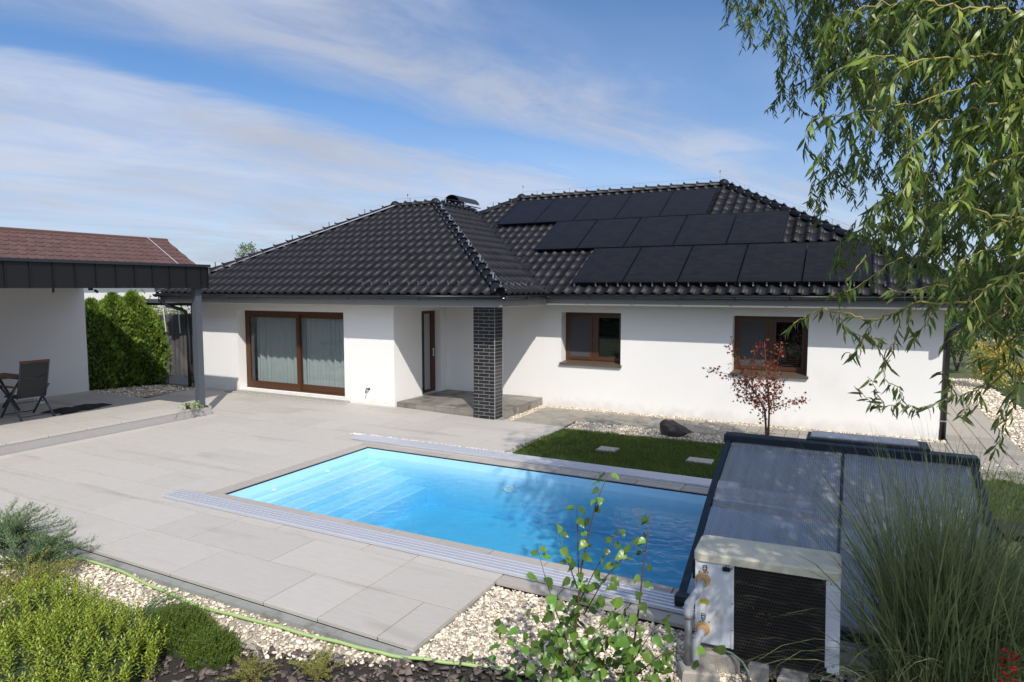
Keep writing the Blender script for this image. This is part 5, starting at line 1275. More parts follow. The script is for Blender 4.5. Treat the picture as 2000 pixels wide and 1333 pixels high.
# ---- birch sapling: every leaf a piece
BIRCH =  [[[-1.47,3.71,0.03],[-1.47,3.71,0.54],[-1.45,3.71,0.78],[-1.43,3.71,1.02],[-1.38,3.71,1.25],[-1.34,3.71,1.44],[-1.26,3.71,1.64]],[[-1.14,3.75,0.12],[-1.1,3.75,0.59],[-1.07,3.75,0.85],[-1.05,3.75,1.08],[-1.03,3.75,1.24],[-1.01,3.75,1.41]],[[-1.48,3.79,0.74],[-1.38,3.79,0.96],[-1.29,3.79,1.13],[-1.21,3.79,1.29]],[[-1.48,3.73,0.56],[-1.45,3.73,0.84],[-1.46,3.73,1.1],[-1.47,3.73,1.39],[-1.47,3.73,1.41]],[[-1.54,3.77,0.46],[-1.63,3.77,0.68],[-1.7,3.77,0.87],[-1.76,3.77,1.06]],[[-1.41,3.71,0.72],[-1.28,3.71,0.98],[-1.17,3.71,1.12],[-1.1,3.71,1.23]],[[-1.47,3.75,0.86],[-1.53,3.75,1.01],[-1.59,3.75,1.14],[-1.6,3.75,1.26]],[[-1.54,3.79,0.31],[-1.69,3.79,0.52],[-1.8,3.79,0.6]],[[-1.55,3.73,0.2],[-1.77,3.73,0.39],[-1.92,3.73,0.42],[-2.03,3.73,0.43]],[[-1.5,3.77,0.33],[-1.36,3.77,0.57],[-1.23,3.77,0.74],[-1.15,3.77,0.82]],[[-1.11,3.71,0.47],[-0.99,3.71,0.7],[-0.87,3.71,0.85]],[[-1.09,3.75,0.39],[-0.94,3.75,0.56],[-0.82,3.75,0.63]],[[-1.51,3.79,0.15],[-1.73,3.79,0.23],[-1.88,3.79,0.22]],[[-1.28,3.73,0.08],[-1.28,3.73,0.42],[-1.27,3.73,0.68]],[[-1.22,3.77,0.08],[-1.18,3.77,0.36],[-1.13,3.77,0.66]],[[-1.11,3.71,0.15],[-1.02,3.71,0.4],[-0.96,3.71,0.55]],[[-1.42,3.75,0.03],[-1.6,3.75,0.14],[-1.71,3.75,0.18]]]
bt = tag(empty('birch_sapling', (-1.40, 3.74, -.07)), 'young birch sapling with glossy toothed leaves in front of the pool', 'tree')
BO = Vector((-1.40, 3.74, -.07))
lv = []
ov = [(0, 0), (.06, .17), (.13, .27), (.20, .36), (.26, .32), (.33, .37), (.40, .30), (.47, .33), (.54, .24), (.61, .26), (.68, .17), (.75, .18), (.83, .08), (1, 0)]
vv = [(u, 0, -.10 * math.sin(u * 3.1) * 0 - .12 * u * u) for u, w_ in ov] ; n = len(ov)
V = [Vector((w_ * 1.0, u, -.30 * u * u + .26 * w_ + .03 * math.sin(u * 14))) for u, w_ in ov] + [Vector((-w_ * 1.0, u, -.30 * u * u + .20 * w_ + .03 * math.sin(u * 11 + 1))) for u, w_ in ov] + [Vector((0, u, -.30 * u * u)) for u, w_ in ov]
F = []
for i in range(n - 1): F += [(2 * n + i, i, i + 1, 2 * n + i + 1), (n + i, 2 * n + i, 2 * n + i + 1, n + i + 1)]
F.append
bl = MB(); bl.add(V, F); bl.tube([(0, 0, 0), (0, -.25, .06)], .012, 4)
leaf_me = bl.mesh('leaf', M['birch'], True)
pts_all = []
for si, s_ in enumerate(BIRCH):
    P = [Vector(p) - BO for p in s_]
    if si < 2: P = [Vector((0 + (.10 if si else -.06), 0, 0))] + P
    r0 = .009 if si < 2 else .0045
    trunk_part('stem', P, [r0 * (1 - .75 * i / (len(P) - 1)) for i in range(len(P))], 'bark_red', bt, 6)
    for a_, b_ in zip(P, P[1:]):
        L_ = (b_ - a_).length; m_ = max(1, int(L_ / .042))
        for k in range(m_): pts_all.append((a_.lerp(b_, (k + random.random()) / m_), (b_ - a_).normalized()))
    pts_all.append((P[-1], (P[-1] - P[-2]).normalized()))
extra = []
for _ in range(104):
    x = random.gauss(0.04, .32); z = abs(random.gauss(.30, .25)); extra.append((Vector((x, random.gauss(0, .16), z)), Vector((random.gauss(0, 1), random.gauss(0, 1), .6)).normalized()))
pts_all = [p for p in pts_all if p[0].z < 1.72]
pts_all = (random.sample(pts_all, min(len(pts_all), 194)) + extra)[:298]
for p, d in pts_all:
    a = random.uniform(0, 6.283); out = Vector((math.cos(a), math.sin(a) * .8 - .25, random.uniform(-1.0, .2))).normalized()
    sz = random.uniform(.066, .108) * (1.0 if p.z < 1.0 else .78)
    nrm = Vector((random.gauss(0, .5), -.5 + random.gauss(0, .4), .75)); x = out.cross(nrm).normalized(); z = x.cross(out)
    o = link('leaf', leaf_me, bt); m_ = (Matrix((x, out, z)).transposed() * sz).to_4x4(); m_.translation = p + out * .02; o.matrix_local = m_
v4 = np.array([(p[1], p[0], p[2]) for p in V]); n_ = 300
Pp = np.column_stack([rng.normal(.04, .30, n_), rng.normal(0, .15, n_), np.abs(rng.normal(.26, .26, n_))]); 
Dd = np.column_stack([rng.normal(0, 1, n_), rng.normal(-.25, .8, n_), rng.uniform(-.6, .25, n_)])
l_ = rng.uniform(.055, .096, n_); F4 = [f_ for f_ in F if len(set(f_)) == 4]
co, f = inst(Pp, Dd, np.column_stack([rng.normal(0, .5, n_), rng.normal(-.5, .4, n_), np.full(n_, .75)]), l_, l_, v4, F4, l_)
link('leaf', np_mesh('leaf', co, f, M['birch_many'], True), bt)['kind'] = 'stuff'
# ---- tall reed grass
mg = tag(empty('reed_grass', (.62, 5.08, -.08)), 'tall clump of arching green reed grass beside the heat pump', 'grass clump')
def blades(n_, L0, L1, w_, spread, droop, base_r):
    nseg = 7; P0 = np.column_stack([rng.normal(0, base_r, n_), rng.normal(0, base_r * .8, n_), np.zeros(n_)])
    az = rng.uniform(0, 2 * math.pi, n_); tilt = np.abs(rng.normal(0, spread, n_)) + .03; L_ = rng.uniform(L0, L1, n_)
    dirh = np.column_stack([np.cos(az), np.sin(az)]); P0[:, :2] += dirh * tilt[:, None] * .12
    pts = [P0]; p = P0.copy(); dr = np.abs(rng.normal(droop, droop * .5, n_))
    for k in range(nseg):
        t_ = tilt + dr * (k / nseg) ** 1.8 * (1.2 + tilt); p = p + np.column_stack([dirh * np.sin(t_)[:, None], np.cos(t_)]) * (L_ / nseg)[:, None]; pts.append(p)
    pts = np.stack(pts, 1)                                 # n, nseg+1, 3
    sd = np.column_stack([-np.sin(az), np.cos(az), np.zeros(n_)]) * np.cos(rng.uniform(-1.2, 1.2, n_))[:, None] + np.column_stack([dirh, np.zeros(n_)]) * np.sin(rng.uniform(-1.2, 1.2, n_))[:, None]
    prof = np.array([.7, .9, 1, 1, .9, .72, .45, .06]) * w_ / 2
    Lp = pts + sd[:, None] * prof[None, :, None]; Rp = pts - sd[:, None] * prof[None, :, None]
    co = np.stack([Lp, Rp], 2).reshape(n_, -1, 3); k2 = co.shape[1]
    f = np.array([(2 * i, 2 * i + 1, 2 * i + 3, 2 * i + 2) for i in range(nseg)])
    return co.reshape(-1, 3), ((np.arange(n_) * k2)[:, None, None] + f[None]).reshape(-1, 4)
co, f = merge([blades(900, 1.1, 2.0, .0085, .27, .38, .15), blades(700, .9, 1.65, .0085, .44, .70, .15), blades(260, .6, 1.2, .008, .62, 1.0, .14)])
link('blade', np_mesh('blade', co, f, M['miscanthus'], True), mg)['kind'] = 'stuff'
co, f = blades(260, .25, .7, .007, .35, .5, .14); link('dry_blade', np_mesh('dry_blade', co, f, M['straw']), mg)['kind'] = 'stuff'
mg2 = tag(empty('reed_grass', (1.22, 5.0, -.08)), 'second clump of reed grass cut off by the picture edge, behind the red flower', 'grass clump')
co, f = merge([blades(320, .9, 1.6, .0085, .3, .6, .12), blades(120, .5, 1.0, .008, .5, .9, .12)]); link('blade', np_mesh('blade', co, f, M['miscanthus'], True), mg2)['kind'] = 'stuff'
# ---- red flower
fl = tag(empty('red_flower', (.875, 4.45, -.07)), 'red flower spike at the corner beside the reed grass', 'flower')
MB().tube([(0, 0, 0), (.01, 0, .35), (-.02, 0, .78)], .004, 5).build('stem', M['grass'], fl)
for i in range(16):
    z = .52 + i * .017; a = i * 2.4; c_ = Vector((-.008 + .022 * math.cos(a), .022 * math.sin(a), z)); b = MB()
    for s_ in range(4):
        t_ = a + (s_ - 1.5) * .8; o_ = c_ + Vector((math.cos(t_) * .026, math.sin(t_) * .026, .010 * (s_ % 2))); side = Vector((-math.sin(t_), math.cos(t_), 0)) * .013
        b.add([c_, (c_ + o_) / 2 + side + Vector((0, 0, .008)), o_, (c_ + o_) / 2 - side + Vector((0, 0, .008))], [(0, 1, 2), (0, 2, 3)])
    b.build('blossom', M['flower'], fl)
# ---- small red maple by the path
MAPLE =  [[[-1.28,12.53,0.03],[-1.32,12.53,0.56],[-1.54,12.53,0.92],[-1.72,12.53,1.19],[-1.87,12.53,1.56],[-1.94,12.53,1.84]],[[-1.3,12.77,-0.02],[-1.27,12.77,0.53],[-1.31,12.77,1.0],[-1.36,12.77,1.37],[-1.39,12.77,1.77]],[[-1.29,13.01,0.49],[-1.05,13.01,0.6],[-0.88,13.01,0.69],[-0.69,13.01,0.73]],[[-1.33,12.65,0.54],[-1.55,12.65,0.9],[-1.83,12.65,1.12],[-2.11,12.65,1.17],[-2.41,12.65,1.23]],[[-1.32,12.89,0.89],[-1.19,12.89,1.18],[-1.14,12.89,1.56],[-1.12,12.89,1.73]],[[-1.54,12.53,0.92],[-1.59,12.53,1.29],[-1.51,12.53,1.58],[-1.41,12.53,1.81]],[[-1.3,12.77,0.33],[-1.52,12.77,0.6],[-1.64,12.77,0.79]],[[-1.32,13.01,0.68],[-1.52,13.01,1.15],[-1.7,13.01,1.23]],[[-1.26,12.65,0.64],[-1.12,12.65,0.93],[-1.04,12.65,1.13]]]
MAPLE = [[(x * .963, y * .963, 2.75 - (2.75 - z) * .963) for x, y, z in s_] for s_ in MAPLE]
mt = tag(empty('maple_tree', (-1.24, 12.25, -.02)), 'small red leaved maple standing in front of the second window', 'tree')
MO = np.array([-1.24, 12.25, -.02]); Ps = []; Ds = []
for si, s_ in enumerate(MAPLE):
    P = [np.array(p) - MO for p in s_]
    if si < 2: P[0] = np.array([.02 * si, 0, 0])
    r0 = .022 if si < 2 else .009
    trunk_part('trunk' if si < 2 else 'branch', [tuple(p) for p in P], [r0 * (1 - .8 * i / (len(P) - 1)) for i in range(len(P))], 'bark_red', mt, 6)
    for a_, b_ in zip(P, P[1:]):
        if a_[2] + b_[2] < 1.1: continue
        for k in range(24):
            t_ = random.random(); Ps.append(a_ + (b_ - a_) * t_ + rng.normal(0, .055, 3)); Ds.append(rng.normal(0, 1, 3) + np.array([0, 0, -.5]))
for _ in range(360):
    z = random.uniform(.72, 1.22); Ps.append(np.array([-.30 + .45 * (random.random() - .5) * 2 * (1 - abs(z - 1.0)) + .12, random.gauss(0, .18), z])); Ds.append(rng.normal(0, 1, 3) + np.array([0, 0, -.5]))
STAR = ([(0, 0, 0), (.35, .12, 0), (.55, .48, -.05), (.5, .12, 0), (1, 0, -.1), (.5, -.12, 0), (.55, -.48, -.05), (.35, -.12, 0)], [(0, 1, 2), (0, 2, 3), (0, 3, 4), (0, 4, 5), (0, 5, 6), (0, 6, 7)])
Ps = np.array(Ps); co, f = inst(Ps, np.array(Ds), rng.normal(0, 1, (len(Ps), 3)) + np.array([0, -.6, .6]), rng.uniform(.05, .085, len(Ps)), rng.uniform(.05, .08, len(Ps)), *STAR)
link('crown', np_mesh('crown', co, f, M['maple_red']), mt)['kind'] = 'stuff'
# ---- conifer hedge: four thujas
def thuja(cx, cy, r, h, label, z0=.05, n_=6800):
    t = tag(empty('thuja_tree', (cx, cy, z0)), label, 'conifer', 'thujas beside the carport')
    trunk_part('trunk', [(0, 0, 0), (0, 0, h * .9)], [.06, .02], 'bark', t)
    u = rng.random(n_) ** .85; z = u * h; a = rng.uniform(0, 2 * math.pi, n_)
    pr_ = np.interp(u, [0, .08, .35, .6, .8, .93, 1], [.72, .92, 1, .9, .66, .30, .03]) * r
    lump = 1 + .13 * np.sin(a * 5 + z * 6) + .10 * np.sin(a * 9 - z * 11) + rng.normal(0, .085, n_)
    rr_ = pr_ * lump * rng.uniform(.80, 1.0, n_)
    P = np.column_stack([rr_ * np.cos(a), rr_ * np.sin(a), z]); out = np.column_stack([np.cos(a), np.sin(a), np.zeros(n_)])
    D = out * .55 + np.column_stack([rng.normal(0, .35, n_), rng.normal(0, .35, n_), rng.uniform(.35, 1.2, n_)]); Nn = np.column_stack([-np.sin(a), np.cos(a), rng.normal(0, .4, n_)]) + rng.normal(0, .4, (n_, 3))
    SPR = ([(0, 0, 0), (.3, .22, .05), (.55, .5, .0), (.6, .2, .03), (1, .08, -.05), (.62, -.15, .02), (.5, -.48, .02), (.28, -.2, .04)], [(0, 1, 2), (0, 2, 3), (0, 3, 4), (0, 4, 5), (0, 5, 6), (0, 6, 7)])
    co, f = inst(P, D, Nn, rng.uniform(.07, .14, n_), rng.uniform(.06, .10, n_), *SPR)
    link('crown', np_mesh('crown', co, f, M['thuja']), t)['kind'] = 'stuff'
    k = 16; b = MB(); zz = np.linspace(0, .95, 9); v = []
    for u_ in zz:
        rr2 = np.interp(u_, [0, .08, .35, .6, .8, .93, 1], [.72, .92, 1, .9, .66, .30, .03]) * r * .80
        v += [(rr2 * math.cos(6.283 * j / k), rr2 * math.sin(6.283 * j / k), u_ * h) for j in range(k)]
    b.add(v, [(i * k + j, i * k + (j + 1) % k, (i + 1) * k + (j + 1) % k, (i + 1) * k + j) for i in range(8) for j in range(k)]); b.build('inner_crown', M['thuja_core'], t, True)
thuja(-18.02, 10.45, .62, 2.36, 'thuja column closest to the white carport wall')
thuja(-18.05, 11.05, .66, 2.52, 'thuja column, second from the carport wall, with a pointed top')
thuja(-17.98, 11.55, .62, 2.55, 'tallest thuja column in the middle of the hedge')
thuja(-17.62, 11.72, .50, 2.12, 'shortest thuja column, next to the gazebo curtain')
# ---- ivy in a pot at the deck corner
iv = tag(empty('ivy_pot', (-12.42, 9.10, .195)), 'small dark pot of trailing variegated ivy on the deck corner by the post', 'potted plant')
MB().tube([(0, 0, 0), (0, 0, .11), (0, 0, .115)], [.045, .06, .05], 12).build('pot', M['black_plastic'], iv)
Ps = []
for _ in range(26):
    p = np.array([random.gauss(.04, .05), random.gauss(0, .10), .10]); v_ = np.array([random.uniform(.3, 1), random.gauss(0, .6), .6])
    for k in range(14):
        Ps.append(p.copy()); p = p + v_ * .018; v_[2] -= .16; v_[0] *= .95
        if p[0] < .085: p[2] = max(p[2], .012)
        p[2] = max(p[2], -.17)
Ps = np.array(Ps); co, f = inst(Ps, rng.normal(0, 1, (len(Ps), 3)) + np.array([.3, 0, -.4]), rng.normal(0, .7, (len(Ps), 3)) + np.array([.6, -.4, .6]), rng.uniform(.022, .04, len(Ps)), rng.uniform(.02, .034, len(Ps)), *LEAF4)
link('foliage', np_mesh('foliage', co, f, M['ivy']), iv)['kind'] = 'stuff'
# ---- generic bush / tree crowns for the background
def clumpy(n_, rx, ry, rz, cl, csize):
    c = rng.normal(0, 1, (cl, 3)); c = unit(c) * rng.uniform(.45, 1.0, (cl, 1)) * np.array([rx, ry, rz])
    k = rng.integers(0, cl, n_); return c[k] + rng.normal(0, csize, (n_, 3)) * np.array([1, 1, .8])
def bush(name, cx, cy, rx, ry, h, n_, leaf, m, label, cat='bush', z0=-.05, group=None, cl=26, stem=True):
    t = tag(empty(name, (cx, cy, z0)), label, cat, group)
    P = clumpy(n_, rx * .85, ry * .85, h * .45, cl, min(rx, ry) * .20) + np.array([0, 0, h * .52]); P[:, 2] = np.abs(P[:, 2])
    co, f = inst(P, rng.normal(0, 1, (n_, 3)) + np.array([0, 0, .3]), rng.normal(0, 1, (n_, 3)), rng.uniform(.7, 1.3, n_) * leaf, rng.uniform(.4, .7, n_) * leaf, *LEAF4)
    link('foliage', np_mesh('foliage', co, f, M[m]), t)['kind'] = 'stuff'
    for i in range(4):
        a = i * 1.6 + .4; trunk_part('stem', [(0, 0, 0), (math.cos(a) * rx * .25, math.sin(a) * ry * .25, h * .35), (math.cos(a) * rx * .5, math.sin(a) * ry * .5, h * .7)], [.03, .02, .008], 'bark', t, 5)
    return t
bush('garden_bush', 2.05, 24.6, .95, .9, 2.1, 4200, .085, 'bush', 'dark green bush at the end of the paved path behind the downpipe')
bush('garden_bush', 3.25, 26.5, 1.1, 1.0, 2.5, 4200, .09, 'bush', 'taller loose green bush behind the golden shrub', cl=30)
bush('golden_shrub', 3.45, 22.0, .62, .6, 1.75, 3400, .07, 'bush_y', 'upright golden yellow shrub on the pale pebbles beside the path', 'shrub')
bush('golden_shrub', 4.75, 23.6, .5, .5, .75, 1500, .07, 'bush_y', 'low round golden shrub at the right picture edge', 'shrub')
bush('garden_bush', 5.6, 28, 1.6, 1.2, 2.6, 4200, .10, 'bush', 'wide green bush in front of the red roofed house', cl=34)
bush('garden_bush', .4, 30, 1.6, 1.2, 3.0, 3600, .11, 'bush', 'tall green bush beyond the house corner', cl=34)
bush('climbing_shrub', -23.2, 15.6, 1.5, 1.1, 3.1, 3600, .13, 'hebe', 'light green shrub rising behind the gazebo roof', 'shrub', cl=22)
bush('garden_bush', -20.5, 15.3, 1.6, .9, 2.45, 3000, .10, 'bush', 'dark green hedge seen through the gazebo curtain')
# far tree behind the left roof
ft = tag(empty('far_tree', (-34.6, 30, -.1)), 'thin pale crowned tree showing above the left roof slope', 'tree')
trunk_part('trunk', [(0, 0, 0), (.1, 0, 3), (0, .1, 5.2)], [.12, .08, .02], 'bark', ft)
P = clumpy(900, .95, .9, 1.1, 16, .16) + np.array([.15, 0, 4.75]); co, f = inst(P, rng.normal(0, 1, (900, 3)), rng.normal(0, 1, (900, 3)), rng.uniform(.10, .18, 900), rng.uniform(.06, .1, 900), *LEAF4)
link('crown', np_mesh('crown', co, f, M['farleaf']), ft)['kind'] = 'stuff'
for i in range(9):
    a = i * .7; trunk_part('branch', [(0, 0, 3.2), (.35 * math.cos(a), .35 * math.sin(a), 4.2), (.8 * math.cos(a), .8 * math.sin(a), 4.9 + .1 * (i % 4))], [.03, .015, .006], 'bark', ft, 4)
# neighbouring houses
def neighbour(name, loc, rz, sx, sy, h, rh, wallm, roofm, label, win=True):
    hN = tag(empty(name, loc, rz), label, 'house')
    MB().box(-sx, sx, -sy, sy, 0, h).build('wall', M[wallm], hN)
    b = MB(); e = .4; b.add([(-sx - e, -sy - e, h - .1), (sx + e, -sy - e, h - .1), (sx + e, sy + e, h - .1), (-sx - e, sy + e, h - .1), (-sx * .35, 0, h + rh), (sx * .35, 0, h + rh)], [(0, 1, 5, 4), (1, 2, 5), (2, 3, 4, 5), (3, 0, 4), (3, 2, 1, 0)])
    r_ = b.build('roof', M[roofm], hN)
    nrow = 16
    for i in range(nrow):
        t0, t1 = i / nrow, (i + .92) / nrow
        if rh < .9: break
        A = [Vector(v_) for v_ in ((-sx - e, -sy - e, h - .1), (sx + e, -sy - e, h - .1), (sx * .35, 0, h + rh), (-sx * .35, 0, h + rh))]
        l0, l1, r0_, r1_ = A[0].lerp(A[3], t0), A[0].lerp(A[3], t1), A[1].lerp(A[2], t0), A[1].lerp(A[2], t1); up = Vector((0, -.02, .05))
        MB().add([l0 + up, r0_ + up, r1_ + up * .1, l1 + up * .1, l0, r0_], [(0, 1, 2, 3), (4, 5, 1, 0)]).build('tile_course', M[roofm], r_)
    for i, x in enumerate((-sx * .55, 0, sx * .55)):
        w_ = MB().box(x - .5, x + .5, -sy - .02, -sy + .02, .9, 2.1).build('window', M['white_plastic'], hN)
        MB().box(x - .43, x + .43, -sy - .03, -sy - .021, .97, 2.03).build('pane', M['dark_glass'], w_)
    return hN

# white house with a shingled roof, far behind the carport
SH = tag(empty('neighbour_house', (-29, 12, -.1)), 'white neighbouring house with red brown shingle roof behind the carport', 'house')
class NM(MB):
    def put(s, name, mats, parent=None, smooth=False):
        s.v = [(x + 29, y - 12, z + .1) for x, y, z in s.v]; return s.build(name, mats, parent or SH, smooth)
XE2, ZE2, XR2, zr, YN = -26.0, 3.43, -28.64, 4.98, 20.2
RS = (zr - ZE2) / (XE2 - XR2)
NM().box(-31, -26.4, 2, 19.7, -.1, 3.3).put('wall', M['plaster'])
rf = NM(); rf.add([(XE2, 1.6, ZE2), (XE2, YN, ZE2), (XR2, YN, zr), (XR2, 1.6, zr)], [(0, 1, 2, 3)]); rf.add([(XR2, 1.6, zr), (XR2, YN, zr), (-31.3, YN, ZE2), (-31.3, 1.6, ZE2)], [(0, 1, 2, 3)])
rf.add([(XR2, YN - .02, zr - .005), (XE2, YN - .02, ZE2 - .005), (-31.3, YN - .02, ZE2)], [(0, 1, 2)])
rfo = rf.put('shingle_roof', M['shingle'])
tabw, tabh = .300, .342
Lr = math.hypot(XE2 - XR2, zr - ZE2); upv = Vector((XR2 - XE2, 0, zr - ZE2)).normalized(); alv = Vector((0, 1, 0)); nv = Vector((RS, 0, 1)).normalized()
tabm = MB().add([(-.15, .40, 0), (.15, .40, 0), (.15, .13, .018), (.084, 0, .026), (-.084, 0, .026), (-.15, .13, .018), (.15, .13, -.010), (.084, 0, -.010), (-.084, 0, -.010), (-.15, .13, -.010)],
                [(0, 5, 4, 3, 2, 1), (2, 3, 7, 6), (3, 4, 8, 7), (4, 5, 9, 8)]).mesh('shingle', M['shingle'])
tabs = []
for r_ in range(9):
    y = YN - .16 - (tabw / 2 if r_ % 2 else 0)
    while y > 1.8:
        s_ = r_ * tabh; p = Vector((XE2, y, ZE2)) + upv * s_ + nv * .010
        if s_ < Lr - .10: tabs.append(p)
        y -= tabw
tabs.sort(key=lambda p: -p.y)
cz_ = alv.cross(upv); cz_ = cz_ if cz_.z > 0 else -cz_
mm0 = Matrix((alv, upv, cz_)).transposed().to_4x4(); off = Matrix.Translation((29, -12, .1))
for p in tabs[:298]:
    o = link('shingle', tabm, rfo); m_ = mm0.copy(); m_.translation = p + nv * random.uniform(0, .006); o.matrix_local = off @ m_
mb = MB()
for p in tabs[298:]:
    m_ = off @ Matrix.Translation(p) @ mm0; mb.add([m_ @ v_.co for v_ in tabm.vertices], [tuple(q_.vertices) for q_ in tabm.polygons])
mb.build('shingle', M['shingle'], rfo)['kind'] = 'stuff'
NM().cbox(XR2 - .12, XR2 + .12, 1.6, YN, zr - .04, zr + .07, .04).put('ridge_cap', M['shingle'], rfo)
NM().tube([(XE2 - .02, 19.2, ZE2 + .09), (XR2 + .02, 19.2, zr + .10)], .016, 6).tube([(XR2, 19.2, zr + .02), (XR2, 19.2, zr + .20)], .012, 5).tube([(XR2, YN - .2, zr + .02), (XR2, YN - .2, zr + .20)], .02, 5).put('lightning_wire', M['alu'], rfo)
NM().tube([(XE2 + .08, 1.6, ZE2 - .06), (XE2 + .08, YN, ZE2 - .06)], .07, 8).put('gutter', M['sill'])
for y in (9.0, 12.5): 
    w_ = NM().box(-26.41, -26.36, y, y + 1.2, .9, 2.1).put('window', M['white_plastic']); NM().box(-26.359, -26.35, y + .08, y + 1.12, .98, 2.02).put('pane', M['dark_glass'], w_)
# ---- unseen tall hedge added behind the camera: it keeps the low sky off the house and shows in its windows
hd = tag(empty('added_hedge', (-8, -9.5, -.1)), 'tall green hedge added out of view to dim the low sky, mirrored in the windows', 'hedge')
n_ = 7000; P = np.column_stack([rng.uniform(-24, 22, n_), rng.normal(0, .35, n_) + .75, rng.uniform(.05, 2.7, n_) ]); P[:, 2] += .5 * np.sin(P[:, 0] * 1.3) * (P[:, 2] / 2.7)
co, f = inst(P, rng.normal(0, 1, (n_, 3)), rng.normal(0, 1, (n_, 3)), rng.uniform(.25, .5, n_), rng.uniform(.15, .3, n_), *LEAF4)
link('foliage', np_mesh('foliage', co, f, M['bush']), hd)['kind'] = 'stuff'
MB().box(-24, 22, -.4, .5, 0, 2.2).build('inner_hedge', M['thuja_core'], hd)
neighbour('neighbour_house', (9.5, 47, -1.3), R(-4), 6.5, 4.5, 2.6, 2.9, 'plaster_grey', 'redroof', 'low red roofed neighbouring house behind the garden at the right')
neighbour('neighbour_house', (17.5, 70, -1.5), R(12), 6, 5, 3, 3.2, 'plaster_grey', 'orange', 'distant orange roofed house beyond the red roof at the right')
# far hill
b = MB(); n_ = 40; v = []
for i in range(n_ + 1):
    x = -700 + 1400 * i / n_; hh = 9 + 5 * math.sin(i * .5) + 3 * math.sin(i * 1.3); v += [(x, 420, -2), (x, 470, hh), (x, 640, hh * .9)]
b.add(v, [(3 * i, 3 * i + 3, 3 * i + 4, 3 * i + 1) for i in range(n_)] + [(3 * i + 1, 3 * i + 4, 3 * i + 5, 3 * i + 2) for i in range(n_)]); tag(b.build('hills', M['hill'], None, True), kind='structure')

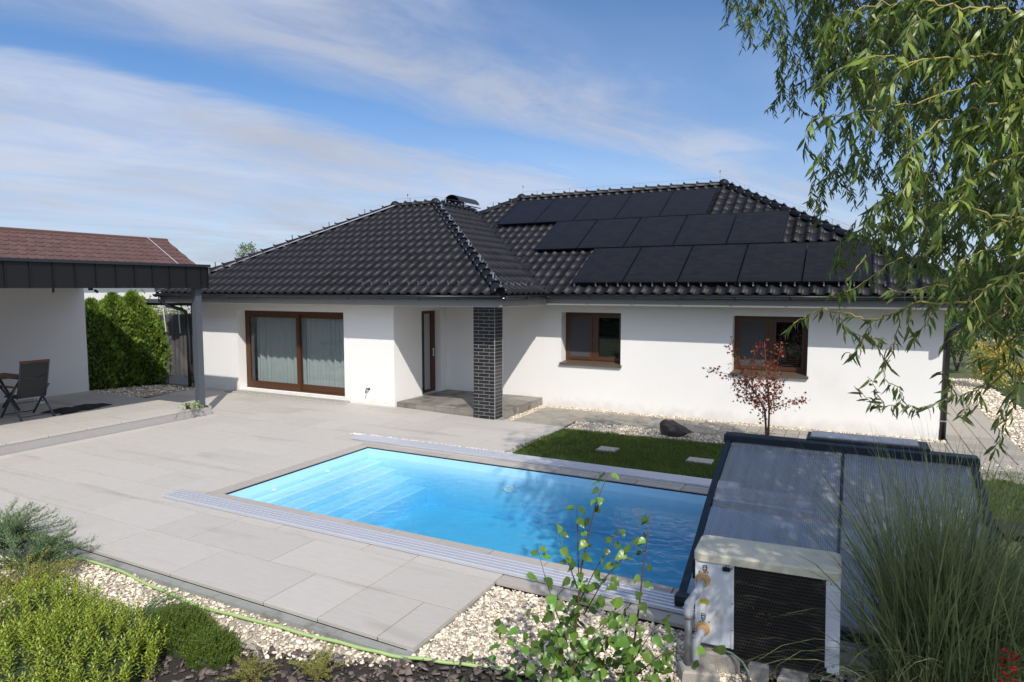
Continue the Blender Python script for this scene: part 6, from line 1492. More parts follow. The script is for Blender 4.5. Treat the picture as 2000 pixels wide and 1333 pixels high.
# ================================================================== the corkscrew willow
HANG= [([-0.84,4.91,4.96],[-0.85,4.89,4.57]),([-0.77,4.84,4.94],[-0.79,4.82,4.64]),([-0.8,5.53,5.2],[-0.77,5.58,4.7]),([-0.62,4.9,4.9],[-0.6,4.86,4.37]),([-0.65,4.86,4.82],[-0.65,4.8,4.44]),([-0.62,5.53,5.09],[-0.59,5.6,4.62]),([-0.54,5.42,5.03],[-0.53,5.38,4.32]),([-0.52,5.26,4.61],[-0.51,5.34,4.25]),([-0.48,5.49,4.53],[-0.5,5.51,4.1]),([-0.42,5.3,4.6],[-0.4,5.24,4.06]),([-0.35,5.13,4.74],[-0.36,5.21,4.14]),([-0.29,5.48,5.0],[-0.26,5.44,4.29]),([-0.26,5.52,4.39],[-0.24,5.59,4.06]),([-0.31,5.46,4.53],[-0.3,5.45,4.12]),([-0.21,5.24,4.75],[-0.19,5.17,4.14]),([-0.14,4.97,4.44],[-0.1,4.88,3.97]),([-0.09,4.74,4.6],[-0.07,4.7,4.06]),([-0.62,5.18,4.98],[-0.6,5.15,4.49]),([-0.86,5.6,5.24],[-0.86,5.58,4.77]),([-0.51,4.88,4.78],[-0.49,4.84,4.29]),([-0.16,5.02,3.76],[-0.13,4.98,3.45]),([-0.23,5.2,3.7],[-0.2,5.12,3.43]),([-0.25,4.76,3.52],[-0.26,4.81,3.28]),([-0.24,5.25,3.53],[-0.24,5.22,3.3]),([-0.11,4.86,3.82],[-0.1,4.77,3.48]),([-0.06,5.33,3.95],[-0.02,5.42,3.54]),([0.01,5.36,3.95],[0.05,5.27,3.53]),([0.07,4.96,3.79],[0.11,5.02,3.46]),([0.14,5.07,3.71],[0.17,5.09,3.36]),([-0.03,5.44,3.72],[-0.03,5.37,3.4]),([0.05,5.1,3.62],[0.04,5.08,3.33]),([0.2,5.57,3.94],[0.21,5.47,3.49]),([-0.1,4.74,3.6],[-0.11,4.8,3.39]),([0.06,5.03,3.3],[0.06,4.95,3.03]),([0.01,5.58,3.26],[0.01,5.53,2.99]),([0.12,4.75,3.3],[0.11,4.69,3.04]),([0.2,5.31,3.33],[0.2,5.22,2.97]),([-0.04,5.14,3.15],[-0.05,5.24,2.91]),([-0.08,4.81,3.06],[-0.08,4.86,2.91]),([0.25,4.09,4.08],[0.23,4.0,3.83]),([-0.13,5.14,4.98],[-0.16,5.0,4.6]),([1.12,6.24,3.86],[1.13,6.1,3.45]),([0.18,4.72,3.88],[0.2,4.77,3.69]),([0.61,5.32,3.1],[0.59,5.29,2.87]),([0.86,5.43,4.28],[0.91,5.45,4.11]),([-0.31,5.2,4.67],[-0.38,5.28,4.5]),([0.78,5.12,2.97],[0.81,5.11,2.7]),([0.63,4.13,2.85],[0.66,4.13,2.65]),([0.51,3.61,3.48],[0.49,3.51,3.22]),([0.85,4.51,3.8],[0.87,4.58,3.68]),([0.34,4.63,3.86],[0.38,4.6,3.6]),([0.15,4.86,4.51],[0.19,4.88,4.26]),([0.6,4.74,3.72],[0.58,4.81,3.56]),([1.0,5.71,3.81],[1.01,5.67,3.47]),([0.18,5.03,3.42],[0.22,4.97,3.23]),([0.38,4.34,3.91],[0.36,4.24,3.71]),([0.93,5.46,3.63],[0.96,5.35,3.29]),([0.87,5.88,2.73],[0.9,5.9,2.51]),([0.77,4.66,3.29],[0.73,4.59,3.1]),([0.94,5.54,4.08],[0.93,5.62,3.82]),([0.67,4.44,3.85],[0.73,4.52,3.57]),([0.45,4.76,4.15],[0.47,4.65,3.82]),([-0.03,6.06,4.63],[-0.01,6.05,4.28]),([0.68,5.23,4.43],[0.72,5.26,4.23]),([0.8,5.95,3.55],[0.75,6.02,3.3]),([-0.06,4.93,4.27],[-0.06,4.85,4.0]),([0.2,5.25,4.57],[0.24,5.13,4.37]),([0.63,4.26,4.11],[0.64,4.3,3.85]),([0.86,5.08,3.38],[0.82,5.08,3.12]),([0.75,4.38,3.99],[0.73,4.37,3.73]),([0.68,4.54,3.52],[0.73,4.61,3.24]),([0.6,5.14,3.41],[0.55,5.0,3.06]),([0.37,4.45,3.07],[0.41,4.48,2.79]),([0.89,5.8,3.94],[0.96,5.89,3.57]),([-0.07,4.88,4.38],[-0.08,4.78,4.08]),([0.31,5.11,4.81],[0.33,5.07,4.48]),([-0.16,5.7,5.29],[-0.11,5.66,4.87]),([0.71,5.44,4.48],[0.73,5.33,4.23]),([0.62,4.78,4.57],[0.59,4.69,4.24]),([0.5,4.37,3.12],[0.48,4.44,2.97]),([0.61,5.09,2.92],[0.65,5.14,2.62]),([0.67,5.98,4.61],[0.72,5.87,4.21]),([0.47,3.66,4.19],[0.46,3.74,4.02]),([0.63,5.43,3.88],[0.62,5.37,3.59]),([0.64,4.51,2.99],[0.63,4.58,2.81]),([0.75,4.06,3.23],[0.76,4.16,3.09]),([-0.1,5.97,5.31],[-0.16,5.9,5.0]),([0.62,4.93,3.92],[0.63,4.89,3.77]),([0.76,5.33,2.87],[0.8,5.3,2.6]),([1.1,5.76,3.76],[1.1,5.71,3.59]),([0.57,5.98,4.92],[0.53,5.92,4.59]),([0.67,5.71,3.86],[0.61,5.6,3.46]),([0.28,3.69,2.96],[0.29,3.69,2.83]),([0.91,5.77,4.85],[0.91,5.69,4.63]),([0.71,4.37,4.04],[0.69,4.33,3.76]),([0.84,5.01,3.05],[0.79,4.91,2.75]),([0.42,3.81,4.05],[0.38,3.66,3.76]),([0.25,5.81,5.03],[0.19,5.67,4.66]),([0.76,4.22,2.77],[0.73,4.23,2.55]),([0.49,6.01,4.18],[0.49,6.11,3.94]),([1.02,5.18,3.64],[1.05,5.21,3.31]),([0.89,4.83,3.83],[0.91,4.81,3.53]),([0.45,4.63,4.18],[0.44,4.69,3.92]),([-0.13,4.79,4.71],[-0.11,4.69,4.35]),([1.01,5.81,4.19],[1.0,5.75,3.92]),([-0.33,5.06,4.64],[-0.33,5.16,4.36]),([0.11,4.4,3.99],[0.11,4.49,3.78]),([0.16,4.7,4.56],[0.12,4.65,4.4]),([0.28,6.23,4.29],[0.33,6.31,4.09]),([0.88,4.45,3.02],[0.91,4.53,2.8]),([0.05,5.81,4.45],[0.06,5.85,4.12]),([0.75,4.24,3.72],[0.74,4.18,3.45]),([0.87,5.04,3.25],[0.89,5.06,2.96]),([1.23,6.29,3.27],[1.26,6.34,2.98]),([1.06,5.5,2.76],[1.04,5.51,2.47]),([-0.13,4.75,4.77],[-0.16,4.68,4.61]),([0.11,6.07,4.46],[0.09,6.1,4.28]),([0.47,4.56,4.19],[0.49,4.54,4.02]),([0.34,4.97,4.18],[0.36,4.97,3.9]),([-0.01,5.66,5.04],[0.01,5.52,4.8]),([0.61,4.73,4.0],[0.64,4.79,3.72]),([0.56,4.58,3.78],[0.57,4.57,3.64]),([0.98,5.49,3.87],[0.97,5.41,3.65]),([0.52,4.44,3.94],[0.55,4.52,3.8]),([1.11,5.84,3.47],[1.1,5.71,3.11]),([0.82,5.88,3.16],[0.81,5.94,2.87]),([0.7,5.21,4.43],[0.69,5.21,4.29]),([0.74,4.45,3.89],[0.75,4.38,3.72]),([0.59,4.58,3.75],[0.59,4.61,3.52]),([0.74,3.69,3.05],[0.75,3.73,2.93]),([0.76,4.2,2.83],[0.76,4.08,2.67]),([0.05,5.64,5.15],[0.02,5.65,4.95]),([0.2,5.34,4.64],[0.17,5.35,4.42]),([0.61,4.53,3.53],[0.6,4.57,3.31]),([0.99,5.39,4.74],[0.98,5.34,4.53]),([-0.02,5.73,4.87],[-0.07,5.77,4.54]),([0.29,3.68,3.11],[0.31,3.68,2.86]),([0.18,3.8,3.9],[0.18,3.85,3.79]),([0.91,6.2,3.83],[0.93,6.28,3.59]),([0.97,5.62,3.99],[0.92,5.63,3.76]),([0.23,4.96,4.28],[0.26,4.84,4.05]),([0.19,4.23,3.14],[0.19,4.12,2.89]),([0.98,5.9,3.01],[1.03,5.92,2.69]),([0.67,5.15,2.85],[0.69,5.11,2.69]),([0.34,3.77,3.0],[0.37,3.73,2.73]),([0.31,5.22,3.54],[0.35,5.26,3.19]),([0.77,4.68,4.15],[0.75,4.77,3.95]),([0.68,5.11,3.27],[0.68,5.14,2.98]),([0.93,6.08,3.12],[0.95,6.16,2.79]),([0.29,5.05,3.55],[0.29,4.99,3.22]),([0.27,3.98,4.01],[0.26,3.9,3.87]),([0.56,4.5,4.18],[0.52,4.38,4.01]),([0.94,5.07,4.65],[0.91,4.99,4.33]),([0.05,5.64,4.64],[0.07,5.68,4.25]),([0.76,4.9,4.03],[0.78,4.86,3.74]),([0.71,6.18,4.05],[0.72,6.16,3.75]),([0.57,4.8,3.57],[0.51,4.69,3.32]),([0.23,4.55,3.61],[0.2,4.58,3.44]),([0.3,5.86,4.75],[0.29,5.74,4.53]),([0.33,3.88,3.97],[0.31,3.91,3.85]),([0.01,4.54,4.13],[0.05,4.6,3.93]),([1.11,6.0,4.62],[1.14,5.93,4.32]),([0.1,3.83,4.11],[0.08,3.71,3.83]),([0.17,5.56,4.58],[0.18,5.54,4.38]),([0.44,5.43,3.54],[0.44,5.34,3.36]),([0.72,4.77,4.35],[0.73,4.69,4.17]),([0.31,4.38,3.95],[0.34,4.45,3.77]),([0.17,4.58,4.43],[0.14,4.53,4.24]),([0.64,5.21,4.51],[0.65,5.24,4.19]),([0.79,4.15,3.02],[0.8,4.24,2.79]),([0.37,6.21,5.24],[0.39,6.25,4.88]),([0.4,5.25,4.23],[0.44,5.3,3.99]),([0.13,3.84,4.14],[0.13,3.88,4.02]),([-0.05,3.72,3.92],[-0.05,3.68,3.69]),([0.45,5.09,3.65],[0.46,5.05,3.35]),([0.62,4.33,4.05],[0.64,4.26,3.78]),([0.96,6.33,2.92],[0.96,6.34,2.57]),([0.76,5.01,2.98],[0.79,4.89,2.69]),([-0.13,5.45,4.96],[-0.19,5.41,4.63]),([0.55,5.59,5.07],[0.55,5.69,4.83]),([0.82,5.89,2.94],[0.79,5.82,2.65]),([0.91,6.02,3.76],[0.94,6.07,3.37]),([0.68,6.35,5.16],[0.62,6.31,4.76]),([0.98,6.01,3.92],[1.04,6.0,3.55]),([0.65,4.23,2.95],[0.62,4.09,2.73]),([0.34,5.5,4.93],[0.3,5.52,4.69]),([0.64,4.3,4.06],[0.6,4.2,3.87]),([0.35,4.27,4.14],[0.34,4.13,3.92]),([-0.19,4.79,4.52],[-0.22,4.71,4.3]),([0.39,3.89,4.05],[0.41,3.79,3.78]),([0.73,5.49,4.94],[0.76,5.5,4.59]),([-0.24,6.32,5.49],[-0.19,6.25,5.09]),([0.54,4.46,3.16],[0.54,4.52,2.93]),([-0.09,4.29,4.27],[-0.1,4.25,4.07]),([0.48,4.47,3.76],[0.48,4.42,3.6]),([0.39,3.77,3.21],[0.35,3.74,3.04]),([0.74,4.91,2.97],[0.76,4.95,2.72]),([0.49,4.83,4.19],[0.49,4.83,4.03]),([0.54,4.6,3.5],[0.53,4.49,3.33]),([-0.24,4.62,4.39],[-0.2,4.53,4.11]),([1.04,5.7,4.66],[1.08,5.78,4.43]),([0.38,4.47,3.26],[0.38,4.44,3.08]),([0.13,3.86,4.21],[0.12,3.83,4.02]),([0.88,4.66,4.28],[0.83,4.55,3.99]),([0.59,5.08,3.76],[0.55,5.02,3.55]),([0.87,4.66,3.14],[0.91,4.69,2.96]),([0.83,4.68,4.37],[0.85,4.71,4.16]),([0.55,3.99,3.31],[0.59,4.08,3.12]),([0.1,4.07,3.74],[0.13,4.08,3.6]),([0.74,3.97,3.45],[0.7,3.83,3.22]),([0.28,3.73,4.29],[0.29,3.59,4.11]),([0.85,5.88,4.8],[0.84,5.87,4.46]),([0.1,5.99,4.86],[0.07,6.07,4.64]),([0.23,3.66,3.37],[0.26,3.68,3.23]),([0.56,4.97,4.32],[0.55,4.98,4.08]),([0.85,5.24,3.91],[0.84,5.29,3.68]),([0.32,6.01,4.53],[0.31,6.05,4.18]),([0.06,5.18,4.6],[0.03,5.05,4.26]),([-0.32,5.18,5.12],[-0.3,5.22,4.79]),([0.74,3.97,2.79],[0.76,4.03,2.6]),([-0.17,4.76,4.33],[-0.17,4.68,4.04]),([0.17,4.58,3.88],[0.16,4.66,3.75]),([0.73,5.47,3.58],[0.7,5.33,3.31]),([0.48,5.94,3.5],[0.43,6.02,3.19]),([0.41,4.82,4.24],[0.44,4.76,3.97]),([0.55,3.71,4.02],[0.56,3.66,3.89]),([0.5,4.87,4.68],[0.53,4.91,4.36]),([0.56,3.84,4.19],[0.53,3.84,4.04]),([1.01,6.36,4.3],[1.03,6.45,4.14]),([0.3,4.47,4.46],[0.29,4.42,4.29]),([-0.35,5.15,4.97],[-0.37,5.23,4.84]),([0.7,4.64,4.01],[0.68,4.63,3.88]),([0.95,5.08,4.44],[0.95,5.0,4.15]),([0.51,4.36,4.37],[0.48,4.43,4.17]),([0.63,5.56,3.57],[0.57,5.47,3.24]),([0.53,3.74,3.67],[0.55,3.73,3.48]),([0.25,5.7,3.48],[0.2,5.6,3.18]),([-0.32,4.46,4.69],[-0.34,4.37,4.44]),([0.51,5.04,3.19],[0.46,4.9,2.89]),([0.81,6.26,4.2],[0.84,6.19,3.85]),([0.88,4.83,2.95],[0.84,4.86,2.78]),([0.68,5.4,3.46],[0.71,5.48,3.19]),([0.94,5.94,3.83],[0.92,5.96,3.63]),([0.62,4.21,3.32],[0.59,4.23,3.18]),([0.0,4.95,4.89],[-0.04,4.82,4.52]),([0.51,4.62,3.9],[0.49,4.65,3.67]),([-0.25,4.87,4.72],[-0.29,4.97,4.56]),([0.7,6.09,5.24],[0.68,5.98,4.82]),([0.08,4.6,4.73],[0.09,4.56,4.41]),([0.19,5.29,4.07],[0.2,5.18,3.69]),([0.64,3.99,3.86],[0.61,3.85,3.64]),([-0.33,4.97,4.84],[-0.27,4.9,4.44]),([0.43,3.72,2.89],[0.39,3.65,2.71]),([-0.0,4.66,4.34],[0.03,4.54,4.06]),([0.64,5.38,4.71],[0.64,5.46,4.37]),([0.35,5.79,4.24],[0.3,5.73,4.0]),([0.13,4.84,4.17],[0.14,4.75,3.9]),([0.98,5.61,4.88],[1.01,5.51,4.69]),([0.86,5.5,2.97],[0.82,5.37,2.71]),([0.29,5.22,4.06],[0.34,5.19,3.74]),([0.63,4.17,2.82],[0.62,4.24,2.58]),([0.86,4.18,2.74],[0.79,4.03,2.52]),([0.29,5.64,3.18],[0.32,5.67,2.8]),([0.71,3.78,2.95],[0.7,3.71,2.79]),([0.46,5.02,4.37],[0.44,5.09,4.2]),([0.69,5.22,4.37],[0.69,5.26,4.05]),([0.41,4.58,4.19],[0.43,4.43,3.91]),([0.65,5.51,3.13],[0.69,5.47,2.75]),([0.26,4.52,3.92],[0.26,4.44,3.6]),([0.42,4.86,3.59],[0.38,4.72,3.28]),([1.06,5.44,3.14],[1.06,5.43,2.8]),([1.0,5.64,4.16],[1.01,5.57,3.83]),([0.46,5.66,4.74],[0.48,5.6,4.36]),([0.82,5.52,4.95],[0.78,5.44,4.73]),([0.37,5.03,4.58],[0.37,4.99,4.39]),([0.3,3.72,3.3],[0.27,3.67,3.08]),([-0.24,3.94,4.17],[-0.2,3.92,3.92]),([0.26,5.58,4.11],[0.23,5.67,3.84]),([0.84,4.92,3.51],[0.84,4.99,3.24]),([0.72,5.85,3.07],[0.73,5.95,2.68]),([0.33,4.65,3.59],[0.3,4.7,3.27]),([0.22,4.88,3.32],[0.25,4.77,3.06]),([0.41,4.37,3.24],[0.42,4.42,2.95]),([0.89,5.02,4.22],[0.91,4.92,3.96]),([0.62,4.11,3.25],[0.59,4.13,3.05]),([0.3,3.92,3.08],[0.27,3.8,2.88]),([0.57,4.26,4.06],[0.56,4.36,3.85]),([0.29,3.86,4.16],[0.32,3.73,3.95]),([0.75,6.38,4.1],[0.72,6.38,3.93]),([0.64,3.7,3.11],[0.63,3.61,2.99]),([0.37,5.09,3.97],[0.41,5.02,3.81]),([0.5,3.99,4.15],[0.49,3.91,3.97]),([0.18,3.62,3.57],[0.2,3.52,3.35]),([1.04,6.36,4.07],[1.09,6.3,3.66]),([0.42,5.63,3.59],[0.46,5.54,3.28]),([-0.01,4.62,4.18],[-0.01,4.65,4.02]),([0.97,5.57,3.79],[0.93,5.61,3.64]),([0.54,3.88,4.03],[0.55,3.9,3.91]),([0.08,3.75,4.07],[0.07,3.61,3.89]),([0.8,4.54,4.06],[0.77,4.53,3.88]),([-0.04,4.73,4.32],[-0.07,4.66,4.13]),([0.12,4.77,4.64],[0.13,4.82,4.38]),([0.21,4.95,3.83],[0.2,5.05,3.7]),([0.98,6.18,3.27],[1.05,6.27,2.9]),([0.09,4.63,4.71],[0.13,4.72,4.44]),([0.37,5.31,4.12],[0.36,5.3,3.96]),([-0.12,4.83,4.38],[-0.09,4.72,4.13]),([0.46,5.28,4.86],[0.48,5.26,4.56]),([0.6,3.92,2.84],[0.58,3.78,2.63]),([0.24,4.59,4.2],[0.26,4.47,3.99]),([-0.24,4.76,4.71],[-0.24,4.81,4.45]),([0.49,5.79,5.08],[0.45,5.7,4.7]),([0.86,4.53,3.06],[0.91,4.62,2.83]),([1.15,5.98,4.09],[1.18,6.02,3.71]),([0.3,6.1,4.19],[0.23,5.98,3.84]),([0.21,3.74,4.05],[0.2,3.77,3.95]),([0.14,5.39,4.59],[0.08,5.25,4.31]),([1.11,5.58,2.89],[1.04,5.43,2.65]),([0.89,5.19,4.16],[0.89,5.21,4.01]),([0.63,4.33,4.35],[0.59,4.23,4.2]),([0.23,5.57,5.09],[0.21,5.44,4.86]),([0.75,6.33,4.08],[0.69,6.26,3.66]),([0.54,3.76,3.8],[0.53,3.64,3.58]),([0.72,5.12,4.33],[0.71,5.22,4.13]),([0.92,5.45,4.48],[0.89,5.47,4.25]),([0.63,4.85,3.86],[0.6,4.74,3.66]),([0.83,5.79,4.41],[0.79,5.82,4.06]),([-0.29,4.92,4.74],[-0.26,4.95,4.56]),([-0.15,5.9,4.68],[-0.1,5.81,4.44]),([0.99,5.31,3.67],[1.0,5.37,3.42]),([-0.3,3.82,4.43],[-0.28,3.76,4.22]),([0.73,4.32,4.18],[0.73,4.2,3.89]),([1.03,5.79,3.92],[0.99,5.86,3.66]),([-0.15,5.06,4.48],[-0.1,4.96,4.25]),([0.71,4.68,3.8],[0.72,4.71,3.54]),([-0.17,4.96,4.57],[-0.18,4.83,4.27]),([0.48,5.67,4.94],[0.48,5.62,4.67]),([0.96,5.1,3.15],[0.94,5.02,2.9]),([1.03,6.35,3.83],[1.06,6.23,3.61]),([0.52,4.1,3.29],[0.54,4.03,3.05]),([0.07,5.43,4.28],[0.07,5.44,4.11]),([0.2,5.31,3.28],[0.25,5.36,3.11]),([0.52,5.86,4.48],[0.57,5.93,4.27]),([-0.18,5.26,4.52],[-0.23,5.17,4.16]),([0.76,4.07,2.84],[0.74,4.13,2.71]),([0.93,5.14,4.54],[0.97,5.14,4.22]),([0.6,3.87,4.02],[0.62,3.91,3.86]),([0.07,4.23,4.02],[0.03,4.11,3.78]),([0.7,5.45,3.35],[0.68,5.45,3.13]),([-0.26,4.75,4.81],[-0.23,4.62,4.49]),([0.74,4.35,3.07],[0.74,4.4,2.94]),([0.26,5.05,4.17],[0.25,5.14,3.95]),([0.63,5.15,3.52],[0.67,5.25,3.36]),([0.35,4.56,3.07],[0.33,4.45,2.84]),([1.04,5.96,3.93],[1.07,6.01,3.72]),([0.08,5.4,4.27],[0.04,5.46,4.02]),([0.22,6.31,5.24],[0.2,6.4,5.03]),([0.44,5.23,3.26],[0.49,5.23,3.06]),([0.15,3.92,3.23],[0.13,3.82,2.99]),([-0.2,4.57,4.37],[-0.21,4.63,4.11]),([0.78,5.75,5.09],[0.79,5.71,4.74]),([0.58,3.84,4.23],[0.58,3.85,4.09]),([0.97,6.21,5.1],[1.02,6.18,4.88]),([0.02,3.9,3.78],[0.06,3.88,3.61]),([0.06,4.43,4.01],[0.03,4.47,3.87]),([0.23,5.45,4.57],[0.22,5.35,4.34]),([0.02,4.53,4.33],[0.01,4.47,4.05]),([0.71,5.88,4.59],[0.74,5.87,4.4]),([0.33,5.96,4.38],[0.31,6.02,4.08]),([0.45,4.97,3.3],[0.46,5.05,3.04]),([0.49,4.05,3.92],[0.5,3.93,3.64]),([0.28,4.55,3.19],[0.29,4.59,2.87]),([1.02,5.8,2.73],[1.03,5.82,2.52]),([0.87,5.4,3.05],[0.82,5.31,2.72]),([0.55,3.66,3.26],[0.58,3.73,3.09]),([0.79,5.21,4.41],[0.83,5.2,4.12]),([0.95,4.79,3.49],[0.95,4.72,3.23]),([0.05,4.66,4.51],[0.06,4.73,4.32]),([0.27,4.34,4.23],[0.24,4.28,4.04]),([0.46,4.59,3.96],[0.44,4.5,3.7]),([0.09,5.6,4.27],[0.11,5.6,4.08]),([0.78,5.63,3.12],[0.81,5.59,2.91]),([0.57,3.87,3.25],[0.54,3.76,3.02]),([0.51,6.14,3.43],[0.49,6.03,3.02]),([0.58,4.66,3.17],[0.56,4.73,2.89]),([0.62,3.99,3.95],[0.66,4.07,3.84]),([0.97,6.0,4.43],[1.01,5.89,4.01]),([0.68,3.71,3.24],[0.67,3.65,3.11]),([0.76,4.67,4.1],[0.78,4.63,3.88]),([0.29,4.14,3.42],[0.25,4.12,3.25]),([0.79,5.56,3.1],[0.79,5.53,2.74]),([0.29,5.6,3.85],[0.31,5.51,3.59]),([-0.29,4.72,4.7],[-0.29,4.81,4.4]),([0.03,4.67,4.31],[-0.01,4.72,4.04]),([0.65,4.02,3.23],[0.62,3.96,3.04]),([0.71,4.97,2.98],[0.74,5.04,2.76]),([0.23,4.22,4.28],[0.26,4.16,3.98]),([0.77,4.72,2.69],[0.74,4.7,2.5]),([0.28,5.4,3.86],[0.3,5.42,3.58]),([0.8,4.07,2.99],[0.83,4.08,2.86]),([0.23,4.36,3.07],[0.23,4.27,2.83]),([0.11,4.2,4.33],[0.09,4.21,4.05]),([0.36,5.39,3.26],[0.31,5.32,2.94]),([0.85,5.26,3.68],[0.81,5.21,3.34]),([0.44,3.86,4.02],[0.43,3.93,3.83]),([0.57,4.77,2.86],[0.56,4.74,2.71]),([0.02,4.75,4.61],[0.02,4.71,4.36]),([0.45,5.58,4.83],[0.46,5.66,4.56]),([0.02,5.61,4.42],[-0.01,5.65,4.16]),([0.68,3.83,3.44],[0.68,3.75,3.19]),([0.49,3.76,3.36],[0.46,3.63,3.18]),([0.37,5.34,4.68],[0.39,5.22,4.41]),([0.41,5.42,4.61],[0.43,5.5,4.35]),([0.22,5.05,3.86],[0.18,5.03,3.62]),([0.68,5.37,3.62],[0.71,5.27,3.26]),([0.56,4.9,3.74],[0.6,4.87,3.51]),([0.47,4.66,4.32],[0.48,4.64,4.05]),([0.43,4.3,4.36],[0.44,4.24,4.2]),([0.77,5.56,4.31],[0.72,5.42,4.06]),([0.95,5.12,2.94],[0.99,5.11,2.61]),([1.12,5.83,3.23],[1.1,5.82,3.03]),([0.95,5.7,4.17],[0.96,5.68,3.96]),([0.86,5.47,4.41],[0.87,5.43,4.23]),([-0.2,5.14,4.75],[-0.26,5.05,4.49]),([0.49,5.32,3.85],[0.45,5.4,3.52]),([0.92,5.51,2.92],[0.89,5.51,2.56]),([-0.2,4.66,4.42],[-0.21,4.56,4.24]),([0.4,6.16,4.57],[0.45,6.1,4.17]),([-0.26,5.63,4.67],[-0.33,5.71,4.3]),([1.13,5.65,3.02],[1.12,5.61,2.69]),([0.35,4.46,3.39],[0.39,4.52,3.11]),([0.98,5.3,4.79],[0.96,5.19,4.55]),([0.66,3.71,3.7],[0.64,3.79,3.48]),([0.1,5.24,4.56],[0.06,5.32,4.36]),([0.16,5.6,4.39],[0.1,5.46,4.11]),([0.18,5.81,3.31],[0.19,5.88,3.12]),([-0.18,5.68,5.0],[-0.25,5.63,4.78]),([1.03,5.6,2.98],[0.98,5.55,2.62]),([0.43,6.11,5.15],[0.46,6.1,4.93]),([0.56,5.06,4.87],[0.58,4.99,4.53]),([0.28,3.84,3.92],[0.31,3.74,3.63]),([1.0,5.65,3.61],[0.95,5.59,3.32]),([0.72,3.75,2.85],[0.7,3.64,2.7]),([-0.3,5.76,5.13],[-0.33,5.65,4.78]),([0.73,3.78,3.57],[0.72,3.81,3.46]),([0.59,4.87,3.7],[0.61,4.9,3.41]),([0.56,3.91,2.96],[0.56,3.86,2.83]),([-0.36,4.99,5.05],[-0.36,4.95,4.69]),([0.07,3.75,3.78],[0.07,3.74,3.66]),([0.04,4.71,4.52],[0.03,4.59,4.2]),([0.42,5.46,4.45],[0.44,5.42,4.27]),([1.11,5.62,3.24],[1.1,5.59,3.07]),([0.22,5.94,5.03],[0.26,5.99,4.78]),([0.25,4.79,4.56],[0.23,4.77,4.33]),([0.44,4.3,4.41],[0.43,4.31,4.22]),([0.88,5.04,4.43],[0.85,5.09,4.14]),([0.63,4.14,2.72],[0.6,4.15,2.49]),([0.08,4.23,4.09],[0.04,4.33,3.88]),([0.81,5.57,3.99],[0.81,5.48,3.63])]
NEAR= [[[0.47,2.48,3.44],[0.37,2.54,3.47],[0.27,2.52,3.46],[0.15,2.45,3.46],[0.04,2.46,3.49],[-0.06,2.49,3.47],[-0.13,2.55,3.46]],[[0.49,2.56,3.55],[0.38,2.53,3.59],[0.27,2.51,3.61],[0.16,2.46,3.63],[0.08,2.52,3.67],[-0.05,2.48,3.65],[-0.11,2.55,3.66]],[[0.52,2.71,3.38],[0.42,2.75,3.43],[0.32,2.73,3.43],[0.22,2.72,3.4],[0.11,2.67,3.37],[0.02,2.64,3.37],[-0.08,2.74,3.38],[-0.15,2.7,3.37]],[[0.5,2.6,3.38],[0.44,2.61,3.33],[0.39,2.56,3.26],[0.33,2.62,3.27],[0.29,2.59,3.2]],[[0.52,2.62,3.17],[0.44,2.61,3.17],[0.37,2.6,3.13],[0.34,2.65,3.11],[0.29,2.56,3.02]],[[0.56,2.76,2.96],[0.45,2.81,2.99],[0.33,2.75,3.04],[0.25,2.86,3.06],[0.16,2.83,3.08],[0.1,2.78,3.09]],[[0.57,2.84,3.02],[0.5,2.79,2.96],[0.45,2.82,2.9],[0.37,2.81,2.86],[0.32,2.81,2.79]],[[0.57,2.91,3.34],[0.52,2.92,3.29],[0.5,2.91,3.17],[0.5,2.89,3.04],[0.49,2.85,2.92]],[[0.47,2.49,3.58],[0.42,2.49,3.56],[0.41,2.51,3.51],[0.38,2.48,3.41],[0.38,2.53,3.35]],[[0.41,2.62,3.34],[0.32,2.6,3.32],[0.24,2.62,3.3],[0.17,2.57,3.22],[0.13,2.56,3.14]],[[0.62,3.04,2.83],[0.54,3.05,2.79],[0.46,3.04,2.76],[0.41,3.0,2.68],[0.38,3.02,2.56]]]
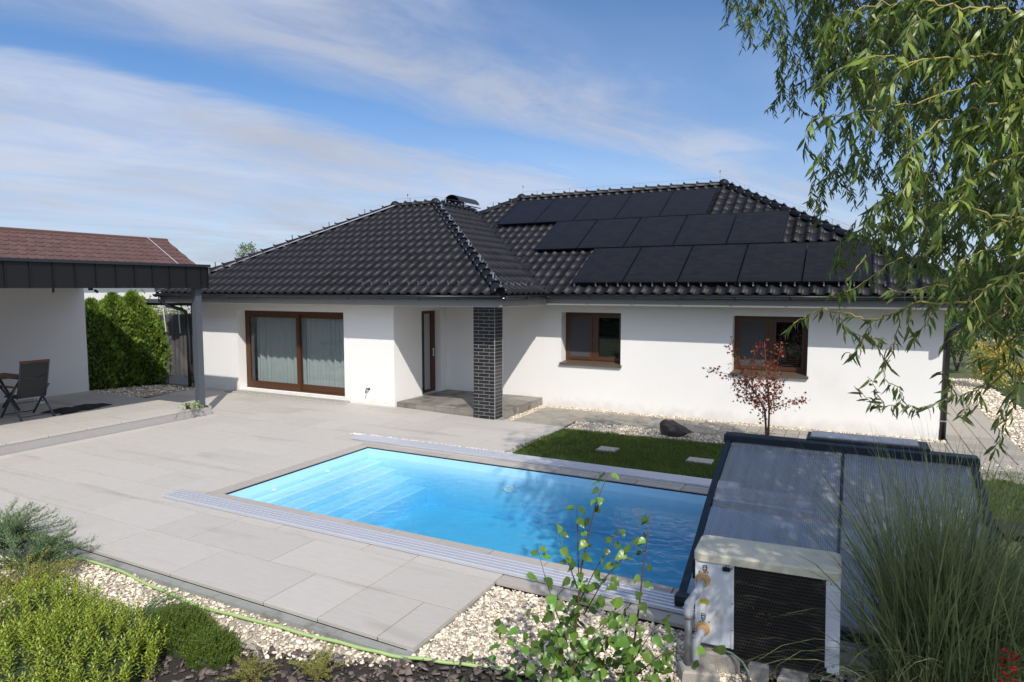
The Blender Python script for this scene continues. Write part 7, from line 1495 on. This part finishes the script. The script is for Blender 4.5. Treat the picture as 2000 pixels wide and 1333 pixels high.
LOW= [[[0.7,3.38,2.78],[0.61,3.41,2.77],[0.51,3.36,2.75],[0.46,3.43,2.72],[0.45,3.38,2.66],[0.53,3.38,2.58],[0.58,3.38,2.53],[0.62,3.39,2.46],[0.62,3.4,2.33],[0.6,3.43,2.17]],[[0.47,3.5,2.69],[0.36,3.49,2.68],[0.26,3.53,2.68],[0.17,3.49,2.63],[0.08,3.51,2.6],[-0.05,3.48,2.64],[-0.16,3.5,2.63],[-0.23,3.53,2.59],[-0.27,3.53,2.55]],[[-0.05,3.53,2.64],[-0.02,3.48,2.56],[0.06,3.51,2.52],[0.15,3.5,2.51]],[[0.2,3.48,2.65],[0.19,3.53,2.54],[0.17,3.52,2.45],[0.15,3.49,2.33],[0.21,3.53,2.29],[0.22,3.54,2.22],[0.17,3.49,2.2],[0.1,3.47,2.22],[0.03,3.49,2.28]],[[0.17,3.53,2.19],[0.13,3.46,2.25],[0.09,3.48,2.33]],[[0.09,3.47,2.6],[0.06,3.51,2.52],[0.03,3.47,2.45],[-0.01,3.53,2.44]],[[0.09,3.53,2.52],[0.13,3.52,2.45],[0.16,3.5,2.38]],[[0.32,3.54,2.68],[0.31,3.51,2.59],[0.28,3.51,2.56]],[[0.24,3.47,2.67],[0.24,3.5,2.57],[0.26,3.52,2.5]],[[0.6,3.29,2.47],[0.54,3.28,2.38],[0.46,3.3,2.32],[0.4,3.33,2.29],[0.33,3.32,2.25],[0.27,3.31,2.23],[0.24,3.28,2.25]],[[0.47,3.32,2.32],[0.45,3.32,2.24],[0.41,3.26,2.21]],[[0.39,3.31,2.29],[0.38,3.34,2.35],[0.35,3.3,2.4]],[[0.6,3.29,2.34],[0.56,3.3,2.25],[0.56,3.28,2.15],[0.55,3.28,2.08]],[[0.57,3.32,2.46],[0.49,3.31,2.46],[0.44,3.27,2.42]],[[0.69,3.31,2.59],[0.6,3.27,2.55],[0.56,3.29,2.49],[0.51,3.28,2.38],[0.48,3.32,2.24]],[[0.74,3.57,2.71],[0.62,3.6,2.67],[0.49,3.58,2.57],[0.41,3.56,2.55]],[[0.68,3.23,2.48],[0.61,3.2,2.4],[0.59,3.24,2.26],[0.56,3.22,2.16]],[[0.05,3.41,2.9],[-0.01,3.39,2.8],[-0.05,3.44,2.73],[-0.09,3.42,2.72]],[[0.19,3.36,2.89],[0.11,3.39,2.83],[0.03,3.42,2.76],[-0.02,3.36,2.73]],[[0.43,3.48,2.76],[0.32,3.52,2.76],[0.2,3.51,2.73],[0.14,3.48,2.76]]]

TX, TY = 3.0, 3.3
wt_ = tag(empty('willow_tree', (TX, TY, -.1)), 'corkscrew willow with hanging curled leaves over the heat pump', 'tree')
WO = np.array([TX, TY, -.1])
trunk_part('trunk', [(0, 0, 0), (-.05, .05, 1.2), (.08, 0, 2.4), (0, .1, 3.6)], [.20, .15, .13, .10], 'bark', wt_, 10)
wl_P, wl_D, wl_N, wl_L = [], [], [], []
tw = MB()
def contort(p, d, L_, step, amp, grav):
    line = [p]; n_ = max(3, int(L_ / step)); ph = random.uniform(0, 6)
    d = d / np.linalg.norm(d)
    s1 = np.cross(d, np.array([.3, .9, .2])); s1 /= np.linalg.norm(s1); s2 = np.cross(d, s1)
    for k in range(n_):
        dd = d + (s1 * math.sin(k * 1.15 + ph) + s2 * math.cos(k * .9 + ph * 1.7)) * amp + np.array([0, 0, -grav * k / n_]); dd /= np.linalg.norm(dd)
        line.append(line[-1] + dd * step)
    return line
def leaves_on(line, gap, l0, l1, out=.8, hang=.9, skip=0):
    for a_, b_ in zip(line[skip:], line[skip + 1:]):
        seg = b_ - a_; L_ = np.linalg.norm(seg); n_ = max(1, int(round(L_ / gap + random.random() * .6)))
        for k in range(n_):
            p = a_ + seg * ((k + random.random()) / n_); az = random.uniform(0, 6.283)
            d = np.array([math.cos(az) * out, math.sin(az) * out, -hang * random.uniform(.2, 1.3)]) + seg / max(L_, 1e-6) * .5
            wl_P.append(p); wl_D.append(d); wl_N.append(np.array([random.gauss(0, .6), random.gauss(-.3, .6), random.uniform(.1, 1)])); wl_L.append(random.uniform(l0, l1))
def twig(line, r0, r1, n_=4):
    tw.tube([tuple(p - WO) for p in line], [r0 + (r1 - r0) * i / (len(line) - 1) for i in range(len(line))], n_)
for a_, b_ in HANG:
    a_, b_ = np.array(a_), np.array(b_); L_ = np.linalg.norm(b_ - a_)
    line = contort(a_, b_ - a_, L_, .05, .42, .0); line = [l + (b_ - line[-1]) * (i / (len(line) - 1)) for i, l in enumerate(line)]
    twig(line, .0028, .0010); leaves_on(line, .0100, .040, .072)
    for _ in range(2):
        k = random.randrange(1, len(line) - 1); s_ = contort(line[k], (b_ - a_) / L_ + rng.normal(0, .6, 3), L_ * .5, .05, .4, .4); twig(s_, .0016, .0008); leaves_on(s_, .011, .040, .070)
NEARL = []
for pl in NEAR:
    line = [np.array(p) for p in smoothline(pl, 5)]
    line = [p + rng.normal(0, .006, 3) for p in line]; twig(line, .0045, .0014, 6); n0 = len(wl_P); leaves_on(line, .011, .042, .076, .7, .8); NEARL += list(range(n0, len(wl_P)))
    for k in range(3, len(line), 4):
        d = (line[k] - line[k - 1]); d /= np.linalg.norm(d); s_ = contort(line[k], d * .5 + np.array([random.gauss(0, .3), random.gauss(0, .3), -.7]), random.uniform(.10, .26), .03, .5, .5)
        twig(s_, .0020, .0009); n0 = len(wl_P); leaves_on(s_, .0095, .04, .072, .6, .9); NEARL += list(range(n0, len(wl_P)))
for i, pl in enumerate(LOW):
    line = [np.array(p) for p in smoothline(pl, 6)]; line = [p + rng.normal(0, .004, 3) for p in line]
    twig(line, .0075 if i < 2 else .003, .0014, 6); n0 = len(wl_P); leaves_on(line, .026 if i > 1 else .045, .046, .080, .6, .9, 0 if i else 12); NEARL += list(range(n0, len(wl_P)))
# limbs, and the rest of the crown out of the frame that shades the pool end
limbs = [[(3.0, 3.4, 3.3), (2.2, 4.2, 4.8), (1.0, 4.9, 5.6), (-.2, 5.1, 5.75), (-.8, 5.2, 5.5)], [(3.0, 3.4, 3.0), (2.0, 3.9, 3.9), (1.2, 4.5, 4.4), (.5, 4.9, 4.5)], [(3.0, 3.3, 2.5), (2.1, 3.3, 3.1), (1.3, 3.4, 3.2), (.7, 3.42, 2.78)],
         [(3.0, 3.3, 3.4), (3.2, 4.6, 5.4), (2.6, 5.8, 7.0), (1.6, 6.3, 7.6)], [(3.0, 3.3, 3.4), (3.4, 2.8, 5.6), (2.8, 3.2, 7.2), (2.2, 3.8, 8.0)], [(3.0, 3.4, 3.4), (4.4, 3.8, 5.2), (5.0, 4.6, 6.6)], [(3.0, 3.3, 3.2), (3.1, 2.3, 4.6), (3.3, 1.7, 5.6)], [(3.0, 3.3, 2.9), (1.9, 3.0, 3.6), (1.1, 2.7, 3.7), (.5, 2.5, 3.5)]]
for lm in limbs:
    line = [np.array(p) for p in smoothline(lm, 5)]
    MB().tube([tuple(p - WO) for p in line], [.055 * (1 - .85 * i / (len(line) - 1)) for i in range(len(line))], 7).build('limb', M['bark'], wt_, True)
def crown_leaves(c, r, n_, l0, l1, keepout=True):
    P = clumpy(n_, r[0], r[1], r[2], 60, .32) + np.array(c)
    fw = P[:, 0] * -.458 + P[:, 1] * .889; sdv = (P[:, 0] * .889 + P[:, 1] * .458) / np.maximum(fw, .1); el = (P[:, 2] - 2.75) / np.maximum(fw, .1)
    vis = (fw > .2) & (sdv < .82) & (el < .50) & (el > -.6)         # what hangs in view is laid strand by strand above
    P = P[~vis]
    for p in P:
        wl_P.append(p); az = random.uniform(0, 6.283); wl_D.append(np.array([math.cos(az) * .7, math.sin(az) * .7, -random.uniform(.2, 1.2)])); wl_N.append(rng.normal(0, 1, 3)); wl_L.append(random.uniform(l0, l1))
crown_leaves((3.0, 4.2, 5.6), (2.7, 2.3, 2.6), 30000, .13, .22)
crown_leaves((2.2, 5.2, 7.2), (2.2, 1.8, 1.7), 15000, .13, .22)
crown_leaves((2.5, 2.0, 4.3), (.9, .75, 1.0), 2600, .10, .17)
crown_leaves((3.4, 1.6, 5.6), (1.0, 1.0, 1.2), 5000, .11, .18)
P = clumpy(5200, .95, .70, 1.1, 40, .22) + np.array([1.0, 6.0, 5.1])       # the inner crown seen through the hanging strands
for p in P:
    wl_P.append(p); az = random.uniform(0, 6.283); wl_D.append(np.array([math.cos(az) * .6, math.sin(az) * .6, -random.uniform(.3, 1.2)])); wl_N.append(rng.normal(0, 1, 3)); wl_L.append(random.uniform(.05, .085))

o = tw.build('twig', M['twig'], wt_, True); o['kind'] = 'stuff'
wl_P = np.array(wl_P); wl_D = np.array(wl_D); wl_N = np.array(wl_N); wl_L = np.array(wl_L)
d_cam = np.linalg.norm(wl_P - np.array(CAM), axis=1); fh = np.array([-.458, .889]); fw = (wl_P[:, :2] @ fh); sd_ = (wl_P[:, :2] @ np.array([.889, .458])) / np.maximum(fw, .1)
inview = (fw > 0) & (np.abs(sd_) < .80) & ((wl_P[:, 2] - 2.75) / np.maximum(fw, .1) < .46)
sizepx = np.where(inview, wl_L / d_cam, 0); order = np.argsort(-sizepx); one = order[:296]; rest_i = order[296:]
wl_leaf = MB()
tv = [(0, 0, 0), (.16, .36, .02), (.16, -.36, .02), (.38, .5, .05), (.38, -.5, .05), (.62, .42, .02), (.62, -.42, .02), (.84, .2, -.08), (.84, -.2, -.08), (1, .04, -.22)]
wl_leaf.add([(v_[1], v_[0], v_[2]) for v_ in tv], [(1, 2, 0), (1, 3, 4, 2), (3, 5, 6, 4), (5, 7, 8, 6), (7, 9, 8)])
wme = wl_leaf.mesh('leaf', M['willow_one'], True)
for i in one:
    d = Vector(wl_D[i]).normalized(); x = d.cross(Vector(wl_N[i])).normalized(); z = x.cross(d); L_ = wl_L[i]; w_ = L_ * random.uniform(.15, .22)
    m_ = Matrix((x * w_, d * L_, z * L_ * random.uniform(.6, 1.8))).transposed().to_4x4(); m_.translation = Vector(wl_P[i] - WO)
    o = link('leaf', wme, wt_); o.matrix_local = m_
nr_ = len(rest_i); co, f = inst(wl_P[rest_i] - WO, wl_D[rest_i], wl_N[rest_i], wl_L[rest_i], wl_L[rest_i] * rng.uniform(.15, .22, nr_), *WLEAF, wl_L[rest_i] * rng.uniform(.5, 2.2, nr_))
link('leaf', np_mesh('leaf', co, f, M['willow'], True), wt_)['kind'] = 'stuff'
